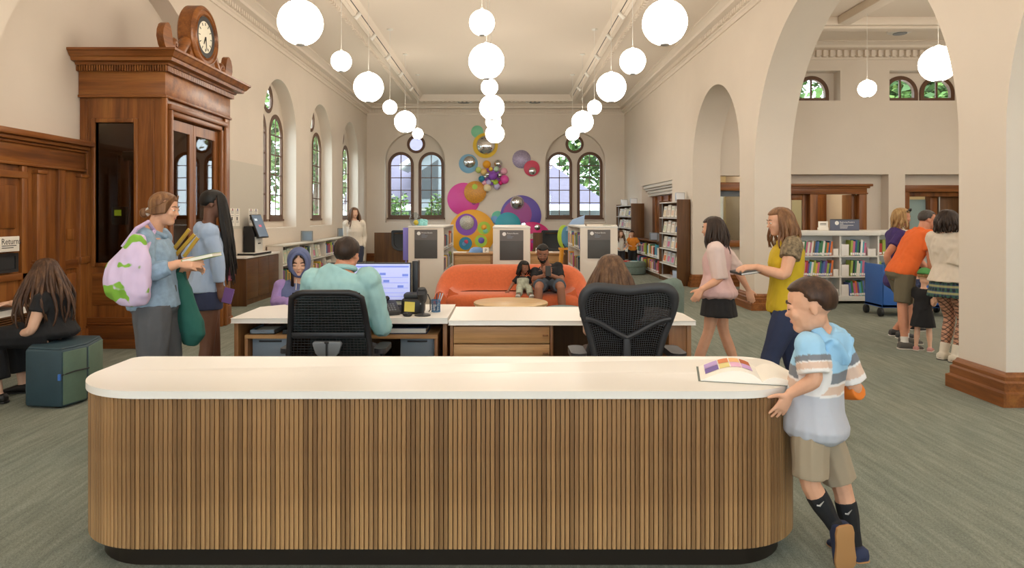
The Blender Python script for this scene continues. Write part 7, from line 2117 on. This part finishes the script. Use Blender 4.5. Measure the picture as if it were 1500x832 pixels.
slab_book('phone', 'small phone in the hands of the bearded man on the sofa', PX(803, 397, D - .52), (1, 0, 0), (0, .4, 1), (0, 1, -.4), (.075, .01, .15), M['black'], cat='phone')
D = 10.1
p = Person('toddler in grey dungarees with black sleeves sitting on the orange sofa', .92, V((.275, 10.02, .49)), PX(766, 407, D), PX(768, 391.5, D - .04), 172, hyaw=150, hpitch=-14, build='c', sk='brown', hd=1.5, vox=.0075, down=True,
    arms={'r': dict(e=PX(750, 417, D - .05), w=PX(745, 425.5, D - .12), d=(-.5, -.5, -.3), n=(0, 0, -1), curl=15), 'l': dict(w=PX(782, 413, D - .2), d=(.8, -.3, -.1), n=(0, 0, -1), curl=30)},
    legs={'r': dict(k=V((.22, 9.82, .50)), a=V((.20, 9.66, .40)), t=(-.1, -.7, .6)), 'l': dict(k=V((.36, 9.82, .50)), a=V((.37, 9.66, .40)), t=(.1, -.7, .6))})
p.top(blk, sleeve=.7, hem=.2, off=.008, amp=.002, name='black_shirt')
dg_ = M_('grey_dungaree', '#a7ab98', var=.25, vscale=30)
mb = MB(); mb.loft(p.rings([-.16, -.08, 0, .2, .4, .6, .78], .014)); [p.legtube(mb, k, 0, 1.7, .012, .01) for k in p.leg]; later(mb.build('dungarees', dg_, p.root, smooth=180, fix=False), .0085, 3, .003)
for sg in (-1, 1): MB().tube([p.spine(.75) + p.r1 * sg * .045 + p.f1 * .07, p.spine(1.0) + p.r1 * sg * .05 + p.f1 * .03 + UP * .02, p.spine(.9) + p.r1 * sg * .045 - p.f1 * .07], .011, 6).build('shoulder_strap', dg_, p.root)
p.cap(HAIR['black'], th=.08, line=.44, nape=-.7, seed=20, side=-.2); p.locks(HAIR['black'], .13, n=26, a0=80, a1=280, spread=.08, r=.08, seed=21); p.shoes(M_('grey_shoe', '#8a8a86'), M['white'])

# ---------------------------------------------------------------- woman walking far down the hall
D = 14.2; pel = PX(519, 362, D)
p = Person('woman with long brown hair in a cream jumper and navy trousers far down the hall', 1.72, pel, PX(519, 326.5, D), PX(519, 312, D), 165, hyaw=150, build='f', sk='light', vox=.009,
    arms={'r': dict(w=PX(507, 365, D - .1), d=(0, -.2, -1), n=(1, 0, 0), hint=(-.2, .8, 0)), 'l': dict(w=PX(531, 364, D + .1), d=(0, .2, -1), n=(-1, 0, 0), hint=(.2, .8, 0))}, legs=stand_legs(pel, 165, 1.72, .05, .12))
p.top(M_('cream_jumper', '#d9cfc0'), sleeve=1.9, hem=.05, off=.024, name='cream_jumper', amp=.006, send=.004); p.bottoms(M_('navy_trousers', '#2f3446'), leg=1.95, off=.012, end=.015, name='trousers'); p.shoes(M['black'], M['black'])
p.cap(HAIR['auburn'], th=.08, line=.42, nape=-.6, seed=22, side=-.3); p.locks(HAIR['auburn'], .33, n=36, a0=50, a1=310, spread=.12, r=.075, seed=23)

# ---------------------------------------------------------------- group at the blue cart
D = 8.75; pel = PX(1316, 412, D)
p = Person('woman in purple tee with sunglasses on her blond hair behind the stooping man', 1.70, pel, PX(1313, 343, D), PX(1322, 318, D), 95, cyaw=98, hyaw=108, hpitch=-10, build='f', sk='ruddy', vox=.0085,
    arms={'r': dict(e=PX(1299, 374, D - .2), w=PX(1304, 398, D - .15), d=(.6, 0, -.8), n=(0, .9, 0)), 'l': dict(w=PX(1335, 395, D + .2), d=(1, 0, -.2), n=(0, 0, -1))}, legs=stand_legs(pel, 95, 1.70))
p.top(M_('purple_tee', '#3d2a66'), sleeve=.55, hem=-.1, off=.016, name='purple_tee'); p.bottoms(M_('navy_shorts', '#2b3046'), leg=.85, name='shorts'); p.shoes(M['darkgrey'], M['white'])
p.cap(HAIR['blond'], th=.08, line=.40, nape=-.7, seed=24, side=-.3); p.brows(HAIR['blond'])
p.locks(HAIR['blond'], .15, n=26, a0=80, a1=280, spread=.05, r=.08, seed=25)
sg_ = MB()
for q_ in (-1, 1): sg_.ell(p.hp(q_ * .14, .30, .47), (.030, .012, .022), (p.hx, p.hy, p.hz), 10, 8)
sg_.tube([p.hp(-.34, -.05, .25), p.hp(-.26, .26, .46), p.hp(.26, .26, .46), p.hp(.34, -.05, .25)], .005, 6)
sg_.build('sunglasses', M['black'], p.root, smooth=180)
D = 8.12; pel = PX(1320, 402, D)
p = Person('grey-haired man in orange tee and olive shorts stooping over the children', 1.74, pel, PX(1350, 344, D), PX(1359, 322, D), 88, cyaw=92, hyaw=98, hpitch=-6, build='m', sk='ruddy', vox=.008,
    arms={'r': dict(e=PX(1364, 380, D - .22), w=PX(1366, 407, D - .2), d=(.2, 0, -1), n=(.3, .9, 0), curl=35), 'l': dict(w=PX(1368, 402, D + .15), d=(.3, 0, -1), n=(.3, -.9, 0), hint=(-.3, .4, 0))},
    legs={'r': dict(k=PX(1322, 447, D - .10), a=V((4.66, 7.95, .075)), t=(1, -.12, -.02)), 'l': dict(k=PX(1330, 447, D + .14), a=V((4.86, 8.28, .075)), t=(1, -.05, -.02))})
p.top(M_('orange_tee', '#e2682a', var=.04), sleeve=.62, hem=-.02, off=.020, name='orange_tee', amp=.007, send=.014); p.bottoms(M_('olive_shorts', '#6a624e'), leg=.92, off=.014, end=.022, name='olive_shorts')
p.socks(M_('white_sock', '#d8d4cc'), 1.84); p.shoes(M_('grey_trainer', '#57534e'), M_('pale_sole', '#cfc9bf'))
p.cap(HAIR['grey'], th=.05, line=.52, nape=-.6, seed=26, side=-.18); p.brows(HAIR['grey'])
D = 7.3; pel = PX(1391, 415, D)
def checks():
    m, nt, b = new_mat('tartan'); tc = nt.nodes.new('ShaderNodeTexCoord'); col = None
    c = None
    for d_, sc_, colr in (('X', 9, '#3c6a55'), ('Z', 9, '#35507a'), ('Y', 9, '#3c6a55'), ('Z', 4.5, '#c9c38a')):
        w = nt.nodes.new('ShaderNodeTexWave'); w.bands_direction = d_; w.inputs['Scale'].default_value = sc_; nt.links.new(tc.outputs['Object'], w.inputs['Vector'])
        f = ramp(nt, w.outputs['Fac'], [(.6, (0, 0, 0, 1)), (.9, (.5, .5, .5, 1))])
        c = mixrgb(nt, hexc('#1f2530') if c is None else c, hexc(colr), f)
    nt.links.new(c, b.inputs['Base Color']); b.inputs['Roughness'].default_value = .9; return m
def fishnet():
    m, nt, b = new_mat('fishnet_tights'); tc = nt.nodes.new('ShaderNodeTexCoord'); c = hexc('#c08f74')
    for rot in (45, -45):
        mp = nt.nodes.new('ShaderNodeMapping'); mp.inputs['Rotation'].default_value = (R(0), R(rot), 0); nt.links.new(tc.outputs['Object'], mp.inputs['Vector'])
        w = nt.nodes.new('ShaderNodeTexWave'); w.inputs['Scale'].default_value = 9; nt.links.new(mp.outputs[0], w.inputs['Vector'])
        f = ramp(nt, w.outputs['Fac'], [(.80, (0, 0, 0, 1)), (.9, (.75, .75, .75, 1))]); c = mixrgb(nt, c, hexc('#2a2020'), f)
    nt.links.new(c, b.inputs['Base Color']); b.inputs['Roughness'].default_value = .7; return m
p = Person('person with brown bob in cream blouse, tartan skirt and fishnets beside the near pier', 1.66, pel, PX(1389, 347, D), PX(1389, 323, D), 65, cyaw=60, hyaw=75, hpitch=-8, build='f', sk='light', vox=.0075, face=False,
    arms={'r': dict(e=PX(1398, 388, D - .1), w=PX(1408, 405, D - .05), d=(.6, 0, -.6), n=(0, .9, 0)), 'l': dict(e=PX(1378, 388, D + .12), w=PX(1372, 424, D + .25), d=(-.1, .1, -1), n=(.9, 0, 0), curl=25)}, legs=stand_legs(pel, 65, 1.66, .045, .02))
p.top(M_('cream_blouse', '#d9cdbd'), sleeve=1.0, hem=.05, off=.026, name='cream_blouse', amp=.008, flare=.2, send=.02); p.skirt(checks(), .13, flare=.18, name='tartan_skirt')
mb = MB(); [p.legtube(mb, k, .1, 1.9, .003, 0) for k in p.leg]; later(mb.build('fishnet_tights', fishnet(), p.root, smooth=180, fix=False), .0075, 2)
p.socks(M_('cream_sock', '#d8d0c0'), 1.72, off=.010); p.shoes(M['black'], M['black'], heel=.012)
p.cap(HAIR['dkbrown'], th=.10, line=.42, nape=-.6, seed=28, side=-.4); p.locks(HAIR['dkbrown'], .13, n=40, a0=50, a1=310, spread=.07, r=.09, seed=29)
D = 7.84; pel = PX(1352, 452, D)
p = Person('toddler in green cap and black dress below the stooping man',   .92, pel, PX(1353, 425, D), PX(1355, 406, D), 40, hyaw=60, hpitch=-15, build='c', sk='light', hd=1.6, vox=.0075, face=False,
    arms={'r': dict(w=PX(1373, 437, D - .2), d=(1, 0, -.3), n=(0, .9, 0)), 'l': dict(w=PX(1348, 440, D + .15), d=(0, .8, -.4), n=(.9, 0, 0))}, legs=stand_legs(pel, 40, .92, .075))
p.top(blk, sleeve=.5, hem=-.1, off=.012, name='black_dress_top'); p.skirt(blk, .20, flare=.35, name='black_skirt'); p.shoes(M_('pink_shoe', '#c08a82'), M_('pale_sole2', '#d8cfc4'))
p.cap(HAIR['blond'], th=.04, line=.42, nape=-.6, seed=30, side=-.2)
p.cap(M_('green_cap', '#4f8f4e', var=.2, vscale=12), th=.16, line=.22, nape=-.05, bump=.006, name='green_cap', side=.05); mb = MB(); p.hell(mb, (0, -.48, .10), (.22, .20, .025)); mb.build('cap_brim', M_('green_brim', '#3f7f44'), p.root, smooth=180)
D = 9.25; pel = PX(1342, 440, D)
p = Person('child in navy floral dress half hidden behind the stooping man', 1.0, pel, PX(1343, 411, D), PX(1344, 395, D), 75, hpitch=-12, build='c', sk='light', hd=1.35, vox=.008, face=False,
    arms={'r': dict(w=PX(1356, 425, D - .15), d=(1, 0, -.2), n=(0, .9, 0)), 'l': dict(w=PX(1356, 425, D + .15), d=(1, 0, -.2), n=(0, -.9, 0))}, legs=stand_legs(pel, 75, 1.0))
fl = mat('navy_floral', '#39415e', .9, var=.9, vscale=28); p.top(fl, sleeve=.5, hem=-.1, name='floral_dress_top'); p.skirt(fl, .20, name='floral_skirt'); p.shoes(M['black'], M['white']); p.cap(HAIR['dkbrown'], th=.08, line=.42, nape=-.6, seed=31, side=-.2)

# ---------------------------------------------------------------- two children at the far right bookcases
D = 19.2; pel = V((3.60, D, .60))
p = Person('child in orange tee standing behind the sage ottoman far down the hall', 1.14, pel, V((3.60, D, .90)), V((3.58, D - .02, 1.04)), 190, hpitch=-8, build='c', sk='light', hd=1.25, vox=.010,
    arms={'r': dict(w=V((3.48, D - .2, .72)), hint=(-.6, 0, -.6)), 'l': dict(w=V((3.70, D - .2, .72)), hint=(.6, 0, -.6))}, legs=stand_legs(pel, 190, 1.14))
p.top(M_('orange_shirt', '#dd8a2a'), sleeve=.6, hem=-.1, name='orange_tee'); p.bottoms(M_('black_trousers2', '#222326'), leg=1.9, name='trousers'); p.cap(HAIR['dkbrown'], th=.08, line=.42, nape=-.5, seed=33); p.shoes(M['black'], M['white'])
D = 19.0; pel = V((3.22, D, .60))
p = Person('child with long brown hair and white tee far down the hall beside the orange tee', 1.16, pel, V((3.22, D, .90)), V((3.23, D - .02, 1.05)), 170, hpitch=-4, build='c', sk='light', hd=1.25, vox=.010,
    arms={'r': dict(w=V((3.12, D - .15, .66)), hint=(-.6, 0, -.6)), 'l': dict(w=V((3.34, D - .15, .66)), hint=(.6, 0, -.6))}, legs=stand_legs(pel, 170, 1.16))
p.top(M_('white_tee', '#d8d6d0'), sleeve=.6, hem=-.1, name='white_tee'); p.bottoms(M_('dark_trousers2', '#33343a'), leg=1.9, name='trousers'); p.cap(HAIR['auburn'], th=.08, line=.42, nape=-.6, seed=34, side=-.3); p.locks(HAIR['auburn'], .28, n=30, a0=55, a1=305, spread=.10, r=.08, seed=35); p.shoes(M['black'], M['white'])
# ================================================================ FINISH: grow the bodies and clothes into single skins, lettering into meshes
for (o, vox, it, amp, freq, col, stretch) in REMESH:
    m = o.modifiers.new('skin', 'REMESH'); m.mode = 'VOXEL'; m.voxel_size = vox; m.use_smooth_shade = True
    m = o.modifiers.new('soft', 'SMOOTH'); m.factor = .5; m.iterations = it
bpy.context.view_layer.update()
dg = bpy.context.evaluated_depsgraph_get()
made = [(o, bpy.data.meshes.new_from_object(o.evaluated_get(dg))) for (o, *_) in REMESH]
fonts = [o for o in SC.objects if o.type == 'FONT']
letters = [(o, bpy.data.meshes.new_from_object(o.evaluated_get(dg))) for o in fonts]
for (o, me), (_, vox, it, amp, freq, col, stretch) in zip(made, REMESH):
    mts = list(o.data.materials)
    o.modifiers.clear(); o.data = me
    if not me.materials:
        for m in mts: me.materials.append(m)
    n = len(me.vertices); co = np.empty(n * 3); me.vertices.foreach_get('co', co); co = co.reshape(-1, 3)
    if amp:
        nr = np.empty(n * 3); me.vertices.foreach_get('normal', nr); nr = nr.reshape(-1, 3)
        q = co * np.array([1, 1, .6]); w = vnoise(q * freq * .5 + 7) * .25
        d = (1 - np.abs(vnoise(q * freq + w[:, None] * 2))) * 1.2 - .7 + .5 * vnoise(q * freq * 2.3 + 3)
        co = co + nr * (d * amp)[:, None]
        me.vertices.foreach_set('co', co.ravel())
    if col:
        at = me.color_attributes.new('dye', 'FLOAT_COLOR', 'POINT')
        at.data.foreach_set('color', col(co + np.array(ORG[o.name])).astype(np.float32).ravel())
    me.shade_smooth(); me.update()
for o, me in letters:
    p = o.parent; nm = o.name; mw = (o.location.copy(), o.rotation_euler.copy())
    bpy.data.objects.remove(o)
    x = bpy.data.objects.new('lettering', me); COL.objects.link(x); x.parent = p; x.location, x.rotation_euler = mw
